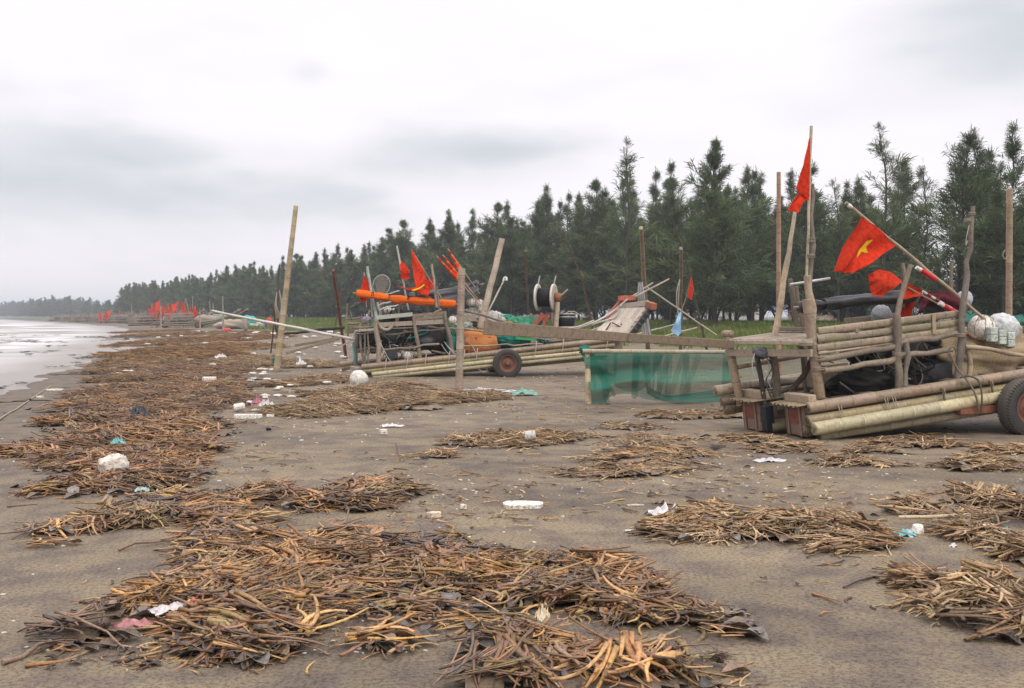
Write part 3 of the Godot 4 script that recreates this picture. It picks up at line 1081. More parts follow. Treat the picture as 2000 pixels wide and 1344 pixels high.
func make_debris() -> void:
	make_kinds()
	M.wet_leaf = grainy(0.35, M.speck, Vector3(2, 2, 2), null, 0, 0.5)
	M.tint = []
	M.tint_of = []
	for c in palette + dry_palette:
		var m: StandardMaterial3D = M.stalk.duplicate()
		m.albedo_color = c.linear_to_srgb()
		M.tint.append(m)
		M.tint_of.append(c)
	rng.seed = 1234
	heap("hyacinth_heap", "broad heap of wet brown hyacinth stalks filling the left foreground", [[180, 1042, 140, 22, 0.05], [330, 1012, 160, 36, 0.09], [520, 990, 170, 34, 0.10], [720, 972, 110, 30, 0.09], [430, 1060, 90, 30, 0.08], [480, 1100, 110, 50, 0.09], [620, 1105, 180, 66, 0.13], [800, 1115, 170, 52, 0.12], [960, 1135, 150, 46, 0.11], [1110, 1140, 140, 48, 0.11], [1235, 1180, 90, 46, 0.09], [330, 1180, 110, 28, 0.07], [450, 1160, 140, 46, 0.10], [500, 1225, 150, 46, 0.12], [470, 1275, 110, 28, 0.08], [640, 1170, 120, 40, 0.09]], 760.0, palette, false, 150, false, 0.3)
	heap("hyacinth_tuft", "small lone tuft of dark stalks with trailing stems at the lower left", [[150, 1248, 62, 26, 0.09], [215, 1262, 40, 14, 0.04]], 420.0, [palette[3], palette[5], palette[7], palette[8]], false, 12, false, 0.5)
	heap("hyacinth_heap", "loose heap of stalks and grey leaves in the middle foreground", [[840, 1192, 90, 16, 0.05], [760, 1255, 80, 20, 0.04], [985, 1215, 90, 26, 0.07], [1085, 1240, 110, 22, 0.07], [1000, 1275, 100, 30, 0.09], [1330, 1210, 130, 16, 0.04], [1455, 1238, 34, 16, 0.05]], 560.0, palette, false, 55, false, 0.7)
	heap("hyacinth_heap", "heap of yellow brown stalks cut by the lower edge of the view", [[1190, 1310, 120, 30, 0.11], [1340, 1325, 140, 24, 0.10], [920, 1338, 80, 14, 0.09], [1100, 1335, 90, 20, 0.07], [1260, 1352, 200, 20, 0.1]], 620.0, palette, false, 45, false, 0.35)
	heap("hyacinth_heap", "long dry heap of pale stalks lying in the right middle foreground", [[1385, 1022, 80, 36, 0.10], [1490, 1040, 100, 22, 0.08], [1600, 1035, 130, 22, 0.11], [1660, 1058, 80, 26, 0.10], [1350, 1040, 60, 20, 0.05]], 700.0, dry_palette, true, 22, false, 0.2)
	heap("hyacinth_heap", "dry heap of pale stalks at the right edge beside the blue wrapper", [[1880, 1010, 110, 24, 0.13], [1975, 1000, 90, 32, 0.17], [1900, 1050, 60, 18, 0.10], [1985, 1080, 60, 24, 0.12]], 640.0, dry_palette, true, 10, false, 0.25)
	heap("hyacinth_heap", "dry heap of pale stalks at the lower right edge of the view", [[1800, 1148, 60, 22, 0.09], [1850, 1185, 80, 24, 0.08], [1965, 1190, 100, 46, 0.16], [1990, 1235, 60, 26, 0.09]], 680.0, dry_palette, true, 26, false, 0.25)
	heap("hyacinth_heap", "low dry heap of stalks holding a clear cup in the middle of the beach", [[985, 864, 105, 15, 0.10], [1085, 860, 70, 10, 0.06]], 420.0, dry_palette, true, 0, false, 0.15)
	heap("hyacinth_heap", "wide flat spread of dry stalks right of the heap with the clear cup", [[1230, 862, 150, 10, 0.05], [1290, 890, 130, 14, 0.06], [1190, 925, 100, 9, 0.06], [1330, 915, 90, 9, 0.04], [1180, 897, 80, 6, 0.03]], 300.0, dry_palette, true, 0, false, 0.12)
	heap("hyacinth_drift", "thin broken drift of dry stalks in front of the near raft", [[1350, 815, 90, 5, 0.07], [1240, 838, 70, 4, 0.06], [1600, 882, 150, 6, 0.07], [1800, 870, 120, 5, 0.06], [1680, 908, 110, 5, 0.06], [1930, 912, 110, 10, 0.08], [1960, 885, 90, 5, 0.06], [1480, 862, 70, 5, 0.06], [860, 892, 60, 4, 0.05]], 420.0, dry_palette, true, 0, false, 0.1)
	heap("hyacinth_heap", "golden heap of stalks left of the lone stake before the far raft", [[640, 803, 105, 15, 0.12], [760, 788, 110, 13, 0.11], [860, 782, 90, 9, 0.08], [930, 778, 60, 7, 0.05]], 360.0, dry_palette, true, 0, true, 0.1)
	heap("hyacinth_heap", "golden heap of stalks lying by the white ball float", [[620, 748, 90, 8, 0.10], [740, 765, 90, 7, 0.08], [560, 752, 40, 5, 0.06], [680, 772, 90, 6, 0.06]], 300.0, dry_palette, true, 0, true, 0.1)
	heap("hyacinth_heap", "low heap of stalks round the foot of the tall bamboo pole", [[520, 712, 85, 7, 0.12], [620, 715, 70, 5, 0.08], [470, 705, 60, 6, 0.1]], 220.0, dry_palette, true, 0, true, 0.0)
	var brown := [palette[0], palette[2], palette[3], palette[4], palette[8], palette[6], palette[5], palette[7], palette[2], palette[4]]
	heap("hyacinth_windrow", "windrow of brown stalks beside the water, near left, around the white foam block", [[150, 960, 100, 14, 0.08], [285, 945, 110, 24, 0.11], [90, 882, 110, 14, 0.10], [200, 900, 120, 20, 0.09], [310, 890, 100, 26, 0.12], [250, 850, 130, 30, 0.16], [180, 820, 90, 12, 0.1], [340, 850, 100, 24, 0.13], [300, 920, 110, 30, 0.1]], 330.0, brown, false, 0, false, 0.25, 1.05)
	heap("hyacinth_windrow", "middle stretch of the brown stalk windrow along the waterline", [[330, 800, 110, 30, 0.11], [240, 785, 90, 18, 0.09], [300, 760, 120, 24, 0.12], [385, 768, 62, 18, 0.10], [220, 745, 70, 8, 0.09], [350, 735, 110, 20, 0.12], [280, 720, 80, 12, 0.10]], 120.0, brown, false, 0, true, 0.05, 1.0)
	heap("hyacinth_windrow", "distant stretch of the stalk windrow running towards the far rafts", [[330, 703, 100, 14, 0.14], [410, 700, 62, 10, 0.12], [300, 690, 70, 9, 0.12], [390, 682, 110, 10, 0.14], [470, 681, 80, 6, 0.12], [300, 672, 60, 7, 0.12], [390, 666, 110, 8, 0.15], [480, 662, 70, 6, 0.14], [330, 655, 70, 5, 0.15], [430, 652, 100, 4, 0.15], [300, 648, 40, 3, 0.12]], 26.0, brown + [dry_palette[1], dry_palette[4], dry_palette[6]], true, 0, true, 0.0, 1.25)
	loose()

func loose() -> void:
	# single stems, leaves and crumbs of foam strewn over the open sand
	var t := thing("strewn_litter", "scattered bits of stalk and leaf strewn over the open sand", "plant debris")
	tag(t, "", "", "", "stuff")
	rng.seed = 99
	var pools := []
	for k in 21: pools.append([[], []])
	for i in 15000:
		var d := 4.3 + 40.0 * pow(rng.randf(), 1.7)
		var px := rng.randf_range(-100.0, 2100.0)
		var x := (px - 1000.0) * d / FOCAL
		var clump := wobble.get_noise_2d(x * 6.0, d * 4.0)
		if clump < -0.02 + rng.randf() * 0.36 or x < shore(-d) + 0.8: continue
		var k := rng.randi() % 18
		var col: Color = dry_palette[rng.randi() % 8] if rng.randf() < 0.5 else palette[rng.randi() % 10]
		if k >= 16: col = tone(Color(0.19, 0.155, 0.125), rng.randf_range(0.5, 1.3))
		pools[k][0].append(lie(x, ground(x, -d) + 0.008, -d, rng.randf() * TAU, rng.randfn(0, 0.03), rng.randf_range(0.15, 0.8) * (0.55 if k >= 16 else 1.0)))
		pools[k][1].append(tone(col, rng.randf_range(0.7, 1.1)))
	for k in 21:
		scatter(t, "stem_litter" if k < 16 else "leaf_litter", stalks[k] if k < 16 else leaves[k - 16], M.dry_stalk, pools[k][0], pools[k][1])
	var st := mb()
	blob(st, balls(Vector3.ZERO, Vector3(1, 0.7, 1)), 0.3, 1.5, Color(0.8, 0.8, 0.8), Color(0.7, 0.7, 0.7), 4, 6)
	st.generate_normals()
	var list := []
	var cols := []
	for i in 7000:
		var d := 4.5 + 60.0 * pow(rng.randf(), 1.5)
		var x := rng.randf_range(-0.52, 0.52) * d
		var clump := wobble.get_noise_2d(x * 3.0 + 900.0, d * 3.0) + (0.25 if x < 0.0 and x > -0.28 * d else 0.0)
		if clump < rng.randf() * 0.55 or x < shore(-d) + 0.6: continue
		var s := rng.randf_range(0.003, 0.009) * (1.0 + d * 0.03)
		list.append(Transform3D(Basis.from_euler(Vector3(0, rng.randf() * TAU, 0)).scaled(Vector3(s * rng.randf_range(0.8, 2.2), s, s)), Vector3(x, relief(x, -d) + s * 0.3, -d)))
		cols.append(tone(Color(0.95, 0.93, 0.9), rng.randf_range(0.6, 1.0)))
	var f := thing("foam_crumbs", "white foam crumbs and shell bits sprinkled over the sand", "litter")
	tag(f, "", "", "", "stuff")
	scatter(f, "foam_crumb", st.commit(), M.foam, list, cols)

# ---------------------------------------------------------------- the near raft
const GREY := Color(0.24, 0.195, 0.15)
const GREYER := Color(0.20, 0.172, 0.145)
const TAN := Color(0.36, 0.285, 0.20)
const CULM := Color(0.29, 0.24, 0.14)
const CULM_OLD := Color(0.31, 0.235, 0.165)
const PALE := Color(0.50, 0.435, 0.285)
const RED := Color(0.72, 0.05, 0.018)
const YELLOW := Color(0.85, 0.55, 0.03)
const BLACK := Color(0.018, 0.018, 0.02)
const WHITE := Color(0.78, 0.76, 0.73)
const RUST := Color(0.155, 0.065, 0.042)
const TEAL := Color(0.035, 0.24, 0.20)
const TWINE := Color(0.36, 0.31, 0.24)

func piece(parent: Node, called: String, m: Material, a: Vector3, b: Vector3, r0: float, r1: float, c: Color, style := 0) -> void:
	var st := mb()
	if style == 0: bamboo(st, a, b, r0, r1, c)
	elif style == 1: stick(st, a, b, r0, r1, c)
	else: rod(st, a, b, r0, c, 8)
	part(called, st, m, parent)

func board(parent: Node, called: String, a: Vector3, b: Vector3, up: Vector3, w: float, h: float, c: Color, w_end := -1.0) -> void:
	var st := mb()
	plank(st, a, b, up, w, h, c, Color(-1, 0, 0), w_end)
	part(called, st, M.wood, parent)

func wheel(parent: Node, at: Vector3, axis: Vector3, r: float, w: float) -> void:
	var hub := Node3D.new()
	hub.name = "wheel"
	parent.add_child(hub, true)
	var rub := Color(0.04, 0.04, 0.042)
	var dust := Color(0.13, 0.115, 0.095)
	var st := mb()
	lathe(st, at, axis, [[-w * 0.42, r * 0.56, rub], [-w * 0.52, r * 0.62, rub], [-w * 0.56, r * 0.78, rub.lerp(dust, 0.2)], [-w * 0.5, r * 0.92, rub.lerp(dust, 0.35)], [-w * 0.36, r * 0.985, dust], [0.0, r, rub.lerp(dust, 0.6)], [w * 0.36, r * 0.985, dust], [w * 0.5, r * 0.92, rub.lerp(dust, 0.3)], [w * 0.56, r * 0.78, rub.lerp(dust, 0.15)], [w * 0.52, r * 0.62, rub], [w * 0.42, r * 0.56, rub]], 44)
	var u := side_of(axis)
	var v := axis.cross(u).normalized()
	for k in 56:
		var t := TAU * k / 56
		var d := u * cos(t) + v * sin(t)
		for e in [-1.0, 1.0]:
			plank(st, at + d * r * 0.975 + axis * w * 0.30 * e, at + d * r * 0.925 + axis * w * 0.53 * e, d.cross(axis), r * 0.055, 0.012, rub.lerp(dust, 0.3))
	part("tyre", st, M.rubber, hub)
	st = mb()
	var rust2 := Color(0.20, 0.098, 0.06)
	lathe(st, at, axis, [[w * 0.50, r * 0.60, RUST], [w * 0.53, r * 0.57, rust2], [w * 0.44, r * 0.53, RUST], [w * 0.22, r * 0.49, rust2], [w * 0.16, r * 0.36, RUST], [w * 0.28, r * 0.30, rust2], [w * 0.30, r * 0.17, RUST], [w * 0.5, r * 0.15, RUST], [w * 0.52, r * 0.05, rust2], [w * 0.52, 0.0, rust2]], 30)
	lathe(st, at, axis, [[-w * 0.45, r * 0.58, RUST], [-w * 0.1, r * 0.45, RUST], [-w * 0.1, 0.0, RUST]], 24)
	for k in 5:
		var t := TAU * k / 5
		lathe(st, at + (u * cos(t) + v * sin(t)) * r * 0.24, axis, [[w * 0.26, r * 0.03, rust2], [w * 0.36, r * 0.03, rust2], [w * 0.36, 0.0, rust2]], 6)
	part("rim", st, M.rust, hub)

func star_on(st: SurfaceTool, rows: Array, cu: float, cv: float, ru: float, rv: float, turn: float, c: Color) -> void:
	# a five-pointed star lying on a cloth grid
	var at := func(u: float, v: float, lift: float) -> Vector3:
		var nr := rows.size() - 1
		var nc: int = rows[0].size() - 1
		var x := clampf(u, 0, 0.999) * nc
		var y := clampf(v, 0, 0.999) * nr
		var i := int(y)
		var j := int(x)
		var p: Vector3 = (rows[i][j] as Vector3).lerp(rows[i][j + 1], x - j).lerp((rows[i + 1][j] as Vector3).lerp(rows[i + 1][j + 1], x - j), y - i)
		var n: Vector3 = (rows[i][j + 1] - rows[i][j]).cross(rows[i + 1][j] - rows[i][j]).normalized()
		return p + n * lift
	var ring := []
	for k in 10:
		var r := 1.0 if k % 2 == 0 else 0.4
		ring.append(Vector2(cos(turn + TAU * k / 10.0) * r * ru, sin(turn + TAU * k / 10.0) * r * rv))
	for lift in [0.004, -0.004]:
		for k in 10:
			var a := Vector2.ZERO
			var b: Vector2 = ring[k]
			var d: Vector2 = ring[(k + 1) % 10]
			for i in 4:
				for j in 4 - i:
					var q := func(x: int, y: int) -> Vector3:
						var w := a + (b - a) * x / 4.0 + (d - a) * y / 4.0
						return at.call(cu + w.x, cv + w.y, lift)
					tri(st, q.call(i, j), q.call(i + 1, j), q.call(i, j + 1), c, c, c)
					if i + j < 3: tri(st, q.call(i + 1, j), q.call(i + 1, j + 1), q.call(i, j + 1), c, c, c)

func ragged(a: Vector3, b: Vector3, n: int, by: float) -> Array:
	var out := []
	for i in n + 1:
		out.append(a.lerp(b, float(i) / n) + Vector3(rng.randfn(0, by * 0.4), rng.randfn(0, by), 0))
	return out

func flag_thing(label: String, pole: Array, r: float, pole_c: Color, group := "red flags on the rafts") -> Node3D:
	var t := thing("flag", label, "flag", pole[-1], group)
	var st := mb()
	for i in pole.size() - 1:
		stick(st, pole[i], pole[i + 1], r, r * 0.9, pole_c, 0.12, 0.012)
	part("flagpole", st, M.bamboo, t)
	return t

func rolled(called: String, label: String, cat: String, a: Vector3, b: Vector3, r: float, c: Color, c2: Color, m: Material, ties: Array, sag := 0.0) -> Node3D:
	# a sheet rolled round a pole: folds run along it, ties pinch it
	var t := thing(called, label, cat, a.lerp(b, 0.5))
	var st := mb()
	var n := 44
	var sides := 22
	var dir := (b - a).normalized()
	var u := side_of(dir)
	var w := dir.cross(u)
	var ph := rng.randf() * 90.0
	var rings := []
	var shade := []
	for i in n + 1:
		var f := float(i) / n
		var pinch := 1.0
		for q in ties: pinch -= 0.3 * exp(-pow((f - q) * 26.0, 2.0))
		var ring := []
		var sh := []
		for k in sides:
			var th := TAU * k / sides
			var e := 1.0 + 0.20 * wobble.get_noise_3d(cos(th) * 14.0 + ph, sin(th) * 14.0, f * 40.0) * 2.0 + 0.07 * sin(th * 5.0 + f * 9.0 + ph)
			var rr := r * pinch * e * (0.82 if i == 0 or i == n else 1.0)
			ring.append(a.lerp(b, f) + u * cos(th) * rr + w * sin(th) * rr - Vector3(0, sag * sin(f * PI), 0))
			sh.append(c.lerp(c2, clampf(0.5 + wobble.get_noise_2d(f * 120.0, th * 12.0 + ph), 0, 1)))
		rings.append(ring)
		shade.append(sh)
	for i in n:
		for k in sides:
			var k2 := (k + 1) % sides
			tri(st, rings[i][k], rings[i + 1][k], rings[i + 1][k2], shade[i][k], shade[i + 1][k], shade[i + 1][k2])
			tri(st, rings[i][k], rings[i + 1][k2], rings[i][k2], shade[i][k], shade[i + 1][k2], shade[i][k2])
	for k in sides:
		var k2 := (k + 1) % sides
		tri(st, a, rings[0][k], rings[0][k2], c2, c2, c2)
		tri(st, b, rings[n][k2], rings[n][k], c2, c2, c2)
	part("rolled_sheet", st, m, t)
	piece(t, "roller_pole", M.bamboo, a - dir * 0.07, b + dir * 0.12, 0.017, 0.015, TAN)
	for q in ties:
		st = mb()
		lashing(st, a.lerp(b, q), dir, r * 0.78, Color(0.03, 0.03, 0.03), 4)
		part("tie", st, M.rope, t)
	return t

func ball_float(label: String, at: Vector3, r: float, c: Color, c2: Color, corded := true, group := "white ball floats") -> void:
	var t := thing("ball_float", label, "float", at - Vector3(0, r, 0), group)
	var st := mb()
	blob(st, balls(at, Vector3(r, r * 0.96, r)), 0.035, 1.2, c, c2, 18, 26)
	part("foam_ball", st, M.foam, t)
	if corded:
		st = mb()
		for k in 4:
			var th := PI * k / 4 + rng.randf() * 0.3
			hoop(st, at, Vector3(cos(th), 0.0, sin(th)) * r * 1.02, Vector3(0.1, 1, 0.05).normalized() * r * 0.985, 0.0035, Color(0.22, 0.2, 0.17), 22, 4)
		part("cord_net", st, M.rope, t)

var near := Frame.new(Vector3(3.33, 0, -12.4), deg_to_rad(16.0))

func A(px: float, py: float, lat: float) -> Vector3:
	return on(near, px, py, lat)

func make_near_raft() -> void:
	rng.seed = 5
	var t := thing("fishing_raft", "bamboo fishing raft on rubber wheels at the right, nearest to the viewer, engine amidships", "raft", near.at(0.6, 0, 0.7))
	var down := Vector3(0, -1, 0)
	# side bundle: five culms, the palest lowest
	var ax := near.a
	var culms := [
		[A(1577, 797, 0.0), A(2010, 728, 0.0), 0.064, CULM_OLD], [A(1577, 822, 0.0), A(2010, 752, 0.0), 0.062, CULM],
		[A(1570, 841, 0.09), A(2010, 771, 0.09), 0.052, tone(CULM, 0.75)], [A(1590, 838, -0.10), A(2010, 766, -0.10), 0.074, PALE], [A(1600, 852, 0.02), A(2010, 788, 0.02), 0.058, tone(PALE, 0.72)]]
	for q in culms:
		var dir: Vector3 = (q[1] - q[0]).normalized()
		piece(t, "bamboo_culm", M.bamboo, q[0], q[0] + dir * 5.4, q[2], q[2] * 0.86, q[3])
	for q in [[A(1397, 764, 1.42), 0.066, TAN], [A(1409, 784, 1.42), 0.062, CULM_OLD], [A(1416, 801, 1.40), 0.060, tone(CULM, 0.8)]]:
		piece(t, "bamboo_culm", M.bamboo, q[0], q[0] + (culms[0][1] - culms[0][0]).normalized() * 5.6, q[1], q[1] * 0.86, q[2])
	# two foam-filled hull boxes in red brown sheet, corrugated lids, and a keel culm between them
	var slope: Vector3 = (culms[0][1] - culms[0][0]).normalized()
	var up := near.n.cross(slope).normalized()
	if up.y < 0: up = -up
	for q in [[1518.0, 1588.0, 0.07, 0.50, 796.0, 856.0, 848.0], [1437.0, 1497.0, 0.80, 1.22, 794.0, 838.0, 836.0]]:
		var lat_mid: float = (q[2] + q[3]) * 0.5
		var w: float = q[3] - q[2]
		var c := A((q[0] + q[1]) * 0.5, (q[4] + q[5]) * 0.5 + 1.0, lat_mid)
		var hgt := 0.34
		c.y = hgt * 0.5 + 0.01
		var st := mb()
		plank(st, c, c + slope * 5.2, up, w, hgt, Color(0.22, 0.155, 0.12), Color(0.27, 0.175, 0.14))
		part("hull_box", st, M.wood, t)
		for k in [-0.3, 0.3]:
			st = mb()
			plank(st, c - slope * 0.012 + near.n * w * k - up * hgt * 0.5, c - slope * 0.012 + near.n * w * k + up * hgt * 0.5, slope, 0.035, 0.012, Color(0.28, 0.2, 0.15))
			part("hull_batten", st, M.wood, t)
		st = mb()                                              # red paint left on the stern panel
		plank(st, c - slope * 0.006 + near.n * w * 0.02 - up * hgt * 0.1, c - slope * 0.006 + near.n * w * 0.02 + up * hgt * 0.36, slope, w * 0.52, 0.008, Color(0.27, 0.10, 0.075))
		part("paint_patch", st, M.wood, t)
		st = mb()
		var rows := []
		for i in 5:
			var line := []
			for j in 41:
				var f := j / 40.0
				line.append(c + up * (hgt * 0.5 + 0.022 + 0.011 * sin(f * 40.0)) + near.n * (f - 0.5) * (w + 0.14) + slope * (-0.13 + i * 0.12 + 0.015 * sin(j * 2.4) * (1 if i == 0 else 0)))
			rows.append(line)
		sheet(st, rows, 0.008, Color(0.30, 0.24, 0.15), Color(0.20, 0.155, 0.10))
		part("corrugated_lid", st, M.wood, t)
		board(t, "sill_beam", c + up * (hgt * 0.5 + 0.075) + near.n * (w * 0.62) + slope * 0.09, c + up * (hgt * 0.5 + 0.075) - near.n * (w * 0.62) + slope * 0.09, up, 0.10, 0.09, Color(0.40, 0.32, 0.23))
	for px in [[1490.0, 838.0, 0.72], [1507.0, 846.0, 0.58]]:
		var c: Vector3 = A(px[0], px[1], px[2])
		c.y = 0.075
		piece(t, "bamboo_culm", M.bamboo, c, c + slope * 3.2, 0.055, 0.05, tone(CULM, 0.8))
	# deck slats between the hulls
	for k in 9:
		var c := A(1575, 790, 0.12) + near.n * 0.02 + slope * (0.30 + k * 0.55)
		board(t, "deck_slat", c, c + near.n * 1.25, up, 0.14, 0.025, tone(GREY, rng.randf_range(0.7, 1.05)))
	# standing posts
	for q in [[1420.0, 655.0, 1447.0, 792.0, 1.22, 0.062, 0.058, TAN, 0], [1509.0, 690.0, 1524.0, 800.0, 0.80, 0.055, 0.055, GREY, 1], [1576.0, 585.0, 1602.0, 778.0, 0.22, 0.066, 0.072, CULM_OLD, 0],
		[1587.0, 360.0, 1580.0, 600.0, 0.34, 0.030, 0.042, GREYER, 1], [1577.0, 538.0, 1593.0, 700.0, 0.28, 0.050, 0.058, TAN, 1], [1543.0, 545.0, 1577.0, 772.0, 1.02, 0.038, 0.042, GREYER, 1], [1556.0, 560.0, 1570.0, 668.0, 1.26, 0.035, 0.035, GREY, 1],
		[1779.0, 517.0, 1752.0, 620.0, 0.10, 0.030, 0.045, GREY, 1], [1752.0, 615.0, 1756.0, 757.0, 0.10, 0.055, 0.060, GREY, 1], [1770.0, 668.0, 1768.0, 755.0, 0.06, 0.034, 0.036, GREYER, 1], [1763.0, 514.0, 1764.0, 600.0, 0.75, 0.026, 0.030, GREY, 1],
		[1901.0, 403.0, 1880.0, 620.0, 0.10, 0.030, 0.046, GREYER, 1], [1880.0, 600.0, 1872.0, 738.0, 0.10, 0.048, 0.052, GREYER, 1], [1889.0, 682.0, 1893.0, 735.0, 0.12, 0.034, 0.036, TAN, 1], [1860.0, 510.0, 1862.0, 640.0, 1.2, 0.026, 0.03, GREY, 1], [1548.0, 640.0, 1600.0, 775.0, 1.25, 0.04, 0.04, GREYER, 1]]:
		piece(t, "post", M.wood if q[8] == 1 else M.bamboo, A(q[0], q[1], q[4]), A(q[2], q[3], q[4]), q[5] * 0.84, q[6] * 0.84, q[7], q[8])
	var st0 := mb()
	blob(st0, balls(A(1421, 652, 1.22), Vector3(0.075, 0.045, 0.07)), 0.1, 1.0, TAN, GREY, 8, 12, 0.7)
	part("post_cap", st0, M.wood, t)
	# the stern platform
	var pa := A(1420, 668, 1.25)
	var pb := A(1583, 670, 0.15)
	board(t, "stern_plank", pa, pb, Vector3.UP, 0.11, 0.05, Color(0.40, 0.335, 0.265))
	board(t, "stern_plank", A(1418, 689, 1.25), A(1586, 690, 0.13), Vector3.UP, 0.05, 0.085, Color(0.33, 0.27, 0.21))
	for k in 11:
		var f := 0.04 + k / 11.0
		var a: Vector3 = pa.lerp(pb, f) + Vector3(0, 0.03, 0) - slope * 0.03
		board(t, "platform_slat", a, a + slope * (0.72 + 0.1 * rng.randf()), Vector3.UP, 0.075, 0.022, tone(Color(0.42, 0.35, 0.28), rng.randf_range(0.75, 1.1)))
	board(t, "stern_plank", pa + slope * 0.6 + Vector3(0, 0.09, 0), pb + slope * 0.62 + Vector3(0, 0.06, 0), Vector3.UP, 0.09, 0.045, GREY)
	# cross rails behind the stern
	for q in [[1440.0, 717.0, 1590.0, 690.0, 1.2, 0.032, TAN, 0], [1450.0, 752.0, 1640.0, 733.0, 1.3, 0.05, Color(0.42, 0.36, 0.28), 0], [1470.0, 772.0, 1680.0, 744.0, 1.2, 0.032, GREY, 1]]:
		piece(t, "cross_rail", M.bamboo if q[7] == 0 else M.wood, A(q[0], q[1], q[4]), A(q[2], q[3], q[4]), q[5], q[5], q[6], q[7])
	# the near side: split bamboo slats
	for q in [[1598.0, 647.0, 1872.0, 613.0, 0.105], [1597.0, 664.0, 1875.0, 630.0, 0.095], [1596.0, 680.0, 1876.0, 645.0, 0.10], [1598.0, 691.0, 1760.0, 669.0, 0.035]]:
		var a := A(q[0], q[1], 0.16)
		var b := A(q[2], q[3], 0.16)
		for k in 2:
			var split := mb()
			bamboo(split, a.lerp(b, 0.602 * k) + near.n * 0.008 * k, a.lerp(b, 0.6 if k == 0 else 1.0) + near.n * 0.008 * k, 0.017, 0.017, tone(Color(0.31, 0.25, 0.185), rng.randf_range(0.8, 1.1)), 0.33, 0.0, 12, q[4] * 0.40 / 0.017)
			part("side_slat", split, M.bamboo, t)
		# the same panel on the far side of the raft
		a = A(q[0], q[1], 0.16) + near.n * 1.2 + Vector3(0, -0.03, 0)
		b = A(q[2], q[3], 0.16) + near.n * 1.2 + Vector3(0, -0.03, 0)
		if q[4] > 0.05: board(t, "side_slat", a + slope * 1.1, b, near.n, q[4] * 0.8, 0.02, tone(GREY, rng.randf_range(0.7, 1.0)))
	board(t, "slat_brace", A(1824, 612, 0.14), A(1825, 652, 0.14), near.n, 0.05, 0.012, TAN)
	for q in [[1600.0, 703.0, 1872.0, 650.0, 0.15, 0.038, GREY, 1], [1610.0, 725.0, 1860.0, 682.0, 0.13, 0.036, GREY, 1], [1885.0, 678.0, 1998.0, 694.0, 0.08, 0.028, TAN, 1], [1880.0, 655.0, 1905.0, 660.0, 0.2, 0.025, Color(0.2, 0.11, 0.07), 1]]:
		piece(t, "side_rail", M.wood, A(q[0], q[1], q[4]), A(q[2], q[3], q[4]), q[5], q[5] * 0.9, q[6], 1)
	# a diagonal brace and the black steering gear hanging at the stern
	piece(t, "diagonal_brace", M.wood, A(1587, 700, 0.45), A(1530, 792, 0.62), 0.036, 0.03, Color(0.075, 0.058, 0.045), 1)
	var s := mb()
	curve(s, [A(1478, 692, 0.8), A(1486, 735, 0.8), A(1494, 790, 0.75), A(1503, 840, 0.68)], 0.030, Color(0.055, 0.045, 0.04), 5, 8)
	part("rudder_shaft", s, M.wood, t)
	s = mb()
	plank(s, A(1497, 792, 0.62), A(1502, 842, 0.62), ax, 0.13, 0.10, Color(0.012, 0.016, 0.025))
	part("rudder_housing", s, M.plastic, t)
	s = mb()
	blob(s, balls(A(1486, 690, 0.72), Vector3(0.09, 0.07, 0.08)), 0.3, 2.0, Color(0.05, 0.05, 0.055), Color(0.14, 0.14, 0.15), 9, 12)
	part("steering_knot", s, M.rope, t)
	for q in [[[1488, 690], [1508, 715], [1496, 745], [1510, 785]], [[1494, 692], [1502, 712], [1499, 740], [1507, 760]], [[1474, 690], [1469, 715], [1476, 742]], [[1500, 690], [1510, 720], [1506, 755], [1514, 778]], [[1482, 694], [1477, 712], [1481, 730]]]:
		var kn := []
		for p in q: kn.append(A(p[0], p[1], 0.7))
		s = mb()
		curve(s, kn, 0.007, [Color(0.1, 0.1, 0.1), Color(0.45, 0.43, 0.42), Color(0.06, 0.06, 0.06)][rng.randi() % 3], 6, 5)
		part("control_cable", s, M.rubber, t)
	# wheel pair and axle
	var hub := A(2004, 792, -0.30)
	hub.y = 0.315
	wheel(t, hub, -near.n, 0.335, 0.19)
	wheel(t, hub + near.n * 2.0, near.n, 0.335, 0.19)
	board(t, "axle_beam", hub + near.n * 0.1 - ax * 0.10, hub + near.n * 1.9 - ax * 0.10, Vector3.UP, 0.08, 0.08, Color(0.24, 0.09, 0.05))
	board(t, "axle_bracket", hub - ax * 0.75 + near.n * 0.2 + Vector3(0, -0.04, 0), hub - ax * 0.05 + near.n * 0.2 + Vector3(0, -0.02, 0), Vector3.UP, 0.09, 0.09, Color(0.25, 0.10, 0.06))
	# lashings round the culms
	for f in [0.36, 0.95, 1.05, 1.7, 2.35]:
		s = mb()
		var c: Vector3 = culms[1][0] + slope * f
		hoop(s, c, up * 0.16, near.n * 0.10, 0.006 if f < 1.5 else 0.011, TWINE if f < 1.5 else Color(0.12, 0.09, 0.07), 16, 5)
		hoop(s, c + slope * 0.02, up * 0.155 + slope * 0.02, near.n * 0.1, 0.005, TWINE, 16, 5)
		part("lashing", s, M.rope, t)
	for q in [[A(1575, 672, 0.2), 0.08], [A(1756, 690, 0.1), 0.075], [A(1875, 655, 0.1), 0.062], [A(1600, 700, 0.2), 0.085], [A(1432, 690, 1.22), 0.075], [A(1890, 430, 0.1), 0.04], [A(1899, 418, 0.1), 0.038], [A(1584, 470, 0.32), 0.05], [A(1583, 500, 0.32), 0.052], [A(1600, 720, 0.2), 0.082], [A(1446, 780, 1.22), 0.085]]:
		s = mb()
		lashing(s, q[0], Vector3.UP, q[1], TWINE, 4)
		part("lashing", s, M.rope, t)
	s = mb()
	curve(s, [A(1893, 440, 0.08), A(1888, 462, 0.05), A(1886, 480, 0.06), A(1890, 470, 0.08)], 0.007, TWINE, 6, 5)
	part("hanging_cord", s, M.rope, t)
	s = mb()
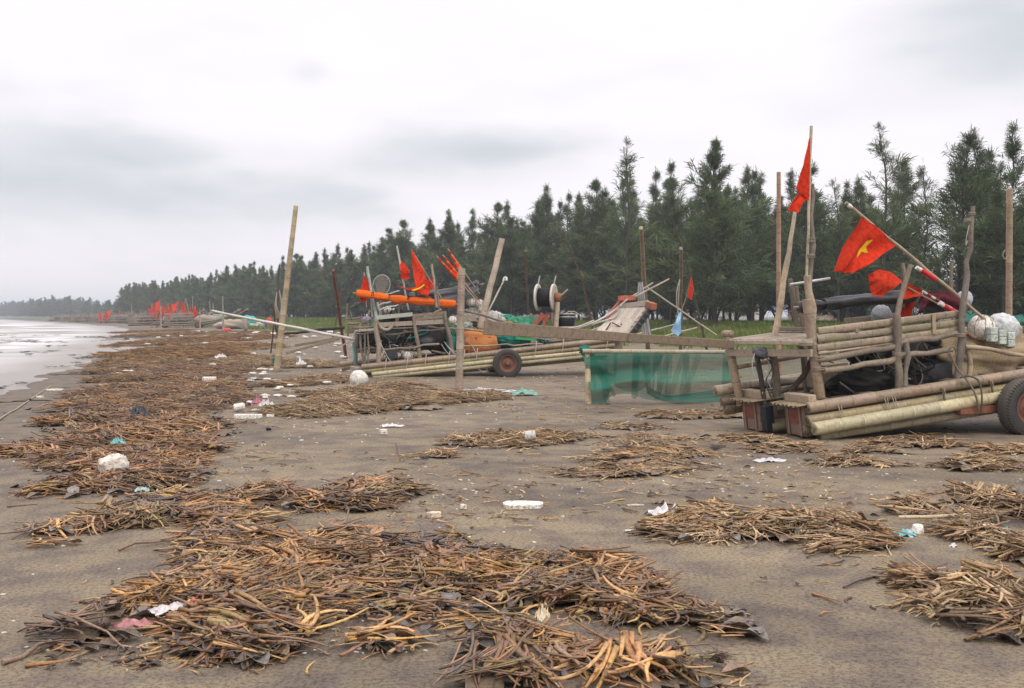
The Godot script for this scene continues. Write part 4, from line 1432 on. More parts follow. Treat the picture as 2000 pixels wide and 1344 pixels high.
	curve(s, [A(1855, 690, -0.02), A(1870, 720, -0.04), A(1888, 742, -0.12), A(1905, 770, -0.2), A(1912, 805, -0.18)], 0.011, Color(0.2, 0.17, 0.13), 6, 6)
	curve(s, [A(1851, 684, -0.02), A(1862, 678, -0.05), A(1868, 690, -0.03), A(1858, 700, -0.02), A(1851, 690, -0.02)], 0.010, Color(0.2, 0.17, 0.13), 6, 6)
	curve(s, [A(1876, 738, -0.1), A(1893, 735, -0.12), A(1912, 745, -0.16), A(1918, 775, -0.22), A(1916, 808, -0.2)], 0.011, Color(0.12, 0.10, 0.08), 6, 6)
	part("mooring_rope", s, M.rope, t)
	make_engine(t, slope, up)

func make_engine(t: Node, slope: Vector3, up: Vector3) -> void:
	var e := Node3D.new()
	e.name = "engine"
	t.add_child(e)
	var c := A(1745, 745, 0.62)
	var s := mb()
	plank(s, c - slope * 0.42 - up * 0.02, c + slope * 0.40 - up * 0.02, up, 0.42, 0.40, Color(0.02, 0.02, 0.022))
	part("engine_block", s, M.metal, e)
	s = mb()
	lathe(s, c + slope * -0.05 + up * 0.08 - near.n * 0.21, -near.n, [[0.0, 0.20, BLACK], [0.02, 0.22, BLACK], [0.07, 0.22, Color(0.03, 0.03, 0.03)], [0.075, 0.15, BLACK], [0.05, 0.06, BLACK], [0.11, 0.05, BLACK], [0.11, 0.0, BLACK]], 26)
	part("flywheel", s, M.metal, e)
	s = mb()
	blob(s, balls(c + up * 0.30 + slope * 0.1, Vector3(0.34, 0.14, 0.19), Vector3(0, 0.28, 0.17)), 0.25, 2.0, Color(0.014, 0.014, 0.016), Color(0.03, 0.03, 0.032), 10, 16, 0.6)
	part("fuel_tank", s, M.metal, e)
	s = mb()
	curve(s, [c + slope * 0.3 + up * 0.25, c + slope * 0.42 + up * 0.42, c + slope * 0.55 + up * 0.42], 0.045, BLACK, 6, 9)
	blob(s, balls(c + slope * 0.6 + up * 0.40, Vector3(0.10, 0.06, 0.07)), 0.1, 1.0, BLACK, Color(0.03, 0.03, 0.03), 8, 10)
	part("exhaust_pipe", s, M.metal, e)
	s = mb()
	var rows := []
	for i in 9:
		var line := []
		for j in 13:
			var u := j / 12.0
			var v := i / 8.0
			line.append(c + slope * (u * 1.05 - 0.42) + up * (0.16 - v * 0.42 + 0.03 * wobble.get_noise_2d(u * 60.0, v * 40.0)) - near.n * (0.26 + 0.07 * v + 0.07 * wobble.get_noise_2d(u * 70.0 + 20.0, v * 30.0)))
		rows.append(line)
	sheet(s, rows, 0.006, Color(0.014, 0.014, 0.016), Color(0.022, 0.022, 0.026))
	part("engine_cover", s, M.tarp, e)
	s = mb()
	blob(s, balls(c - slope * 0.62 + up * -0.05, Vector3(0.20, 0.16, 0.2)), 0.3, 1.6, Color(0.015, 0.015, 0.016), Color(0.05, 0.045, 0.04), 10, 14)
	part("gearbox", s, M.metal, e)
	for q in [[-0.5, 0.1, 0.2, 0.35], [-0.75, 0.05, 0.16, 0.3], [-0.3, 0.3, 0.12, 0.2], [0.15, 0.42, 0.1, 0.2]]:
		s = mb()
		hoop(s, c + slope * q[0] + up * q[1] - near.n * 0.2, slope * q[3], up * q[2], 0.012, Color(0.015, 0.015, 0.015), 16, 6, PI * 1.2, 0.4)
		part("hose", s, M.rubber, e)
	s = mb()
	rod(s, c + slope * -0.85 + up * 0.12 - near.n * 0.2, c + slope * -0.55 + up * -0.14 - near.n * 0.25, 0.012, Color(0.45, 0.45, 0.45))
	part("crank_rod", s, M.metal, e)
	s = mb()
	plank(s, c - slope * 0.95 + up * 0.17 + near.n * 0.2, c - slope * 0.55 + up * 0.17 + near.n * 0.2, up, 0.3, 0.26, Color(0.30, 0.24, 0.17))
	part("engine_crate", s, M.wood, e)

func make_near_cargo() -> void:
	rng.seed = 6
	var dark := thing("dark_net_heap", "black heap of netting and hoses under the side slats of the near raft", "net", A(1700, 780, 0.6))
	for q in [[1690, 742, 0.45, 0.34, 0.17], [1785, 745, 0.5, 0.24, 0.17], [1735, 690, 0.8, 0.5, 0.2], [1660, 760, 0.7, 0.3, 0.12], [1790, 690, 0.8, 0.24, 0.18]]:
		var lump := mb()
		blob(lump, balls(A(q[0], q[1], q[2]), Vector3(q[3], q[4], 0.24)), 0.3, 2.6, Color(0.012, 0.012, 0.013), Color(0.045, 0.042, 0.04), 16, 24)
		part("netting", lump, M.cloth, dark)
	for k in 26:
		var a := Vector2(rng.randf_range(1610, 1850), rng.randf_range(650, 700))
		var line := mb()
		curve(line, [A(a.x, a.y, 0.3), A(a.x + rng.randfn(0, 16), a.y + rng.randf_range(10, 40), 0.25), A(a.x + rng.randfn(0, 26), a.y + rng.randf_range(30, 80), 0.28)], rng.randf_range(0.005, 0.014), [BLACK, Color(0.06, 0.055, 0.05), TWINE, Color(0.2, 0.17, 0.14)][rng.randi() % 4], 5, 5)
		part("loose_line", line, M.rope, dark)
	# net bundle amidships
	var t := thing("net_bundle", "big tan bundle of fishing net bulging behind the engine of the near raft", "net", A(1925, 735, 0.75))
	var s := mb()
	blob(s, balls(A(1912, 700, 0.74), Vector3(0.84, 0.38, 0.44), Vector3(0, 0.28, 0.12)), 0.22, 1.1, Color(0.27, 0.205, 0.125), Color(0.40, 0.31, 0.20), 26, 40)
	part("netting", s, M.cloth, t)
	s = mb()
	for k in 5:
		var c := A(1850.0 + k * 36.0, 700.0 - k * 2.0, 0.78)
		hoop(s, c, Vector3(0, 0.35, 0), near.n * 0.43, 0.006, TWINE, 22, 4)
	part("binding_cord", s, M.rope, t)
	one("black_tub", bin_shape(A(1822, 768, 1.0), 0.24, 0.4), M.plastic, "black tub half hidden between the engine and the net bundle", "tub")
	ball_float("white ball float in a cord net on the tan net bundle of the near raft", A(1917, 640, 0.45), 0.16, Color(0.70, 0.66, 0.62), WHITE)
	t = thing("plastic_sack", "white plastic sack with pale green foam blocks tied to the raft at the right edge", "sack", A(1960, 670, 0.35))
	s = mb()
	blob(s, balls(A(1962, 638, 0.4), Vector3(0.19, 0.15, 0.16), Vector3(0, 0, -0.5)), 0.11, 1.5, Color(0.52, 0.55, 0.55), Color(0.68, 0.69, 0.69), 18, 26)
	part("sack", s, M.tarp, t)
	for i in 3:
		for j in 2:
			s = mb()
			var c := A(1938.0 + i * 17.0, 646.0 + i * 5.0 + j * 14.5, 0.24)
			plank(s, c - near.a * 0.049, c + near.a * 0.049, near.n, 0.084, 0.09, tone(Color(0.50, 0.57, 0.55), rng.randf_range(0.85, 1.15)))
			part("foam_block", s, M.foam, t)
	# rolled black tarpaulin over the deck
	rolled("rolled_tarpaulin", "black tarpaulin rolled on a bamboo pole over the deck of the near raft", "tarpaulin", A(1560, 600, 0.55), A(1786, 576, 0.75), 0.072, BLACK, Color(0.05, 0.05, 0.055), M.tarp, [0.2])
	s = mb()
	rod(s, A(1543, 556, 0.6), A(1621, 544, 0.6), 0.016, Color(0.6, 0.6, 0.6), 8)
	one("white_pipe", s, M.plastic, "short white plastic pipe tied across the stern posts of the near raft", "pipe")
	# maroon cloth hung over a dark float
	t = thing("cloth", "maroon cloth draped over the rail of the near raft by the float poles", "cloth", A(1835, 620, 0.6))
	s = mb()
	var top := [A(1800, 578, 0.55), A(1815, 570, 0.6), A(1850, 568, 0.6), A(1866, 574, 0.6), A(1880, 590, 0.55)]
	var foot := [A(1788, 622, 0.42), A(1806, 600, 0.45), A(1838, 596, 0.45), A(1860, 606, 0.42), A(1884, 608, 0.42)]
	sheet(s, cloth(top, foot, 12, 10, 0.05, 7.0, near.n), 0.008, Color(0.10, 0.022, 0.025), Color(0.06, 0.014, 0.018))
	part("cloth_front", s, M.cloth, t)
	s = mb()
	var back := [A(1796, 612, 0.9), A(1820, 606, 0.9), A(1850, 604, 0.9), A(1866, 606, 0.9), A(1880, 616, 0.9)]
	sheet(s, cloth(top, back, 12, 6, 0.03, 6.0, near.n), 0.008, Color(0.09, 0.02, 0.024), Color(0.06, 0.014, 0.018))
	part("cloth_back", s, M.cloth, t)
	var f := mb()
	blob(f, balls(A(1828, 602, 0.7), Vector3(0.16, 0.13, 0.14)), 0.1, 1.0, Color(0.07, 0.085, 0.085), Color(0.10, 0.13, 0.12), 12, 18)
	one("dark_float", f, M.plastic, "dark grey green float under the maroon cloth", "float")
	f = mb()
	blob(f, balls(A(1884, 585, 0.8), Vector3(0.10, 0.11, 0.1)), 0.15, 1.0, Color(0.35, 0.36, 0.38), Color(0.5, 0.5, 0.52), 10, 14)
	one("grey_sack", f, M.cloth, "small grey sack behind the tall stake of the near raft", "sack")
	f = mb()
	blob(f, balls(A(1722, 618, 1.15), Vector3(0.13, 0.14, 0.12)), 0.15, 1.2, Color(0.22, 0.24, 0.26), Color(0.34, 0.35, 0.36), 10, 14)
	one("grey_bundle", f, M.cloth, "grey bundle behind the upper slats of the near raft", "bundle")
	# flags
	t = flag_thing("big red flag with a yellow star on a long diagonal pole, near raft", [A(1652, 396, 0.35), A(1946, 642, 0.35)], 0.021, TAN)
	var hoist := [A(1684, 423, 0.33), A(1700, 436, 0.33), A(1730, 461, 0.33), A(1752, 479, 0.33)]
	var fly := ragged(A(1628, 529, 0.30), A(1668, 534, 0.22), 10, 0.008)
	var rows := cloth(hoist, fly, 20, 26, 0.03, 7.0, near.n)
	for i in rows.size():
		for j in rows[i].size():                              # a deep fold through the star, the left part turned away
			var x: float = float(i) / 20.0
			rows[i][j] += near.n * 0.10 * maxf(0.0, 0.34 - x) * (j / 26.0) + near.n * 0.025 * sin(x * 9.0 + j * 0.12)
	s = mb()
	sheet(s, rows, 0.003, RED, tone(RED, 0.9))
	part("flag_cloth", s, M.flag, t)
	s = mb()
	star_on(s, rows, 0.44, 0.45, 0.24, 0.27, 0.3, YELLOW)
	part("star", s, M.flag, t)
	s = mb()
	var lap := []
	for i in 10:
		var line := []
		for j in 27:
			line.append(rows[i][j] - near.n * (0.014 + 0.02 * sin(i * 0.35) * j / 26.0))
		lap.append(line)
	sheet(s, lap, 0.003, tone(RED, 0.8), tone(RED, 0.72))
	part("flag_fold", s, M.flag, t)
	s = mb()
	blob(s, balls(A(1659, 402, 0.35), Vector3(0.05, 0.026, 0.03), Vector3(0, 0, -0.7)), 0.05, 1, Color(0.72, 0.7, 0.6), WHITE, 8, 10)
	part("pole_tip", s, M.plastic, t)
	t = flag_thing("narrow red flag hanging furled from an upright pale pole, near raft", [A(1585, 246, 0.32), A(1575, 560, 0.32)], 0.018, Color(0.45, 0.38, 0.26))
	s = mb()
	sheet(s, cloth([A(1583, 268, 0.30), A(1582, 330, 0.30), A(1580, 392, 0.30)], [A(1579, 272, 0.28), A(1570, 322, 0.20), A(1556, 369, 0.18)], 16, 8, 0.02, 4.0, near.n), 0.003, RED, tone(RED, 0.85))
	part("flag_cloth", s, M.flag, t)
	s = mb()
	sheet(s, cloth([A(1581, 364, 0.28), A(1580, 378, 0.28), A(1576, 391, 0.28)], [A(1563, 374, 0.2), A(1546, 398, 0.2), A(1537, 412, 0.17)], 8, 8, 0.015, 4.0, near.n), 0.003, RED, tone(RED, 0.9))
	sheet(s, cloth([A(1563, 383, 0.22), A(1570, 391, 0.22)], [A(1538, 411, 0.18), A(1561, 415, 0.18)], 6, 6, 0.01, 4.0, near.n), 0.003, tone(RED, 1.05), RED)
	part("flag_fold", s, M.flag, t)
	t = flag_thing("tattered red flag on a red and white striped float pole, near raft", [A(1720, 530, 0.45), A(1880, 622, 0.45)], 0.013, Color(0.28, 0.2, 0.15))
	s = mb()
	var torn := ragged(A(1696, 546, 0.42), A(1708, 580, 0.42), 12, 0.018)
	sheet(s, cloth([A(1718, 526, 0.43), A(1742, 532, 0.43), A(1762, 549, 0.43)], torn + [A(1724, 580, 0.42)], 14, 14, 0.03, 5.0, near.n), 0.003, Color(0.74, 0.075, 0.035), RED)
	part("flag_cloth", s, M.flag, t)
	s = mb()
	sheet(s, cloth([A(1762, 549, 0.44), A(1780, 556, 0.44), A(1802, 568, 0.44)], [A(1766, 585, 0.46), A(1784, 580, 0.46), A(1800, 578, 0.46)], 8, 8, 0.02, 5.0, near.n), 0.003, RED, tone(RED, 0.8))
	part("flag_cloth", s, M.flag, t)
	s = mb()
	sheet(s, cloth([A(1762, 586, 0.80), A(1790, 580, 0.80)], [A(1744, 622, 0.80), A(1780, 622, 0.80)], 8, 8, 0.02, 4.0, near.n), 0.003, RED, tone(RED, 0.85))
	part("flag_tail", s, M.flag, t)
	for k in 9:
		s = mb()
		var a := A(1802, 569, 0.45).lerp(A(1875, 612, 0.45), k / 9.0)
		var b := A(1802, 569, 0.45).lerp(A(1875, 612, 0.45), (k + 1) / 9.0)
		rod(s, a, b, 0.016, WHITE if k % 2 == 0 else Color(0.4, 0.05, 0.04), 8)
		part("pole_stripe", s, M.plastic, t)
	for q in [[1790.0, 522.0, 1827.0, 546.0, 0.33, "red float stick with a white tip tied under the long diagonal flag pole"], [1834.0, 592.0, 1870.0, 613.0, 0.40, "red float stick with a white tip beside the maroon cloth"]]:
		t = thing("float_stick", q[5], "float", A(q[2], q[3], q[4]))
		s = mb()
		curve(s, [A(q[0], q[1], q[4]), A(q[0] + 3, q[1] + 2, q[4]), A(q[0] + 10, q[1] + 6, q[4])], 0.024, WHITE, 4, 9)
		part("float_tip", s, M.plastic, t)
		s = mb()
		rod(s, A(q[0] + 9, q[1] + 5.5, q[4]), A(q[2], q[3], q[4]), 0.031, Color(0.62, 0.035, 0.035), 10)
		part("float_body", s, M.plastic, t)
	# the oar plank laid out astern, and the pale stick against the stern
	t = thing("oar", "long weathered oar plank reaching left from the stern of the near raft", "oar", A(1420, 672, 1.1))
	s = mb()
	var o0 := A(1432, 673, 1.1)
	var o1 := A(945, 640, 0.6)
	plank(s, o0, o0.lerp(o1, 0.45), Vector3.FORWARD, 0.10, 0.035, Color(0.21, 0.165, 0.12))
	part("oar_shaft", s, M.wood, t)
	s = mb()
	plank(s, o0.lerp(o1, 0.452), o1, Vector3.FORWARD, 0.10, 0.035, Color(0.23, 0.18, 0.13), Color(-1, 0, 0), 0.155)
	part("oar_blade", s, M.wood, t)
	s = mb()
	stick(s, A(1553, 412, 0.7), A(1536, 520, 0.75), 0.02, 0.034, Color(0.52, 0.44, 0.33), 0.15, 0.01)
	stick(s, A(1536, 520, 0.75), A(1513, 662, 0.85), 0.034, 0.042, Color(0.52, 0.42, 0.30), 0.15, 0.02)
	one("pale_stick", s, M.wood, "long pale peeled stick leaning on the stern platform of the near raft", "pole")

func bin_shape(at: Vector3, r: float, h: float) -> SurfaceTool:
	var s := mb()
	lathe(s, at, Vector3.UP, [[0.0, 0.0, BLACK], [0.0, r * 0.85, BLACK], [h, r, BLACK], [h + 0.012, r * 1.04, Color(0.03, 0.03, 0.03)], [h, r * 0.95, BLACK], [0.03, r * 0.8, BLACK], [0.03, 0.0, BLACK]], 24)
	return s

# ---------------------------------------------------------------- the second raft, farther off
var second := Frame.new(Vector3(-3.09, 0, -24.75), deg_to_rad(8.0))

func B(px: float, py: float, lat: float) -> Vector3:
	return on(second, px, py, lat)

func make_far_raft() -> void:
	rng.seed = 15
	var f := second
	var t := thing("fishing_raft", "bamboo fishing raft with an orange sail roll and upturned slatted bow, behind the lone stake", "raft", f.at(2.0, 0, 0.8))
	var up := Vector3.UP
	var sl: Vector3 = (B(1200, 664, 0) - B(706, 717, 0)).normalized()
	# side bundle
	for q in [[706, 717, 960, 690, 1215, 661, 0.0, 0.060, CULM_OLD], [706, 726, 960, 699, 1200, 674, 0.02, 0.056, CULM], [726, 731, 960, 706, 1190, 684, -0.05, 0.048, PALE], [728, 737, 960, 714, 1185, 692, -0.03, 0.050, tone(PALE, 0.85)], [740, 739, 960, 719, 1180, 699, 0.1, 0.045, tone(CULM, 0.7)]]:
		piece(t, "bamboo_culm", M.bamboo, B(q[0], q[1], q[6]), B(q[2], q[3], q[6]), q[7], q[7], q[8])
		piece(t, "bamboo_culm", M.bamboo, B(q[2], q[3], q[6] + 0.003), B(q[4], q[5], q[6]), q[7] * 0.98, q[7] * 0.85, tone(q[8], 0.95))
	for q in [[664, 712, 1.5, TAN], [667, 720, 1.5, CULM_OLD]]:
		var a := B(q[0], q[1], q[2])
		piece(t, "bamboo_culm", M.bamboo, a, a + sl * 5.8, 0.06, 0.055, q[3])
	# hull boxes, deck slats
	for lat in [0.32, 1.2]:
		var c := f.at(0.1 if lat < 1.0 else -0.15, 0.17, lat)
		var s := mb()
		plank(s, c, c + sl * 5.6, up, 0.42, 0.30, Color(0.22, 0.17, 0.14), Color(0.32, 0.27, 0.22))
		part("hull_box", s, M.wood, t)
	for k in 11:
		var c: Vector3 = B(730, 712, 0.1) + sl * (k * 0.5)
		board(t, "deck_slat", c, c + f.n * 1.45, up, 0.16, 0.025, tone(GREY, rng.randf_range(0.7, 1.05)))
	for q in [[682, 730, 700, 746], [690, 722, 702, 738]]:
		board(t, "stern_block", B(q[0], q[1], 0.5), B(q[2], q[1] + 4, 0.3), up, 0.2, 0.18, Color(0.36, 0.31, 0.26))
	# posts and rails: x, y to x, y, lateral, radius, colour, round?
	for q in [[735, 626, 740, 708, 0.1, 0.060, Color(0.34, 0.27, 0.21), 1], [808, 616, 821, 704, 0.08, 0.045, GREY, 1], [868, 612, 884, 692, 0.08, 0.052, GREYER, 1], [872, 640, 880, 690, 0.3, 0.05, Color(0.1, 0.1, 0.11), 1], [703, 655, 710, 714, 0.25, 0.028, GREY, 1], [712, 650, 713, 714, 0.15, 0.022, GREYER, 1], [718, 652, 719, 713, 0.15, 0.022, GREY, 1], [696, 650, 694, 712, 0.6, 0.05, Color(0.28, 0.23, 0.18), 1], [690, 668, 694, 710, 0.45, 0.026, Color(0.08, 0.27, 0.25), 1],
		[678, 592, 679, 660, 1.5, 0.022, GREY, 1], [683, 606, 688, 626, 1.5, 0.018, GREYER, 1], [678, 592, 687, 572, 1.5, 0.008, BLACK, 1], [684, 600, 701, 592, 1.5, 0.014, GREYER, 1], [750, 585, 746, 625, 0.9, 0.022, GREYER, 1], [783, 600, 786, 622, 1.0, 0.024, GREY, 1], [843, 516, 853, 600, 0.15, 0.028, Color(0.4, 0.35, 0.3), 1], [853, 552, 857, 606, 0.05, 0.018, GREYER, 1], [717, 520, 735, 626, 0.4, 0.036, Color(0.42, 0.46, 0.40), 1], [721, 536, 727, 616, 0.5, 0.022, Color(0.46, 0.48, 0.44), 1],
		[737, 590, 744, 618, 0.7, 0.03, Color(0.40, 0.45, 0.40), 1], [757, 604, 760, 622, 0.8, 0.02, GREYER, 1], [800, 606, 797, 622, 0.9, 0.02, GREYER, 1], [926, 592, 928, 622, 1.3, 0.025, GREYER, 1], [905, 600, 908, 640, 1.0, 0.02, GREY, 1], [905, 690, 908, 655, 0.1, 0.022, GREY, 1]]:
		piece(t, "post", M.wood, B(q[0], q[1], q[4]), B(q[2], q[3], q[4]), q[5] * 0.9, q[5], q[6], 1)
	for q in [[676, 624, 726, 622, 1.5, 0.022, GREY, 1], [677, 632, 720, 630, 1.5, 0.028, GREY, 1], [749, 684, 858, 672, 0.06, 0.026, GREY, 1], [746, 654, 872, 643, 0.2, 0.020, GREYER, 1], [800, 590, 742, 605, 0.6, 0.016, WHITE, 1], [764, 589, 741, 596, 0.6, 0.018, Color(0.6, 0.6, 0.58), 1], [780, 568, 750, 575, 0.9, 0.018, Color(0.6, 0.6, 0.58), 1], [892, 640, 1063, 663, 0.1, 0.020, GREY, 1], [905, 676, 1060, 672, 0.04, 0.018, TAN, 1], [1063, 663, 1185, 655, 0.1, 0.018, TAN, 1], [904, 606, 990, 630, 0.35, 0.030, GREYER, 1], [690, 640, 735, 637, 0.25, 0.022, GREY, 1], [694, 652, 735, 650, 0.25, 0.02, GREYER, 1], [700, 683, 735, 680, 0.3, 0.02, GREYER, 1]]:
		piece(t, "rail", M.wood, B(q[0], q[1], q[4]), B(q[2], q[3], q[4]), q[5], q[5] * 0.9, q[6], 1)
	for q in [[733, 621, 806, 614, 0.09, Color(0.40, 0.42, 0.36)], [806, 617, 872, 611, 0.075, GREY], [806, 624, 872, 618, 0.07, GREY], [734, 635, 872, 628, 0.10, Color(0.34, 0.29, 0.23)], [733, 643, 806, 640, 0.03, GREYER], [678, 640, 722, 638, 0.07, GREY], [678, 647, 720, 646, 0.07, GREYER], [880, 624, 930, 620, 0.16, Color(0.30, 0.25, 0.20)], [700, 646, 738, 643, 0.05, Color(0.40, 0.35, 0.3)]]:
		var lat := 1.5 if q[0] < 680 else 0.1
		board(t, "side_slat", B(q[0], q[1], lat), B(q[2], q[3], lat), f.n, q[4], 0.025, q[5])
	for k in 7:
		var a := B(697.0 + k * 5.5, 647.0, 0.2) + f.n * 0.04
		board(t, "platform_slat", a, a + f.n * 1.2, up, 0.05, 0.02, tone(Color(0.40, 0.34, 0.28), rng.randf_range(0.8, 1.1)))
	# a horseshoe rope collar on the rail
	var st := mb()
	hoop(st, B(754, 630, 0.05), f.a * 0.15, Vector3(0, -0.16, 0), 0.035, Color(0.38, 0.33, 0.27), 12, 7, PI)
	part("rope_collar", st, M.rope, t)
	# engine, battery box and clutter inside
	var e := Node3D.new()
	e.name = "engine"
	t.add_child(e, true)
	st = mb()
	blob(st, balls(B(844, 655, 0.6), Vector3(0.42, 0.30, 0.3)), 0.3, 2.0, BLACK, Color(0.04, 0.04, 0.045), 14, 20, 0.7)
	part("engine_block", st, M.tarp, e)
	st = mb()
	plank(st, B(752, 692, 0.4), B(776, 689, 0.4), up, 0.24, 0.24, Color(0.055, 0.06, 0.07))
	part("battery_box", st, M.plastic, e)
	st = mb()
	lathe(st, B(766, 668, 0.5), up, [[0.0, 0.0, BLACK], [0.0, 0.09, Color(0.03, 0.06, 0.05)], [0.2, 0.1, Color(0.03, 0.06, 0.05)], [0.2, 0.0, BLACK]], 14)
	part("fuel_can", st, M.plastic, e)
	for k in 26:
		var a := Vector2(rng.randf_range(742, 812), rng.randf_range(640, 690))
		st = mb()
		curve(st, [B(a.x, a.y, 0.5), B(a.x + rng.randfn(0, 8), a.y + rng.randf_range(-3, 12), 0.45), B(a.x + rng.randfn(0, 14), a.y + rng.randf_range(4, 22), 0.4)], rng.randf_range(0.006, 0.016), [BLACK, GREYER, TWINE, Color(0.5, 0.5, 0.48)][rng.randi() % 4], 4, 5)
		part("loose_cord", st, M.rope, e)
	st = mb()
	plank(st, B(750, 668, 0.9), B(812, 662, 0.9), f.n, 0.30, 0.03, Color(0.24, 0.20, 0.17))
	part("engine_guard", st, M.wood, e)
	# wheels
	var hub := B(991, 711, -0.30)
	hub.y = 0.31
	wheel(t, hub, -f.n, 0.325, 0.17)
	wheel(t, hub + f.n * 2.2, f.n, 0.325, 0.17)
	board(t, "axle_beam", hub + f.n * 0.12, hub + f.n * 2.1, up, 0.07, 0.07, RUST)
	# upturned bow of split bamboo under a cross beam with red painted ends
	var la := [B(1158, 652, 0.15), B(1186, 626, 0.55), B(1212, 599, 0.75)]
	var ra := [B(1228, 652, 0.0), B(1250, 622, 0.1), B(1267, 594, 0.2)]
	var n := 13
	for k in n:
		var q0 := float(k) / n
		var c0 := (q0 + 0.5 / n)
		for i in 2:
			var a: Vector3 = (la[i] as Vector3).lerp(ra[i], c0)
			var b: Vector3 = (la[i + 1] as Vector3).lerp(ra[i + 1], c0)
			board(t, "bow_slat", a, b, (b - a).cross(ra[i] - la[i]), a.distance_to((la[i] as Vector3).lerp(ra[i], q0 - 0.5 / n)) * 0.94, 0.02, tone(Color(0.50, 0.44, 0.375), rng.randf_range(0.8, 1.1)))
	board(t, "bow_beam", B(1213, 599, 0.72), B(1266, 592, 0.18), up, 0.10, 0.12, Color(0.42, 0.37, 0.31))
	st = mb()
	plank(st, B(1265, 595, 0.2), B(1278, 599, -0.02), up, 0.15, 0.15, Color(0.36, 0.13, 0.08))
	part("beam_end", st, M.wood, t)
	st = mb()
	plank(st, B(1234, 653, -0.02), B(1274, 601, 0.10), up, 0.09, 0.10, Color(0.035, 0.033, 0.033))
	part("bow_bumper", st, M.rubber, t)
	for k in 5:
		st = mb()
		lashing(st, B(1238, 645, -0.02).lerp(B(1271, 603, 0.10), k / 4.5 + 0.05), B(1273, 601, 0.10) - B(1232, 653, -0.02), 0.10, Color(0.16, 0.15, 0.14), 3)
		part("lashing", st, M.rope, t)
	for q in [[[1100, 650], [1150, 634], [1190, 614], [1226, 584]], [[1110, 645], [1160, 630], [1200, 606], [1213, 596]], [[1142, 648], [1170, 640], [1200, 620], [1212, 606]], [[1185, 647], [1215, 634], [1240, 622], [1256, 620]], [[1096, 648], [1140, 640], [1175, 628], [1196, 622]], [[1065, 655], [1095, 644], [1130, 638], [1160, 626]]]:
		var kn := []
		for p in q: kn.append(B(p[0], p[1], 0.35 + rng.randf() * 0.3))
		st = mb()
		curve(st, kn, 0.022, Color(0.52, 0.49, 0.44), 6, 6)
		part("white_rod", st, M.plastic, t)
	for q in [[1195, 630, 1215, 640], [1213, 632, 1218, 646], [1182, 648, 1193, 630]]:
		st = mb()
		plank(st, B(q[0], q[1], 0.2), B(q[2], q[3], 0.15), f.n, 0.03, 0.03, RUST)
		part("bow_bracket", st, M.rust, t)
	for x in [752.0, 794.0, 830.0, 876.0, 905.0, 930.0, 1045.0, 1098.0, 1185.0]:
		st = mb()
		var y: float = 722.0 - (x - 706.0) * 0.112
		hoop(st, B(x, y, 0.0), Vector3(0.03, 0.19, 0), f.n * 0.09, 0.009, Color(0.5, 0.47, 0.42), 16, 5)
		part("lashing", st, M.rope, t)
	for q in [[742, 668, 764, 708], [862, 672, 880, 695], [868, 668, 890, 692], [905, 700, 948, 728], [920, 672, 952, 722], [874, 676, 900, 690]]:
		st = mb()
		rope(st, B(q[0], q[1], 0.0), B(q[2], q[3], -0.05), 0.03, 0.008, Color(0.5, 0.49, 0.46), 6)
		part("tie_rope", st, M.rope, t)
	# reel for the warp, on its red bracket
	var r := thing("net_reel", "black net reel with pale flanges on the deck of the second raft", "reel", B(1066, 640, 0.7))
	var axis := (f.a * 0.9 - f.n * 0.42).normalized()
	var c := B(1066, 581, 0.7)
	st = mb()
	lathe(st, c, axis, [[-0.16, 0.0, BLACK], [-0.16, 0.22, BLACK], [0.16, 0.22, BLACK], [0.16, 0.0, BLACK]], 26)
	part("reel_drum", st, M.rubber, r)
	for e2 in [-1.0, 1.0]:
		st = mb()
		lathe(st, c + axis * e2 * 0.19, axis, [[-0.02, 0.0, WHITE], [-0.025, 0.27, Color(0.5, 0.48, 0.45)], [-0.02, 0.31, Color(0.6, 0.58, 0.55)], [0.02, 0.31, Color(0.6, 0.58, 0.55)], [0.025, 0.27, Color(0.42, 0.36, 0.28)], [0.03, 0.1, Color(0.40, 0.33, 0.25)], [0.03, 0.0, RUST]], 30)
		part("reel_flange", st, M.rust, r)
		st = mb()
		rod(st, c + axis * e2 * 0.19 + Vector3(0, 0.28, 0), c + axis * (e2 * 0.19 + 0.05) + Vector3(0, 0.50, 0), 0.016, Color(0.55, 0.53, 0.5))
		part("reel_handle", st, M.metal, r)
	st = mb()
	lathe(st, c + axis * 0.22, axis, [[0.0, 0.11, RUST], [0.14, 0.10, Color(0.3, 0.13, 0.07)], [0.14, 0.0, RUST]], 14)
	part("reel_gear", st, M.rust, r)
	st = mb()
	rod(st, c + axis * 0.32, c + axis * 0.52 + Vector3(0, 0.18, 0), 0.02, Color(0.42, 0.36, 0.3))
	part("reel_crank", st, M.wood, r)
	for q in [[1060, 612, 1042, 640], [1070, 612, 1058, 644], [1078, 610, 1084, 642], [1064, 616, 1044, 632]]:
		board(r, "reel_bracket", B(q[0], q[1], 0.6), B(q[2], q[3], 0.65), f.n, 0.08, 0.05, Color(0.40, 0.115, 0.08))
	piece(r, "reel_post", M.wood, B(1089, 590, 0.5), B(1086, 642, 0.5), 0.05, 0.06, Color(0.40, 0.33, 0.25), 1)
	piece(r, "reel_post", M.wood, B(1079, 612, 0.6), B(1082, 642, 0.6), 0.06, 0.06, GREY, 1)
	# black barrel with pale hoops
	r = thing("barrel", "black barrel with white hoops beside the net reel", "barrel", B(1105, 645, 0.7))
	st = mb()
	c = B(1105, 642, 0.7)
	lathe(st, c, up, [[0.0, 0.0, BLACK], [0.0, 0.19, BLACK], [0.2, 0.215, BLACK], [0.36, 0.19, Color(0.03, 0.03, 0.035)], [0.36, 0.0, BLACK]], 24)
	part("barrel_body", st, M.plastic, r)
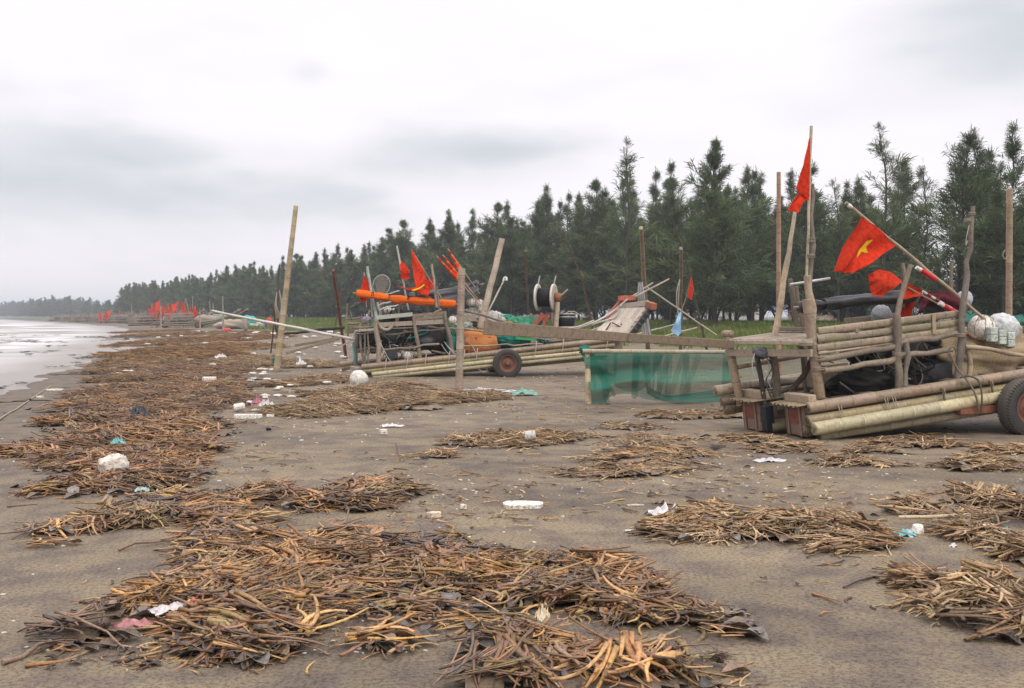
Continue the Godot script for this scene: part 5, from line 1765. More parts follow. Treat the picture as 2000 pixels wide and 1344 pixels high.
	for y in [0.04, 0.27, 0.34]:
		st = mb()
		hoop(st, c + up * y, f.a * 0.212, f.n * 0.212, 0.011, Color(0.6, 0.58, 0.55), 24, 6)
		part("barrel_hoop", st, M.metal, r)
	st = mb()
	hoop(st, c + up * 0.2 + f.a * 0.14, f.a * 0.22, up * 0.2, 0.012, Color(0.5, 0.43, 0.26), 16, 6, PI)
	part("barrel_handle", st, M.rope, r)

func make_far_cargo() -> void:
	rng.seed = 16
	var f := second
	# the orange sail roll and black awning
	rolled("rolled_sail", "bright orange sheet rolled on a pole across the second raft", "tarpaulin", B(696, 573, 0.2), B(890, 594, 0.2), 0.086, Color(0.86, 0.17, 0.02), Color(0.72, 0.13, 0.02), M.cloth, [0.16, 0.33, 0.52, 0.80], 0.03)
	rolled("rolled_awning", "black awning rolled on a sloping pole behind the red flags of the second raft", "tarpaulin", B(800, 580, 0.9), B(936, 556, 0.9), 0.10, Color(0.03, 0.03, 0.036), Color(0.06, 0.06, 0.07), M.tarp, [0.1, 0.9], 0.05)
	var t := thing("awning_cloth", "slack black cloth hanging under the black awning roll of the second raft", "cloth", B(880, 590, 0.8))
	var st := mb()
	sheet(st, cloth([B(848, 573, 0.8), B(892, 566, 0.8), B(932, 552, 0.8)], [B(850, 592, 0.7), B(894, 588, 0.7), B(936, 566, 0.75)], 10, 8, 0.04, 5.0, f.n), 0.006, Color(0.035, 0.035, 0.042), Color(0.05, 0.05, 0.06))
	part("hanging_cloth", st, M.tarp, t)
	# cargo
	t = thing("orange_bundle", "orange cloth bundle with a faded diamond print on the second raft", "bundle", B(932, 690, 0.5))
	st = mb()
	blob(st, balls(B(932, 668, 0.5), Vector3(0.46, 0.29, 0.34), Vector3(0, 0.1, -0.03)), 0.08, 1.2, Color(0.55, 0.20, 0.07), Color(0.66, 0.27, 0.10), 18, 28, 0.75)
	part("bundle_cloth", st, M.cloth, t)
	for q in [[912, 672], [930, 662], [948, 676], [940, 688], [916, 688], [955, 662]]:
		st = mb()
		var c := B(q[0], q[1], 0.185)
		plank(st, c + Vector3(0, 0.045, 0), c - Vector3(0, 0.045, 0), f.n, 0.07, 0.03, Color(0.36, 0.10, 0.055), Color(-1, 0, 0), 0.02)
		part("printed_mark", st, M.cloth, t)
	for x in [918.0, 944.0]:
		st = mb()
		hoop(st, B(x, 668, 0.5), Vector3(0.02, 0.30, 0), f.n * 0.345, 0.010, TWINE, 20, 5)
		part("binding_cord", st, M.rope, t)
	for q in [[882, 672, 0.5, 0.12, 0.22, TEAL, "teal net bundle left of the orange bundle on the second raft"], [1000, 662, 0.55, 0.42, 0.20, TEAL, "teal net bundle bulging right of the orange bundle"], [1062, 660, 0.5, 0.14, 0.12, Color(0.07, 0.26, 0.28), "small blue green net bundle by the foot of the net reel"], [990, 640, 0.95, 0.34, 0.14, Color(0.32, 0.21, 0.08), "tan net bundle lying on top of the cargo of the second raft"], [1022, 636, 1.0, 0.42, 0.20, Color(0.07, 0.27, 0.16), "green net bundle in front of the reel of the second raft"], [985, 626, 1.25, 0.26, 0.15, Color(0.06, 0.25, 0.19), "deep green net bundle at the back of the cargo of the second raft"], [1040, 632, 1.2, 0.3, 0.2, Color(0.28, 0.26, 0.22), "grey net bundle under the net reel"], [960, 622, 1.0, 0.3, 0.16, Color(0.55, 0.54, 0.5), "off white sack behind the pale diagonal pole of the second raft"], [925, 618, 1.1, 0.26, 0.18, Color(0.50, 0.50, 0.46), "grey white sack beside the white floats of the second raft"], [905, 636, 0.8, 0.2, 0.13, Color(0.42, 0.5, 0.47), "pale green sack behind the lone stake"], [795, 612, 0.8, 0.36, 0.16, Color(0.08, 0.085, 0.085), "dark net bundle under the orange sail roll"], [716, 624, 0.7, 0.10, 0.07, Color(0.42, 0.36, 0.42), "small lilac bag on the stern rail of the second raft"]]:
		t = thing("net_bundle", q[6], "net", B(q[0], q[1], q[2]) - Vector3(0, q[4], 0))
		st = mb()
		blob(st, balls(B(q[0], q[1], q[2]), Vector3(q[3], q[4], q[4] * 1.2)), 0.26, 1.8, tone(q[5], 0.8), tone(q[5], 1.35), 18, 28)
		part("netting", st, M.cloth, t)
		st = mb()
		for k in 3:
			hoop(st, B(q[0] + (k - 1) * 12.0, q[1], q[2]), Vector3(0, q[4] * 1.03, 0), f.n * q[4] * 1.2, 0.006, tone(q[5], 0.6), 16, 4)
		part("binding_cord", st, M.rope, t)
	t = thing("bag", "orange and green striped bag half under the oar plank on the second raft", "bag", B(1026, 660, 0.3))
	for k in 2:
		st = mb()
		plank(st, B(1006, 654.0 + k * 6.0, 0.32), B(1046, 657.0 + k * 6.0, 0.32), f.n, 0.075, 0.2, [Color(0.70, 0.17, 0.06), Color(0.06, 0.42, 0.16)][k])
		part("bag_stripe", st, M.cloth, t)
	for q in [[757, 606, 0.9, 0.085, "white ball float, left one of the pair behind the orange sail roll"], [770, 609, 0.9, 0.075, "white ball float, right one of the pair behind the orange sail roll"], [920, 590, 0.9, 0.095, "white ball float hung right of the lone stake, the upper left one"], [937, 594, 1.0, 0.105, "white ball float next to the pale diagonal pole, above the sacks"], [884, 625, 0.05, 0.085, "white ball float hung on the side of the second raft left of the lone stake"], [797, 696, 0.4, 0.105, "grey white ball float lying on the deck under the engine of the second raft"], [943, 606, 0.9, 0.1, "grey white ball float below the one next to the pale diagonal pole"]]:
		ball_float(q[4], B(q[0], q[1], q[2]), q[3] * 1.1, Color(0.6, 0.58, 0.54), WHITE)
	t = thing("dark_gear", "black machinery and netting heaped under the orange sail roll of the second raft", "gear", B(800, 690, 0.9))
	for q in [[770, 660, 0.95, 0.4, 0.25], [815, 640, 1.05, 0.5, 0.22], [860, 665, 0.75, 0.3, 0.3], [720, 668, 1.1, 0.3, 0.25], [780, 625, 1.15, 0.45, 0.12]]:
		st = mb()
		blob(st, balls(B(q[0], q[1], q[2]), Vector3(q[3], q[4], 0.25)), 0.32, 2.4, Color(0.016, 0.016, 0.018), Color(0.07, 0.065, 0.06), 16, 24)
		part("gear_lump", st, M.cloth, t)
	# odd sticks and lines stacked about the deck
	t = thing("stick_pile", "jumble of sticks, cords and battens stacked on the deck of the second raft", "sticks", B(800, 690, 0.8))
	for k in 52:
		var x := rng.randf_range(690, 900)
		var y := rng.randf_range(618, 690)
		st = mb()
		var lat := rng.randf_range(0.3, 1.4)
		if k % 3 == 0: stick(st, B(x, y, lat), B(x + rng.randfn(0, 6), y - rng.randf_range(15, 50), lat), 0.022, 0.03, tone(GREY, rng.randf_range(0.5, 1.4)))
		elif k % 3 == 1: stick(st, B(x, y, lat), B(x + rng.randf_range(25, 90), y + rng.randfn(0, 7), lat), 0.024, 0.03, tone(TAN, rng.randf_range(0.5, 1.2)))
		else: curve(st, [B(x, y - 10, lat), B(x + rng.randfn(0, 8), y + 6, lat - 0.05), B(x + rng.randfn(0, 18), y + 20, lat)], rng.randf_range(0.008, 0.02), [BLACK, TWINE, Color(0.55, 0.53, 0.5), TEAL][rng.randi() % 4], 5, 5)
		part("stick", st, M.wood, t)
	# landing net
	t = thing("landing_net", "round landing net standing up behind the orange sail roll", "net", B(748, 600, 0.8))
	st = mb()
	var c := B(745, 557, 0.8)
	var hu := f.a * 0.195
	var hv := Vector3(0.02, 0.23, 0)
	hoop(st, c, hu, hv, 0.011, Color(0.45, 0.43, 0.38), 28, 6)
	part("net_hoop", st, M.metal, t)
	piece(t, "net_handle", M.wood, c - hv, B(744, 620, 0.8), 0.016, 0.018, GREY, 1)
	st = mb()
	for k in 15:
		var u := -0.93 + k * 0.133
		var h := sqrt(1.0 - u * u)
		rope(st, c + hu * u + hv * h, c + hu * u * 0.55 - hv * h * 0.95 + f.n * 0.06, -0.05, 0.005, Color(0.40, 0.38, 0.33), 6)
	for k in 8:
		var v := -0.85 + k * 0.24
		var h := sqrt(1.0 - v * v)
		rope(st, c + hv * v - hu * h, c + hv * v + hu * h, 0.02, 0.004, Color(0.40, 0.38, 0.33), 6)
	part("net_mesh", st, M.rope, t)
	# flags of the second raft
	t = flag_thing("small red flag drooping at the left end of the orange sail roll", [B(711, 532, 0.5), B(716, 600, 0.5)], 0.012, Color(0.5, 0.46, 0.4), "red flags on the second raft")
	st = mb()
	sheet(st, cloth([B(711, 538, 0.45), B(718, 548, 0.42), B(722, 566, 0.42), B(720, 586, 0.4)], [B(710, 540, 0.4), B(707, 556, 0.36), B(702, 575, 0.3), B(704, 592, 0.3)], 14, 8, 0.04, 6.0, f.n), 0.004, RED, tone(RED, 0.75))
	part("flag_cloth", st, M.flag, t)
	t = flag_thing("red flag with a torn hole hanging from the tallest white pole of the second raft", [B(775, 480, 0.6), B(798, 606, 0.6)], 0.022, Color(0.55, 0.53, 0.48), "red flags on the second raft")
	st = mb()
	sheet(st, cloth([B(780, 506, 0.6), B(790, 515, 0.58), B(800, 528, 0.56)], [B(783, 542, 0.5), B(790, 547, 0.46), B(799, 545, 0.45)], 12, 10, 0.04, 6.0, f.n), 0.004, RED, tone(RED, 0.8))
	part("flag_cloth", st, M.flag, t)
	t = flag_thing("large triangular red flag in the middle of the second raft", [B(803, 488, 0.3), B(862, 582, 0.3)], 0.014, Color(0.36, 0.28, 0.2), "red flags on the second raft")
	st = mb()
	sheet(st, cloth([B(803, 486, 0.28), B(816, 508, 0.28), B(829, 532, 0.28)], [B(806, 520, 0.2), B(808, 540, 0.18), B(812, 562, 0.15)], 18, 10, 0.05, 5.0, f.n), 0.004, Color(0.76, 0.06, 0.02), RED)
	part("flag_cloth", st, M.flag, t)
	st = mb()
	sheet(st, cloth([B(812, 556, 0.15), B(822, 546, 0.2), B(829, 534, 0.26)], [B(814, 566, 0.12), B(828, 560, 0.15), B(840, 566, 0.2)], 10, 8, 0.03, 5.0, f.n), 0.004, RED, tone(RED, 0.85))
	part("flag_fold", st, M.flag, t)
	t = flag_thing("red flag with a yellow edge lying slanted over the orange sail roll", [B(776, 559, 0.12), B(842, 582, 0.12)], 0.012, Color(0.4, 0.06, 0.03), "red flags on the second raft")
	st = mb()
	var rows := cloth([B(776, 558, 0.1), B(800, 566, 0.08), B(836, 578, 0.06)], [B(806, 568, 0.08), B(822, 558, 0.1), B(842, 564, 0.12)], 14, 10, 0.03, 4.0, f.n)
	sheet(st, rows, 0.004, RED, tone(RED, 0.85))
	part("flag_cloth", st, M.flag, t)
	st = mb()
	curve(st, [B(805, 568, 0.03), B(818, 564, 0.03), B(829, 556, 0.04)], 0.028, YELLOW, 6, 6, 0.02)
	part("yellow_edge", st, M.flag, t)
	for q in [[852, 499, 897, 546, 0.6, "thin furled red flag slanting to the lone stake, the left one of three"], [864, 497, 896, 540, 0.7, "thin furled red flag slanting to the lone stake, the middle one of three"], [874, 485, 897, 526, 0.8, "thin furled red flag slanting to the lone stake, the upper right one of three"]]:
		t = flag_thing(q[5], [B(q[0], q[1], q[4]), B(q[2] + 40, q[3] + 48, q[4])], 0.012, Color(0.45, 0.3, 0.22), "red flags on the second raft")
		rolled_flag(t, B(q[0] + 5, q[1] + 5, q[4] - 0.02), B(q[2], q[3], q[4] - 0.02), f.n)
	t = flag_thing("scrap of red flag behind the black tie of the orange sail roll", [B(846, 530, 0.5), B(852, 590, 0.5)], 0.012, Color(0.5, 0.46, 0.4), "red flags on the second raft")
	st = mb()
	sheet(st, cloth([B(834, 548, 0.45), B(846, 540, 0.45)], [B(838, 562, 0.4), B(848, 566, 0.42)], 8, 8, 0.03, 5.0, f.n), 0.004, RED, tone(RED, 0.8))
	part("flag_cloth", st, M.flag, t)
	# poles that stand on this raft
	var s := mb()
	stick(s, B(981, 466, 0.6), B(938, 640, 0.6), 0.066, 0.078, Color(0.47, 0.39, 0.31), 0.06, 0.01, 10)
	one("pale_pole", s, M.wood, "stout pale pole leaning over the cargo of the second raft", "pole")
	t = thing("hook_pole", "thin pale pole with a curled white hook on top, right of the stout leaning pole", "pole", B(952, 612, 0.6))
	s = mb()
	stick(s, B(985, 546, 0.6), B(952, 612, 0.6), 0.018, 0.022, Color(0.5, 0.47, 0.42), 0.1, 0.005)
	part("pole_shaft", s, M.wood, t)
	s = mb()
	curve(s, [B(983, 549, 0.6), B(985, 543, 0.6), B(989, 543, 0.58), B(989, 548, 0.56)], 0.026, WHITE, 5, 7)
	part("pole_hook", s, M.plastic, t)
	# steering oar astern and the pale pole across the gap
	s = mb()
	stick(s, B(413, 607, 0.6), B(692, 663, 0.6), 0.026, 0.034, Color(0.60, 0.57, 0.53), 0.08, 0.01, 9)
	one("pale_boom", s, M.wood, "long pale boom sticking out left from the stern of the second raft", "pole")
	s = mb()
	stick(s, B(555, 652, 3.5), B(672, 640, 2.6), 0.03, 0.035, Color(0.05, 0.045, 0.045), 0.1, 0.02)
	one("dark_pole", s, M.wood, "dark pole lying behind the long pale boom", "pole")
	for q in [[558, 690, 664, 661, 0.2, "grey board running down from the second raft's stern to the sand, the nearer of two"], [576, 675, 664, 660, 1.0, "grey board running down from the second raft's stern to the sand, the farther of two"]]:
		s = mb()
		plank(s, B(q[0], q[1], q[4]), B(q[2], q[3], q[4]), f.n, 0.06, 0.05, Color(0.24, 0.205, 0.15))
		one("grey_board", s, M.wood, q[5], "board")

func rolled_flag(t: Node, a: Vector3, b: Vector3, away: Vector3) -> void:
	var st := mb()
	var pts := PackedVector3Array()
	var radii := PackedFloat32Array()
	var cols := PackedColorArray()
	for i in 15:
		var x := i / 14.0
		pts.append(a.lerp(b, x) + Vector3(0, -0.03 * sin(x * PI), 0) + away * 0.02 * sin(x * 12.0))
		radii.append(0.014 + 0.04 * x * (0.8 + 0.4 * rng.randf()))
		cols.append(RED if i % 5 != 3 else RED.lerp(YELLOW, 0.5))
	tube(st, pts, radii, cols, 8)
	part("flag_cloth", st, M.flag, t)

# ---------------------------------------------------------------- stakes, net fence, litter
func stake(called: String, label: String, top: Array, foot: Array, r0: float, r1: float, c: Color, style := 0, mid := []) -> Node3D:
	# foot: picture point on the beach; top: picture point at the foot's depth (or its own)
	var g := G(foot[0], foot[1])
	var d: float = -g.z if top.size() < 3 else top[2]
	var tp := P(top[0], top[1], d)
	var t := thing(called, label, "stake", g)
	var s := mb()
	var below := g - (tp - g).normalized() * 0.25
	if mid:
		var m := P(mid[0], mid[1], lerpf(-g.z, d, 0.5))
		stick(s, tp, m, r0, (r0 + r1) * 0.5, c, 0.12, 0.02, 9)
		stick(s, m, below, (r0 + r1) * 0.5, r1, c, 0.12, 0.02, 9)
	elif style == 0: bamboo(s, tp, below, r0, r1, c)
	else: stick(s, tp, below, r0, r1, c, 0.1, 0.012, 9)
	part("pole", s, M.bamboo if style == 0 and mid.is_empty() else M.wood, t)
	return t

func make_stakes() -> void:
	rng.seed = 31
	var t := stake("bamboo_pole", "tall leaning bamboo pole standing alone left of the second raft", [578, 402], [540, 727], 0.055, 0.085, Color(0.40, 0.315, 0.20))
	var s := mb()
	blob(s, balls(G(536, 716) + Vector3(0, 0.1, 0.1), Vector3(0.07, 0.14, 0.07)), 0.35, 2.0, Color(0.02, 0.10, 0.08), Color(0.04, 0.2, 0.16), 10, 12)
	part("net_tie", s, M.cloth, t)
	t = stake("forked_stick", "dark crooked stick with a hank of cord, left of the tall bamboo pole", [546, 517], [549, 712], 0.02, 0.05, Color(0.09, 0.075, 0.065), 1, [541, 600])
	s = mb()
	for k in 4:
		curve(s, [P(541, 570, 29.6), P(537.0 + k, 595, 29.5), P(541.0 + k * 3.0, 622, 29.5), P(549.0 + k, 600, 29.5), P(545, 566, 29.6)], 0.012, TWINE, 6, 4)
	part("cord_hank", s, M.rope, t)
	stake("dark_stick", "thin dark stick left of the forked one", [536, 622], [529, 690], 0.025, 0.03, Color(0.06, 0.055, 0.05), 1)
	stake("crooked_stick", "brown crooked stick crossing behind the forked one", [530, 592, 30.0], [545, 686], 0.02, 0.035, Color(0.16, 0.12, 0.095), 1, [536, 620])
	stake("lone_stake", "stout upright grey stake in front of the second raft", [902, 524], [896, 771], 0.062, 0.068, Color(0.36, 0.285, 0.22), 0)
	t = stake("bow_pole", "tall grey pole with a hank of white net beside the upturned bow", [1252, 445, 30.0], [1266, 692], 0.055, 0.09, Color(0.36, 0.30, 0.23), 1)
	s = mb()
	for k in 11:
		curve(s, [P(1247.0 + k * 0.8, 551 + (k % 3) * 4, 29.3 + 0.04 * (k % 4)), P(1246.0 + k * 1.6, 590, 29.2 + 0.05 * (k % 3)), P(1253.0 + k * 1.7, 640, 29.2 + 0.05 * (k % 4)), P(1257.0 + k * 1.8, 655 + (k * 7) % 16, 29.2)], 0.011, tone(Color(0.40, 0.40, 0.41), rng.randf_range(0.3, 1.15)), 5, 5)
	part("net_hank", s, M.rope, t)
	t = stake("rope_pole", "thin grey pole hung with ropes and a pale blue bag, right of the upturned bow", [1330, 485, 31.0], [1329, 690], 0.05, 0.07, Color(0.27, 0.23, 0.19), 1)
	s = mb()
	curve(s, [P(1328, 545, 30.8), P(1322, 570, 30.7), P(1322, 600, 30.7), P(1328, 618, 30.8)], 0.014, Color(0.4, 0.38, 0.34), 6, 5)
	curve(s, [P(1328, 548, 30.8), P(1325, 580, 30.7), P(1324, 610, 30.7)], 0.012, Color(0.4, 0.38, 0.34), 6, 5)
	part("hanging_rope", s, M.rope, t)
	s = mb()
	sheet(s, cloth([P(1326, 612, 30.7), P(1330, 608, 30.7)], [P(1311, 646, 30.5), P(1325, 657, 30.5), P(1331, 650, 30.5)], 8, 8, 0.08, 5.0, Vector3(0, 0, 1)), 0.008, Color(0.22, 0.45, 0.66), Color(0.3, 0.52, 0.72))
	one("blue_bag", s, M.tarp, "pale blue bag hanging on the rope hung pole", "bag")
	t = flag_thing("small orange red flag on a thin slanted stick right of the rope hung pole", [P(1350, 545, 31.0), P(1330, 612, 31.0)], 0.014, GREY, "")
	s = mb()
	sheet(s, cloth([P(1350, 540, 31.0), P(1346, 556, 31.0), P(1342, 580, 31.0)], [P(1352, 542, 30.8), P(1355, 565, 30.7), P(1351, 586, 30.7)], 10, 8, 0.05, 5.0, Vector3(0, 0, 1)), 0.005, Color(0.74, 0.10, 0.035), RED)
	part("flag_cloth", s, M.flag, t)
	stake("bent_sapling", "long bent bare sapling leaning right of the rope hung pole", [1306, 405, 34.0], [1382, 690], 0.014, 0.05, Color(0.15, 0.13, 0.11), 1, [1342, 515])
	stake("thin_pole", "thin reddish pole leaning left behind the net reel", [1098, 448, 34.0], [1166, 683], 0.015, 0.045, Color(0.22, 0.14, 0.11), 1, [1136, 545])
	stake("faint_pole", "slim brown pole standing behind the net reel with green cord on it", [1026, 490, 34.0], [1036, 683], 0.03, 0.04, Color(0.2, 0.155, 0.12), 1)
	stake("whip_pole", "very thin whip-like pole behind the second raft's awning", [958, 462, 30.0], [930, 700], 0.008, 0.02, Color(0.14, 0.12, 0.1), 1, [938, 545])
	stake("red_pole", "reddish weathered pole left of the second raft's stern", [651, 528, 29.0], [676, 700], 0.035, 0.055, Color(0.25, 0.115, 0.09), 1, [662, 610])
	stake("grey_stick", "grey stick crossing the reddish pole", [669, 565, 31.0], [648, 668], 0.02, 0.035, Color(0.25, 0.21, 0.18), 1)
	stake("bamboo_stake", "slim upright bamboo stake behind the near raft's pale flag pole", [1521, 336, 16.5], [1521, 790], 0.030, 0.040, Color(0.42, 0.27, 0.19), 0)
	stake("bamboo_stake", "bamboo stake with a loop of cord near the right edge of the view", [1972, 369, 17.5], [1970, 780], 0.048, 0.052, Color(0.40, 0.29, 0.20), 0)
	s = mb()
	curve(s, [P(1964, 488, 17.4), P(1959, 496, 17.4), P(1962, 506, 17.4), P(1968, 500, 17.4), P(1970, 486, 17.4), P(1976, 498, 17.4)], 0.008, TWINE, 6, 5)
	one("cord_loop", s, M.rope, "loop of cord tied on the bamboo stake near the right edge", "cord")
	for q in [[1262, 560, 1400, 655, 33.0, "slanting grey spar from the bow pole down to the right"], [1225, 585, 1276, 552, 32.0, "short pale spar slanting up behind the bow pole"], [1240, 580, 1307, 545, 29.0, "pale spar slanting up to the right over the upturned bow"], [1245, 653, 1318, 634, 31.0, "pale bamboo lying low right of the upturned bow"], [1285, 660, 1362, 640, 31.5, "second pale bamboo lying low right of the upturned bow"]]:
		s = mb()
		stick(s, P(q[0], q[1], q[4]), P(q[2], q[3], q[4]), 0.026, 0.022, Color(0.44, 0.39, 0.31), 0.1, 0.01)
		one("spar", s, M.wood, q[5], "spar")
	# the red prow of a raft drawn up behind the slatted bow
	t = thing("red_prow", "red painted prow of another raft rising behind the slatted bow", "prow", P(1190, 640, 29.5))
	s = mb()
	plank(s, P(1186, 626, 29.5), P(1228, 586, 29.5), Vector3.FORWARD, 0.22, 0.5, Color(0.42, 0.13, 0.09), Color(-1, 0, 0), 0.34)
	part("prow_board", s, M.wood, t)
	s = mb()
	plank(s, P(1209, 583, 29.4), P(1240, 582, 29.4), Vector3.UP, 0.6, 0.13, Color(0.48, 0.15, 0.10))
	part("prow_cap", s, M.wood, t)
	# green net on a rail
	t = thing("net_fence", "green net hung on a bamboo rail between the two rafts", "net", G(1149, 790))
	var d := -G(1149, 790).z
	s = mb()
	bamboo(s, P(1147, 683, d), G(1150, 790) - Vector3(0, 0.2, 0), 0.042, 0.047, Color(0.52, 0.42, 0.27))
	part("fence_post", s, M.bamboo, t)
	s = mb()
	bamboo(s, P(1138, 686, d - 0.05), P(1760, 690, d - 0.3), 0.035, 0.03, Color(0.38, 0.34, 0.24))
	part("fence_rail", s, M.bamboo, t)
	s = mb()
	bamboo(s, P(1758, 688, d - 0.35), G(1762, 786) - Vector3(0, 0.2, 0), 0.04, 0.045, Color(0.4, 0.33, 0.22))
	part("fence_post", s, M.bamboo, t)
	var net := func(name: String, top: Array, foot: Array, nr: int, nc: int, ripple: float, waves: float, m: Material) -> void:
		var st := mb()
		sheet(st, cloth(smooth(top), smooth(foot), nc, nr, ripple, waves, Vector3(0, 0, 1)), 0.004, Color(1, 1, 1), Color(0.8, 0.85, 0.85))
		part(name, st, m, t)
	var mesh_m := func(c: Color, a: float) -> StandardMaterial3D:
		var m := StandardMaterial3D.new()
		m.albedo_color = Color(c.linear_to_srgb(), a)
		m.transparency = BaseMaterial3D.TRANSPARENCY_ALPHA
		m.roughness = 0.9
		m.metallic_specular = 0.15
		return m
	var main_top := [P(1136, 684, d), P(1250, 686, d), P(1360, 687, d), P(1430, 688, d)]
	var main_foot := [P(1158, 789, d - 0.1), P(1180, 787, d), P(1200, 772, d), P(1232, 770, d), P(1262, 780, d + 0.05), P(1300, 783, d + 0.05), P(1345, 785, d + 0.05), P(1432, 782, d)]
	net.call("net_panel", main_top, main_foot, 26, 60, 0.11, 12.0, mesh_m.call(Color(0.03, 0.20, 0.145), 0.34))
	net.call("net_panel", [P(1420, 688, d + 0.05), P(1520, 690, d), P(1640, 690, d), P(1750, 691, d)], [P(1420, 783, d + 0.05), P(1500, 776, d), P(1640, 765, d), P(1750, 760, d)], 14, 30, 0.05, 8.0, mesh_m.call(Color(0.16, 0.20, 0.14), 0.30))
	net.call("net_fold", [P(1134, 680, d + 0.12), P(1180, 684, d + 0.14), P(1240, 687, d + 0.14), P(1293, 688, d + 0.12)], [P(1137, 704, d + 0.16), P(1160, 726, d + 0.2), P(1190, 748, d + 0.2), P(1225, 764, d + 0.2), P(1254, 760, d + 0.18), P(1272, 738, d + 0.18), P(1294, 694, d + 0.14)], 18, 44, 0.12, 14.0, mesh_m.call(Color(0.028, 0.19, 0.14), 0.32))
	net.call("net_fold", [P(1150, 700, d + 0.1), P(1172, 715, d + 0.1), P(1200, 735, d + 0.1)], [P(1152, 788, d + 0.1), P(1168, 790, d + 0.1), P(1185, 786, d + 0.1)], 14, 14, 0.06, 9.0, mesh_m.call(Color(0.03, 0.22, 0.175), 0.30))
	net.call("net_fold", [P(1262, 752, d + 0.1), P(1300, 772, d + 0.1), P(1350, 768, d + 0.1), P(1425, 758, d + 0.1)], [P(1264, 768, d + 0.14), P(1300, 786, d + 0.14), P(1350, 789, d + 0.14), P(1425, 785, d + 0.14)], 8, 20, 0.05, 8.0, mesh_m.call(Color(0.03, 0.2, 0.16), 0.34))
	for k in 11:
		var x0 := rng.randf_range(1140.0, 1285.0)
		var x1 := x0 + rng.randf_range(-10.0, 60.0)
		var y1 := rng.randf_range(735.0, 784.0)
		var w0 := rng.randf_range(3.0, 9.0)
		net.call("net_fold", [P(x0, 684, d + 0.16), P(x0 + w0, 684, d + 0.2), P(x0 + w0 * 2.0, 684, d + 0.16)], [P(x1, y1, d + 0.16), P(x1 + w0 * 0.6, y1 + 4.0, d + 0.22), P(x1 + w0 * 1.3, y1, d + 0.16)], 8, 14, 0.03, 6.0, mesh_m.call(Color(0.025, 0.18, 0.14).lerp(Color(0.06, 0.28, 0.23), rng.randf()), 0.25))
	for k in 9:
		var x0 := rng.randf_range(1290.0, 1420.0)
		var x1 := x0 + rng.randf_range(-30.0, 20.0)
		net.call("net_fold", [P(x0, 688, d + 0.1), P(x0 + 6.0, 688, d + 0.12), P(x0 + 12.0, 688, d + 0.1)], [P(x1, 780, d + 0.1), P(x1 + 5.0, 783, d + 0.14), P(x1 + 10.0, 780, d + 0.1)], 6, 12, 0.03, 6.0, mesh_m.call(Color(0.03, 0.17, 0.135), 0.16))
	s = mb()
	blob(s, balls(P(1142, 684, d + 0.1), Vector3(0.09, 0.075, 0.09)), 0.35, 2.0, Color(0.02, 0.12, 0.095), Color(0.05, 0.25, 0.2), 12, 16)
	part("net_knot", s, M.cloth, t)
	# the blue sheet heap in the grass behind
	t = thing("blue_sheet", "blue plastic sheet heaped in the grass behind the near raft's stern", "tarpaulin", G(1480, 668))
	s = mb()
	var g := G(1480, 668)
	blob(s, balls(g + Vector3(0, 0.18, 0), Vector3(0.78, 0.42, 0.6)), 0.25, 1.6, Color(0.13, 0.22, 0.32), Color(0.24, 0.35, 0.46), 14, 22)
	part("sheet", s, M.tarp, t)
	s = mb()
	blob(s, balls(g + Vector3(-0.35, 0.5, -0.1), Vector3(0.32, 0.2, 0.25)), 0.2, 1.2, Color(0.5, 0.46, 0.4), Color(0.6, 0.57, 0.5), 8, 12)
	one("white_sack", s, M.cloth, "off white sack lying on the blue sheet heap", "sack")

func slab(label: String, at: Vector3, sx: float, sy: float, sz: float, turn: float, c: Color, cat := "foam block", m: Material = null) -> void:
	# a broken sheet of foam: uneven outline, bevelled, with a bite out of it
	var t := thing("foam_slab", label, cat, at)
	var s := mb()
	var n := 14
	var ring := []
	for k in n:
		var a := TAU * k / n
		var d := Vector2(cos(a), sin(a))
		var q := minf(1.0 / maxf(absf(d.x), 0.01), 1.0 / maxf(absf(d.y), 0.01))
		q = minf(q, 1.3) * rng.randf_range(0.86, 1.0) * (0.72 if k == 12 else 1.0)
		ring.append(Vector3(d.x * q * sx * 0.5, 0, d.y * q * sz * 0.5).rotated(Vector3.UP, turn))
	s.set_smooth_group(-1)
	var mid := [0.0, sy]
	for k in n:
		var a: Vector3 = at + ring[k]
		var b: Vector3 = at + ring[(k + 1) % n]
		var u := Vector3(0, sy, 0)
		var bev := Vector3(0, sy * 0.85, 0)
		var ia: Vector3 = at + ring[k] * 0.95 + u
		var ib: Vector3 = at + ring[(k + 1) % n] * 0.95 + u
		quad(s, a, a + bev, b + bev, b, tone(c, 0.92))
		quad(s, a + bev, ia, ib, b + bev, c)
		tri(s, at + u, ib, ia, c, c, c)
	part("foam_body", s, m if m else M.foam, t)

func crumple(called: String, label: String, at: Vector3, sx: float, sy: float, sz: float, turn: float, c: Color, c2: Color, cat: String, m: Material = null, group := "") -> void:
	# a crumpled bag or wrapper: a folded sheet with sharp little creases
	var s := mb()
	var rows := []
	var ph := rng.randf() * 300.0
	for i in 13:
		var line := []
		for j in 13:
			var u := i / 6.0 - 1.0
			var v := j / 6.0 - 1.0
			var h := maxf(0.0, 1.0 - (u * u + v * v) * 0.55)
			h *= 0.35 + 1.1 * absf(wobble.get_noise_2d(u * 26.0 + ph, v * 26.0)) * 2.0
			var p := Vector3(u * sx * 0.5 * (1.0 + 0.4 * wobble.get_noise_2d(ph, v * 20.0)), sy * h + 0.004, v * sz * 0.5 * (1.0 + 0.4 * wobble.get_noise_2d(u * 20.0, ph)))
			line.append(at + p.rotated(Vector3.UP, turn))
		rows.append(line)
	s.set_smooth_group(0)
	sheet(s, rows, 0.003, c, c2)
	one(called, s, m if m else M.tarp, label, cat, group)

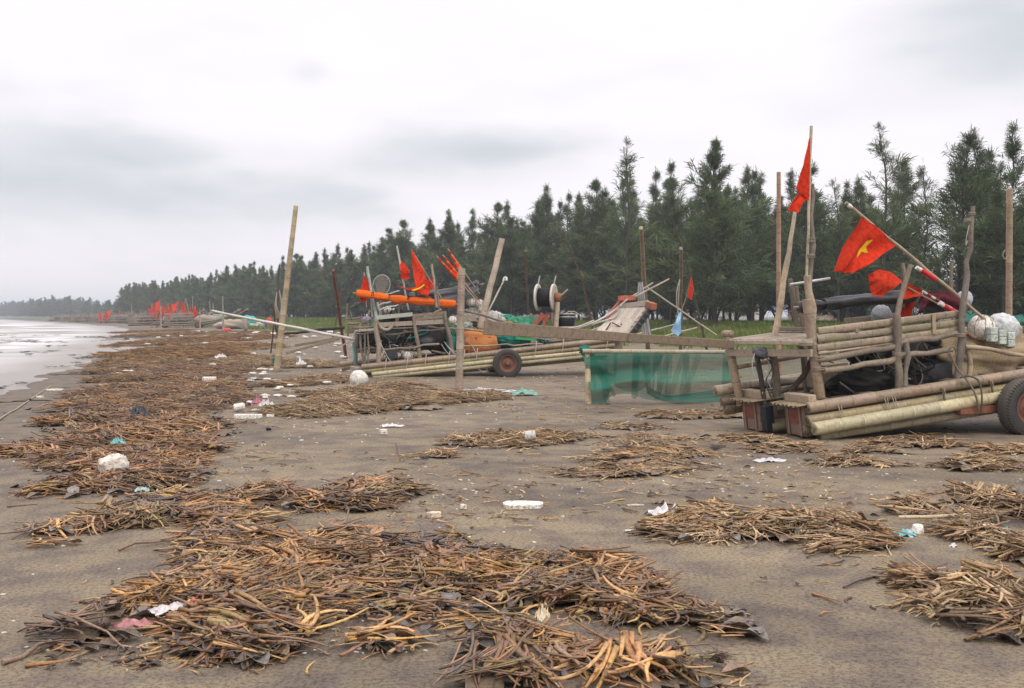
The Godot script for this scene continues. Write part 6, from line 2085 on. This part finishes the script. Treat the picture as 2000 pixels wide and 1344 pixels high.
func make_litter() -> void:
	rng.seed = 52
	slab("flat white foam slab lying alone in the middle of the sand", G(1022, 990), 0.30, 0.03, 0.20, 0.1, WHITE)
	var fb := mb()
	blob(fb, balls(G(222, 945) + Vector3(0, 0.15, 0), Vector3(0.11, 0.075, 0.075), Vector3(0.1, 0.5, 0.25)), 0.16, 1.2, Color(0.58, 0.54, 0.48), Color(0.74, 0.71, 0.66), 14, 18, 0.55)
	one("foam_block", fb, M.foam, "chunky off white foam block on the stalk windrow at the left", "foam block")
	crumple("plastic_bag", "crumpled white plastic bag at the left tip of the long dry heap", G(1303, 1008), 0.24, 0.07, 0.16, 0.2, Color(0.62, 0.62, 0.63), WHITE, "bag")
	var w := G(332, 1222) + Vector3(0, 0.06, 0)
	crumple("snack_wrapper", "white snack wrapper with red print caught in the stalks at lower left", w, 0.17, 0.03, 0.09, 0.6, Color(0.72, 0.66, 0.67), Color(0.55, 0.52, 0.55), "wrapper")
	crumple("wrapper_corner", "torn orange red corner of the snack wrapper at lower left", w + Vector3(0.085, 0.012, -0.05), 0.06, 0.02, 0.05, 0.6, Color(0.62, 0.10, 0.05), Color(0.7, 0.3, 0.25), "wrapper")
	crumple("pink_wrapper", "faded pink wrapper beside the white one at lower left", G(262, 1235) + Vector3(0, 0.02, 0), 0.15, 0.03, 0.07, 0.5, Color(0.55, 0.22, 0.22), Color(0.45, 0.18, 0.19), "wrapper")
	crumple("cyan_wrapper", "bright cyan and yellow wrapper by the right hand dry heap", G(1763, 1048), 0.13, 0.03, 0.08, -0.5, Color(0.08, 0.52, 0.60), Color(0.25, 0.62, 0.62), "wrapper")
	crumple("clear_wrapper", "clear plastic film next to the cyan wrapper", G(1778, 1042), 0.10, 0.02, 0.06, 0.3, Color(0.5, 0.5, 0.48), Color(0.6, 0.6, 0.58), "wrapper")
	cup("white foam cup lying upside down right of the cyan wrapper", G(1792, 1042), 0.040, 0.055, WHITE, 0.0)
	cup("pale cup lying on its side in the low dry heap in mid beach", G(1027, 873) + Vector3(0, 0.06, 0), 0.055, 0.10, Color(0.55, 0.55, 0.55), 1.4)
	slab("white foam lump in the dry heap at the right edge", G(1924, 1052) + Vector3(0, 0.04, 0), 0.11, 0.05, 0.08, 0.4, Color(0.72, 0.66, 0.6))
	crumple("teal_scrap", "teal plastic scrap at the right edge beside the white foam lump", G(1966, 1050) + Vector3(0, 0.03, 0), 0.07, 0.02, 0.04, 0.2, Color(0.03, 0.42, 0.34), Color(0.05, 0.5, 0.4), "scrap")
	crumple("white_scrap", "curved white plastic rim on the sand below the white cup", G(1862, 1070), 0.05, 0.02, 0.035, 0.6, WHITE, Color(0.6, 0.6, 0.6), "scrap")
	crumple("yellow_wrapper", "white and yellow wrapper scrap standing in the middle foreground heap", G(1058, 1240) + Vector3(0, 0.06, 0), 0.07, 0.05, 0.05, 0.9, Color(0.72, 0.70, 0.62), Color(0.62, 0.42, 0.14), "wrapper")
	crumple("cyan_scrap", "tiny cyan scrap at the right shoulder of the big heap", G(853, 1094) + Vector3(0, 0.06, 0), 0.03, 0.02, 0.03, 0.4, Color(0.1, 0.5, 0.56), Color(0.15, 0.55, 0.6), "scrap")
	crumple("plastic_film", "flat pale film on the sand left of the long dry heap, the nearer one", G(1240, 1037), 0.13, 0.006, 0.05, 0.1, Color(0.52, 0.50, 0.48), Color(0.6, 0.58, 0.56), "film")
	crumple("plastic_film", "flat pale film on the sand left of the long dry heap, the farther one", G(1241, 988), 0.12, 0.006, 0.05, 0.1, Color(0.48, 0.43, 0.36), Color(0.55, 0.5, 0.42), "film")
	slab("small beige foam piece right of the heap with the root tuft, mid left", G(848, 1010), 0.10, 0.035, 0.06, 0.5, Color(0.7, 0.62, 0.52))
	slab("small white foam chip right of the beige piece", G(905, 994), 0.05, 0.03, 0.035, 0.2, WHITE)
	crumple("teal_bag", "teal plastic bag on the stalk windrow above the foam block", G(230, 890) + Vector3(0, 0.11, 0), 0.12, 0.05, 0.09, 0.5, Color(0.10, 0.38, 0.36), Color(0.2, 0.45, 0.43), "bag")
	crumple("teal_bag", "pale teal scrap in the stalks below the foam block", G(278, 982) + Vector3(0, 0.08, 0), 0.09, 0.03, 0.07, 0.2, Color(0.33, 0.5, 0.47), Color(0.42, 0.55, 0.52), "scrap")
	crumple("black_bag", "crumpled black bag on the stalk windrow", G(274, 838) + Vector3(0, 0.15, 0), 0.20, 0.13, 0.16, 0.2, Color(0.02, 0.02, 0.022), Color(0.04, 0.04, 0.045), "bag")
	slab("long white foam strip in the litter left of the golden heap", G(484, 818), 0.38, 0.06, 0.12, 0.05, WHITE)
	slab("grey white foam slab behind the long strip", G(514, 806), 0.34, 0.05, 0.14, 0.05, Color(0.68, 0.67, 0.65))
	slab("small white foam chip at the right end of the long strip", G(528, 815), 0.11, 0.035, 0.08, 0.3, WHITE)
	crumple("bright_bag", "orange and purple plastic bag on the litter left of the golden heap", G(503, 797) + Vector3(0, 0.03, 0), 0.20, 0.11, 0.14, 0.2, Color(0.66, 0.15, 0.07), Color(0.20, 0.10, 0.25), "bag")
	crumple("film_bag", "clear crumpled film beside the orange and purple bag", G(521, 800) + Vector3(0, 0.03, 0), 0.20, 0.09, 0.12, 0.2, Color(0.55, 0.5, 0.48), Color(0.64, 0.6, 0.58), "bag")
	cup("white bottle end lying left of the orange and purple bag", G(460, 805), 0.06, 0.13, WHITE, 1.3)
	crumple("white_rag", "white plastic rag in two lumps on open sand below the golden heap", G(766, 834), 0.24, 0.03, 0.10, 0.1, Color(0.6, 0.6, 0.6), WHITE, "rag")
	slab("small white foam piece below the white rag", G(749, 847), 0.09, 0.05, 0.07, 0.4, WHITE)
	crumple("white_bag", "flat white plastic bag between the thin drifts right of centre", G(1502, 902), 0.27, 0.03, 0.12, 0.15, Color(0.58, 0.58, 0.6), Color(0.68, 0.68, 0.7), "bag")
	crumple("green_net", "scrap of green netting on the sand right of the lone stake", G(1024, 772), 0.42, 0.10, 0.3, 0.0, Color(0.14, 0.36, 0.28), Color(0.25, 0.45, 0.37), "net")
	crumple("film_strip", "long pale blue film strip on the sand at the foot of the lone stake", G(935, 766), 1.2, 0.05, 0.35, 0.03, Color(0.5, 0.54, 0.57), Color(0.62, 0.62, 0.62), "film")
	ball_float("big scuffed white ball float lying on the stalks at the second raft's stern", G(701, 758) + Vector3(0, 0.17, 0), 0.175, Color(0.60, 0.59, 0.57), Color(0.82, 0.80, 0.78), false)
	slab("long white foam plank lying across the distant windrow", G(326, 670) + Vector3(0, 0.06, 0), 1.2, 0.07, 0.3, 0.0, WHITE)
	slab("big white foam lump in the patch of foam scraps left of the tall bamboo pole", G(409, 752) + Vector3(0, 0.02, 0), 0.28, 0.14, 0.2, 0.2, WHITE)
	slab("wide flat foam sheet in the patch of foam scraps left of the tall bamboo pole", G(440, 747), 0.5, 0.05, 0.36, 0.1, Color(0.72, 0.70, 0.68))
	crumple("blue_bag", "pale blue bag right of the patch of foam scraps", G(491, 752), 0.22, 0.10, 0.18, 0.1, Color(0.36, 0.48, 0.62), Color(0.5, 0.56, 0.62), "bag")
	crumple("pink_bag", "pale pink bag standing in the windrow left of the tall bamboo pole", G(430, 705) + Vector3(0, 0.08, 0), 0.4, 0.10, 0.25, 0.7, Color(0.6, 0.5, 0.5), Color(0.7, 0.64, 0.62), "bag")
	crumple("white_bag", "white bag in the stalks right of the tall bamboo pole's foot", G(588, 718), 0.3, 0.16, 0.2, 0.1, Color(0.62, 0.62, 0.62), WHITE, "bag")
	slab("thin white foam strip on the wet sand at the left edge, the farther of two", G(107, 763), 0.32, 0.03, 0.16, 0.1, WHITE)
	slab("thin white foam strip on the wet sand at the left edge, the nearer of two", G(78, 777), 0.13, 0.03, 0.1, 0.1, Color(0.7, 0.68, 0.66))
	slab("white foam board half on the windrow near the water, the upper one", G(252, 733) + Vector3(0, 0.07, 0), 0.28, 0.05, 0.2, 0.1, WHITE)
	slab("grey white foam board at the water side of the windrow, the lower one", G(204, 758) + Vector3(0, 0.03, 0), 0.22, 0.05, 0.2, 0.2, Color(0.62, 0.6, 0.56))
	slab("white foam chunk on the windrow right of the upper foam board", G(232, 740) + Vector3(0, 0.07, 0), 0.12, 0.07, 0.1, 0.2, WHITE)
	# the many small scraps nobody would tell apart
	var kinds := []
	for k in 5:
		var s := mb()
		blob(s, balls(Vector3(0, 0.3, 0), Vector3(1.0, 0.35, 0.7)), 0.25, 1.4, WHITE, Color(0.66, 0.64, 0.62), 7, 10, 0.7)
		s.generate_normals()
		kinds.append(s.commit())
	for i in 130:
		var px := rng.randf_range(230, 680)
		var py := 650.0 + 150.0 * pow(rng.randf(), 1.8)
		if i % 4 == 0: px = rng.randf_range(360, 560)
		var g := G(px, py)
		if g.x < shore(g.z) + 1.0: continue
		var size := clampf(0.028 + 0.0022 * -g.z, 0.05, 0.28) * rng.randf_range(0.5, 1.3)
		var o := put("foam_scrap", kinds[rng.randi() % 5], M.foam)
		o.transform = Transform3D(Basis.from_euler(Vector3(0, rng.randf() * TAU, 0)).scaled(Vector3(size, size * 0.8, size)), g + Vector3(0, 0.03, 0))
		tag(o, "white foam scrap among the stalks between the windrow and the second raft", "foam scrap", "white foam scraps in the distant litter")
	var s := mb()
	rope(s, G(-60, 860) + Vector3(0, 0.01, 0), G(98, 756) + Vector3(0, 0.012, 0), 0.0, 0.012, Color(0.42, 0.37, 0.28), 16)
	one("beach_rope", s, M.rope, "thin rope stretched over the wet sand at the left edge", "rope")
	# bits standing out of the heaps
	s = mb()
	stick(s, G(232, 1080) + Vector3(0, 0.015, 0), G(330, 1062) + Vector3(0, 0.02, 0), 0.008, 0.005, Color(0.22, 0.13, 0.07), 0.2, 0.02)
	one("loose_stem", s, M.stalk, "long single stem lying on sand left of the big heap", "stem")
	s = mb()
	stick(s, G(5, 1300) + Vector3(0, 0.012, 0), G(110, 1262) + Vector3(0, 0.03, 0), 0.011, 0.006, Color(0.26, 0.17, 0.12), 0.2, 0.02)
	one("loose_stem", s, M.stalk, "trailing stem reaching to the left edge from the lone tuft", "stem")
	s = mb()
	stick(s, G(1755, 1026) + Vector3(0, 0.05, 0), G(1935, 1022) + Vector3(0, 0.06, 0), 0.013, 0.013, Color(0.52, 0.40, 0.26), 0.1, 0.01)
	one("pale_reed", s, M.stalk, "straight pale reed lying along the dry heap at the right", "stem")
	s = mb()
	stick(s, G(1235, 1280) + Vector3(0, 0.03, 0), G(1330, 1235) + Vector3(0, 0.02, 0), 0.008, 0.006, Color(0.26, 0.2, 0.12), 0.15, 0.02)
	one("loose_stem", s, M.stalk, "thin bare twig slanting up between the two lower heaps", "stem")
	s = mb()
	stick(s, G(1725, 1122) + Vector3(0, 0.012, 0), G(1648, 1152) + Vector3(0, 0.012, 0), 0.009, 0.006, Color(0.12, 0.09, 0.07), 0.2, 0.01)
	one("loose_stem", s, M.stalk, "short dark stem on bare sand left of the lower right heap", "stem")

func cup(label: String, at: Vector3, r: float, h: float, c: Color, tilt: float) -> void:
	var s := mb()
	var axis := Vector3(sin(tilt), cos(tilt), 0.15).normalized()
	lathe(s, at + Vector3(0, r * sin(tilt), 0), axis, [[0.0, r, c], [h * 0.95, r * 0.78, c], [h, r * 0.7, c], [h, 0.0, c]], 18)
	lathe(s, at + Vector3(0, r * sin(tilt), 0), axis, [[0.0, r * 0.94, c], [h * 0.93, r * 0.72, tone(c, 0.8)], [h * 0.93, 0.0, c]], 18)
	lathe(s, at + Vector3(0, r * sin(tilt), 0), axis, [[0.0, r * 0.94, c], [-0.004, r * 1.04, c], [0.004, r * 1.04, c]], 18)
	one("cup", s, M.foam, label, "cup")

# ---------------------------------------------------------------- rafts down the beach, houses, grass
func far_raft_kind(k: int) -> Node3D:
	# at this distance: a bundle of culms turned up at the bow, a rail cabin, posts and heaped gear
	var t := Node3D.new()
	rng.seed = 600 + k
	var st := mb()
	for j in 5:
		var z := -0.7 + j * 0.35
		curve(st, [Vector3(-3.4, 0.28 + 0.05 * (j % 2), z), Vector3(-1.5, 0.34, z), Vector3(0.8, 0.46, z), Vector3(2.6, 0.85, z * 0.85), Vector3(4.2, 1.75, z * 0.6)], 0.10, tone(GREY, rng.randf_range(0.45, 0.9)), 4, 6)
	st.generate_normals()
	add_part(t, "culm_hull", st, M.bamboo)
	st = mb()
	for z in [-0.75, 0.75]:
		curve(st, [Vector3(-3.2, 0.5, z), Vector3(0.8, 0.66, z), Vector3(2.7, 1.05, z * 0.9), Vector3(4.3, 1.95, z * 0.65)], 0.07, tone(TAN, 0.7), 4, 6)
	st.generate_normals()
	add_part(t, "gunwale", st, M.bamboo)
	st = mb()
	plank(st, Vector3(4.15, 1.85, -0.65), Vector3(4.15, 1.85, 0.65), Vector3.UP, 0.25, 0.22, tone(GREY, 1.2))
	st.generate_normals()
	add_part(t, "bow_beam", st, M.wood)
	for x in [-3.0, -1.9, -0.6]:
		for z in [-0.7, 0.7]:
			st = mb()
			stick(st, Vector3(x + rng.randfn(0, 0.1), 1.55 + rng.randf() * 0.5, z), Vector3(x, 0.3, z), 0.05, 0.06, GREYER)
			st.generate_normals()
			add_part(t, "post", st, M.wood)
	for y in [0.8, 1.1, 1.4]:
		for z in [-0.72, 0.72]:
			st = mb()
			plank(st, Vector3(-3.1, y, z), Vector3(-0.4, y + 0.1, z), Vector3(0, 0, 1), 0.13, 0.04, tone(GREY, rng.randf_range(0.8, 1.3)))
			st.generate_normals()
			add_part(t, "rail", st, M.wood)
	st = mb()
	blob(st, balls(Vector3(-1.6, 0.85, 0), Vector3(0.9, 0.5, 0.55)), 0.3, 2.0, Color(0.06, 0.06, 0.065), Color(0.15, 0.14, 0.13), 8, 12)
	st.generate_normals()
	add_part(t, "engine", st, M.tarp)
	st = mb()
	blob(st, balls(Vector3(0.8, 0.85, 0), Vector3(1.0, 0.45, 0.6)), 0.3, 2.0, [Color(0.3, 0.24, 0.16), Color(0.1, 0.24, 0.2), Color(0.36, 0.3, 0.26)][k % 3], Color(0.4, 0.36, 0.3), 8, 12)
	st.generate_normals()
	add_part(t, "net_pile", st, M.cloth)
	for z in [-1.0, 1.0]:
		st = mb()
		lathe(st, Vector3(0.2, 0.34, z), Vector3(0, 0, 1), [[-0.09, 0.0, RUST], [-0.09, 0.2, RUST], [-0.1, 0.34, BLACK], [0.1, 0.34, BLACK], [0.09, 0.2, RUST], [0.09, 0.0, RUST]], 16)
		st.generate_normals()
		add_part(t, "wheel", st, M.rubber)
	return t

func add_part(t: Node, called: String, st: SurfaceTool, m: Material) -> void:
	var o := MeshInstance3D.new()
	o.name = called
	o.mesh = st.commit()
	o.material_override = m
	t.add_child(o, true)

func make_distance() -> void:
	var kinds := [far_raft_kind(0), far_raft_kind(1), far_raft_kind(2)]
	for q in [[385, 641, 0.15, 0, "far raft with a bow curling up to the right, in front of the red flags"], [318, 640, 0.25, 1, "far raft at the left side of the main cluster of red flags"], [300, 636, 0.9, 2, "far raft half hidden behind the left one of the main cluster"], [352, 637, 0.6, 0, "far raft behind the middle of the main cluster of red flags"], [412, 638, 0.1, 1, "low far raft at the right end of the main cluster"], [258, 633, 0.3, 2, "far raft by itself left of the main cluster, the nearer one"], [232, 632, 0.2, 1, "far raft by itself left of the main cluster, with three flags"], [212, 631.5, 0.9, 0, "far raft third from the water's edge, left of the flags"], [195, 631, 0.3, 2, "hazy far raft beside the pale blue roof"], [172, 630.5, 0.5, 1, "hazy far raft below the pale blue roof"], [150, 629.5, 0.2, 0, "hazy far raft left of the pale blue roof"], [128, 628.5, 0.7, 2, "most distant hazy raft at the water's edge"]]:
		var g := G(q[0], q[1])
		g.z = maxf(g.z, -330.0)
		var d := -g.z
		g.x = (q[0] - 1000.0) / FOCAL * d
		g.y = ground(g.x, g.z)
		var r: Node3D = kinds[q[3]].duplicate()
		r.name = numbered("distant_raft")
		add_child(r)
		r.position = g
		r.rotation.y = q[2]
		r.scale = Vector3(1.15, 1.15, 1.15)
		tag(r, q[4], "raft", "rafts far down the beach")
	for k in kinds: k.free()
	# their flags and poles
	rng.seed = 71
	var cloths := []
	for k in 4:
		var st := mb()
		sheet(st, cloth([Vector3(0, 2.4, 0), Vector3(0.02, 1.9, 0.02), Vector3(0, 1.4 + 0.1 * k, 0)], [Vector3(0.25 + 0.12 * k, 2.0, 0.1), Vector3(0.4, 1.6, 0.15), Vector3(0.2 + 0.15 * k, 0.95, 0.12)], 8, 6, 0.1, 6.0, Vector3(0, 0, 1)), 0.02, Color(0.9, 0.085, 0.02), Color(0.82, 0.05, 0.02))
		st.generate_normals()
		cloths.append(st.commit())
	var st2 := mb()
	stick(st2, Vector3(0, 2.6, 0), Vector3(0, -0.9, 0), 0.025, 0.035, Color(0.3, 0.22, 0.15))
	st2.generate_normals()
	var shaft := st2.commit()
	for q in [[294, 606], [299, 612], [303, 609], [308, 599], [311, 614], [318, 615], [321, 611], [325, 603], [330, 608], [333, 602], [336, 611], [341, 609], [345, 597], [349, 612], [356, 607], [361, 600], [364, 598], [358, 611], [388, 610], [384, 614], [343, 615], [327, 616], [297, 617], [306, 618], [315, 608], [338, 617], [352, 603], [347, 619], [361, 616], [369, 612], [379, 616], [333, 614], [323, 618], [311, 605]]:
		far_flag(q[0], q[1], 133.0 + rng.randf() * 8.0, cloths, shaft, "small red flag on the main cluster of far rafts", "flags of the main far cluster", rng.randf_range(0.85, 1.4))
	for q in [[212, 614], [215, 617], [219, 616], [237, 615], [200, 619], [277, 621], [226, 619]]:
		far_flag(q[0], q[1], 205.0, cloths, shaft, "small red flag on the farther rafts left of the main cluster", "flags of the farther rafts", 1.45)
	for q in [[362, 582, 377, 638], [257, 590, 258, 634], [274, 604, 272, 634], [435, 578, 436, 645], [397, 600, 396, 640], [409, 588, 412, 638], [416, 592, 416, 640], [328, 592, 328, 640], [314, 596, 314, 643], [390, 603, 391, 650], [376, 578, 377, 636]]:
		var g := G(q[2], q[3])
		g.z = maxf(g.z, -170.0)
		var d := -g.z
		g.x = (q[2] - 1000.0) / FOCAL * d
		var s := mb()
		stick(s, P(q[0], q[1], d), Vector3(g.x, ground(g.x, g.z) - 0.3, g.z), 0.05, 0.09, Color(0.34, 0.29, 0.22), 0.1, 0.02)
		one("mooring_stake", s, M.wood, "tall stake standing among the far rafts", "stake", "tall stakes among the far rafts")
	# gear heaped on the grass edge beside them
	for q in [[455, 640, 1.5, 0.7, Color(0.42, 0.34, 0.26), "tan net heap on the grass edge right of the main far cluster"], [437, 642, 1.0, 0.5, Color(0.5, 0.36, 0.36), "pinkish heap of gear right of the main far cluster"], [468, 638, 1.0, 0.5, Color(0.12, 0.30, 0.22), "green net heap between the tan heap and the teal sheet"], [486, 637, 0.8, 0.95, Color(0.07, 0.42, 0.38), "bright teal sheet bundle standing on the grass edge"], [500, 636, 1.1, 0.45, Color(0.42, 0.40, 0.34), "grey heap right of the teal sheet bundle"], [479, 646, 0.28, 0.85, Color(0.40, 0.30, 0.24), "brown sack standing in front of the teal sheet bundle"], [526, 640, 0.32, 0.75, Color(0.62, 0.09, 0.05), "red sack standing behind the forked stick"], [521, 634, 0.35, 0.5, Color(0.10, 0.16, 0.4), "blue bag behind the forked stick"], [545, 632, 0.5, 0.5, Color(0.66, 0.22, 0.08), "orange bag behind the tall bamboo pole"], [443, 652, 0.35, 0.3, Color(0.55, 0.12, 0.1), "small red bag on the sand right of the far cluster"]]:
		var g := G(q[0], q[1])
		g.z = maxf(g.z, -120.0)
		g.x = (q[0] - 1000.0) / FOCAL * -g.z
		g.y = ground(g.x, g.z)
		var s := mb()
		blob(s, balls(g + Vector3(0, q[3] * 0.7, 0), Vector3(q[2], q[3] * 0.75, q[2] * 0.8)), 0.3, 1.7, tone(q[4], 0.8), tone(q[4], 1.25), 10, 16)
		one("gear_heap", s, M.cloth, q[5], "gear")
	make_houses()
	make_grass()
	make_flotsam()

func far_flag(px: float, py: float, d: float, cloths: Array, shaft: Mesh, label: String, group: String, s: float) -> void:
	var p := P(px, py, d)
	var t := thing("far_flag", label, "flag", p - Vector3(0, 1.7 * s, 0), group)
	t.rotation = Vector3(rng.randfn(0, 0.12), rng.randf_range(-1.0, 1.0) + (PI if rng.randf() < 0.5 else 0.0), rng.randfn(0, 0.22))
	t.scale = Vector3(s, s, s)
	var a := put("flagpole", shaft, M.wood, t)
	var b := put("flag_cloth", cloths[rng.randi() % 4], M.flag, t)
	a.position = Vector3.ZERO
	b.position = Vector3.ZERO

func make_houses() -> void:
	for q in [[1388, 112.0, 9.0, 3.0, Color(0.62, 0.60, 0.57), Color(0.36, 0.13, 0.09), "white house with a red tile roof seen between trunks behind the belt"], [1628, 95.0, 6.5, 2.4, Color(0.52, 0.40, 0.33), Color(0.45, 0.15, 0.09), "low house with an orange red roof behind the near raft"], [1705, 92.0, 3.4, 2.2, Color(0.06, 0.33, 0.25), Color(0.20, 0.22, 0.21), "green painted shed behind the near raft's black tarpaulin roll"], [1950, 100.0, 5.0, 2.6, Color(0.07, 0.34, 0.28), Color(0.3, 0.3, 0.3), "green shed among the trunks at the right edge"]]:
		var x: float = (q[0] - 1000.0) / FOCAL * q[1]
		var at := Vector3(x, ground(x, -q[1]), -q[1])
		var t := thing("house", q[6], "house", at)
		var w: float = q[2]
		var h: float = q[3]
		var s := mb()
		plank(s, at + Vector3(-w / 2, h / 2, 0), at + Vector3(w / 2, h / 2, 0), Vector3.UP, 5.0, h, q[4])
		part("wall", s, M.wood, t)
		for e in [-1.0, 1.0]:
			s = mb()
			plank(s, at + Vector3(-w / 2 - 0.4, h + 0.42, 1.35 * e), at + Vector3(w / 2 + 0.4, h + 0.42, 1.35 * e), Vector3(0, 1, 0.36 * e), 3.1, 0.12, q[5])
			part("roof", s, M.wood, t)
		for k in int(w / 2.2):
			var c := at + Vector3(-w / 2 + 1.1 + k * 2.2, h * 0.55, 2.51)
			s = mb()
			plank(s, c + Vector3(0, -0.5, 0), c + Vector3(0, 0.5, 0), Vector3(0, 0, 1), 0.9, 0.06, Color(0.3, 0.28, 0.25))
			var f := part("window_frame", s, M.wood, t)
			s = mb()
			plank(s, c + Vector3(0, -0.42, 0.03), c + Vector3(0, 0.42, 0.03), Vector3(0, 0, 1), 0.74, 0.03, Color(0.05, 0.055, 0.06))
			part("pane", s, M.pane, f)

func make_grass() -> void:
	# short coarse grass along the foot of the belt
	rng.seed = 88
	var kinds := []
	for k in 3:
		var st := mb()
		for i in 16:
			var a := rng.randf() * TAU
			var b := Vector3(rng.randfn(0, 0.12), 0, rng.randfn(0, 0.12))
			var lean := Vector3(cos(a), 0, sin(a)) * rng.randf_range(0.04, 0.16)
			var h := rng.randf_range(0.12, 0.34)
			var side := Vector3(-sin(a), 0, cos(a)) * 0.012
			var c := tone(Color(1, 1, 1), rng.randf_range(0.7, 1.2))
			tri(st, b + side, b + lean * 0.4 + Vector3(0, h * 0.6, 0) + side * 0.8, b - side, c, c, c)
			tri(st, b - side, b + lean * 0.4 + Vector3(0, h * 0.6, 0) + side * 0.8, b + lean + Vector3(0, h, 0), c, c, c)
		st.generate_normals()
		kinds.append(st.commit())
	var o := Node3D.new()
	o.name = "grass"
	add_child(o)
	tag(o, "bright green coarse grass growing along the foot of the tree belt", "grass", "", "stuff")
	var pools := [[[], []], [[], []], [[], []]]
	for i in 42000:
		var s := -24.0 + 210.0 * pow(rng.randf(), 1.5)
		var back := rng.randf_range(-15.0, 9.0)
		var p := belt(s, back)
		var edge := wobble.get_noise_2d(p.x * 3.0, p.z * 3.0) * 5.0
		if back < -12.5 + edge and rng.randf() < 0.93: continue
		var size := rng.randf_range(0.7, 1.5) * (1.0 + s * 0.004)
		var k := rng.randi() % 3
		pools[k][0].append(Transform3D(Basis.from_euler(Vector3(0, rng.randf() * TAU, 0)).scaled(Vector3(size * 1.3, size, size * 1.3)), p))
		pools[k][1].append(Color(0.22, 0.34, 0.07).lerp(Color(0.44, 0.46, 0.16), clampf(rng.randf() * 0.7 + wobble.get_noise_2d(p.x * 4.0, p.z * 4.0), 0, 1)))
	for k in 3: scatter(o, "grass_tuft", kinds[k], M.leaf, pools[k][0], pools[k][1])

func make_flotsam() -> void:
	# dark bits of plant afloat along the water's edge
	rng.seed = 91
	var o := thing("floating_litter", "dark bits of plant floating in the shallows along the water's edge", "plant debris")
	tag(o, "", "", "", "stuff")
	var pools := []
	for k in rough_stalks.size(): pools.append([[], []])
	for i in 3200:
		var z := -17.0 - 70.0 * pow(rng.randf(), 1.4)
		var off := rng.randf_range(0.2, 9.0 + 0.05 * -z)
		var x := shore(z) - off
		if wobble.get_noise_2d(x * 4.0, z * 1.6) + 0.35 * fine.get_noise_2d(x * 6.0, z * 3.0) < 0.26 + off * 0.012: continue
		var k := rng.randi() % rough_stalks.size()
		pools[k][0].append(lie(x, SEA_Y + 0.03, z, rng.randf() * TAU, 0.0, rng.randf_range(0.5, 1.1)))
		pools[k][1].append(tone(Color(0.09, 0.075, 0.065), rng.randf_range(0.6, 1.5)))
	for k in rough_stalks.size(): scatter(o, "floating_stem", rough_stalks[k], M.stalk, pools[k][0], pools[k][1])

func _ready() -> void:
	wobble.seed = 7
	wobble.frequency = 0.05
	wobble.fractal_octaves = 4
	fine.seed = 19
	fine.frequency = 0.2
	fine.fractal_octaves = 3
	make_light()
	make_materials()
	make_ground()
	make_trees()
	make_near_raft()
	make_near_cargo()
	make_far_raft()
	make_far_cargo()
	make_stakes()
	make_debris()
	make_litter()
	make_distance()
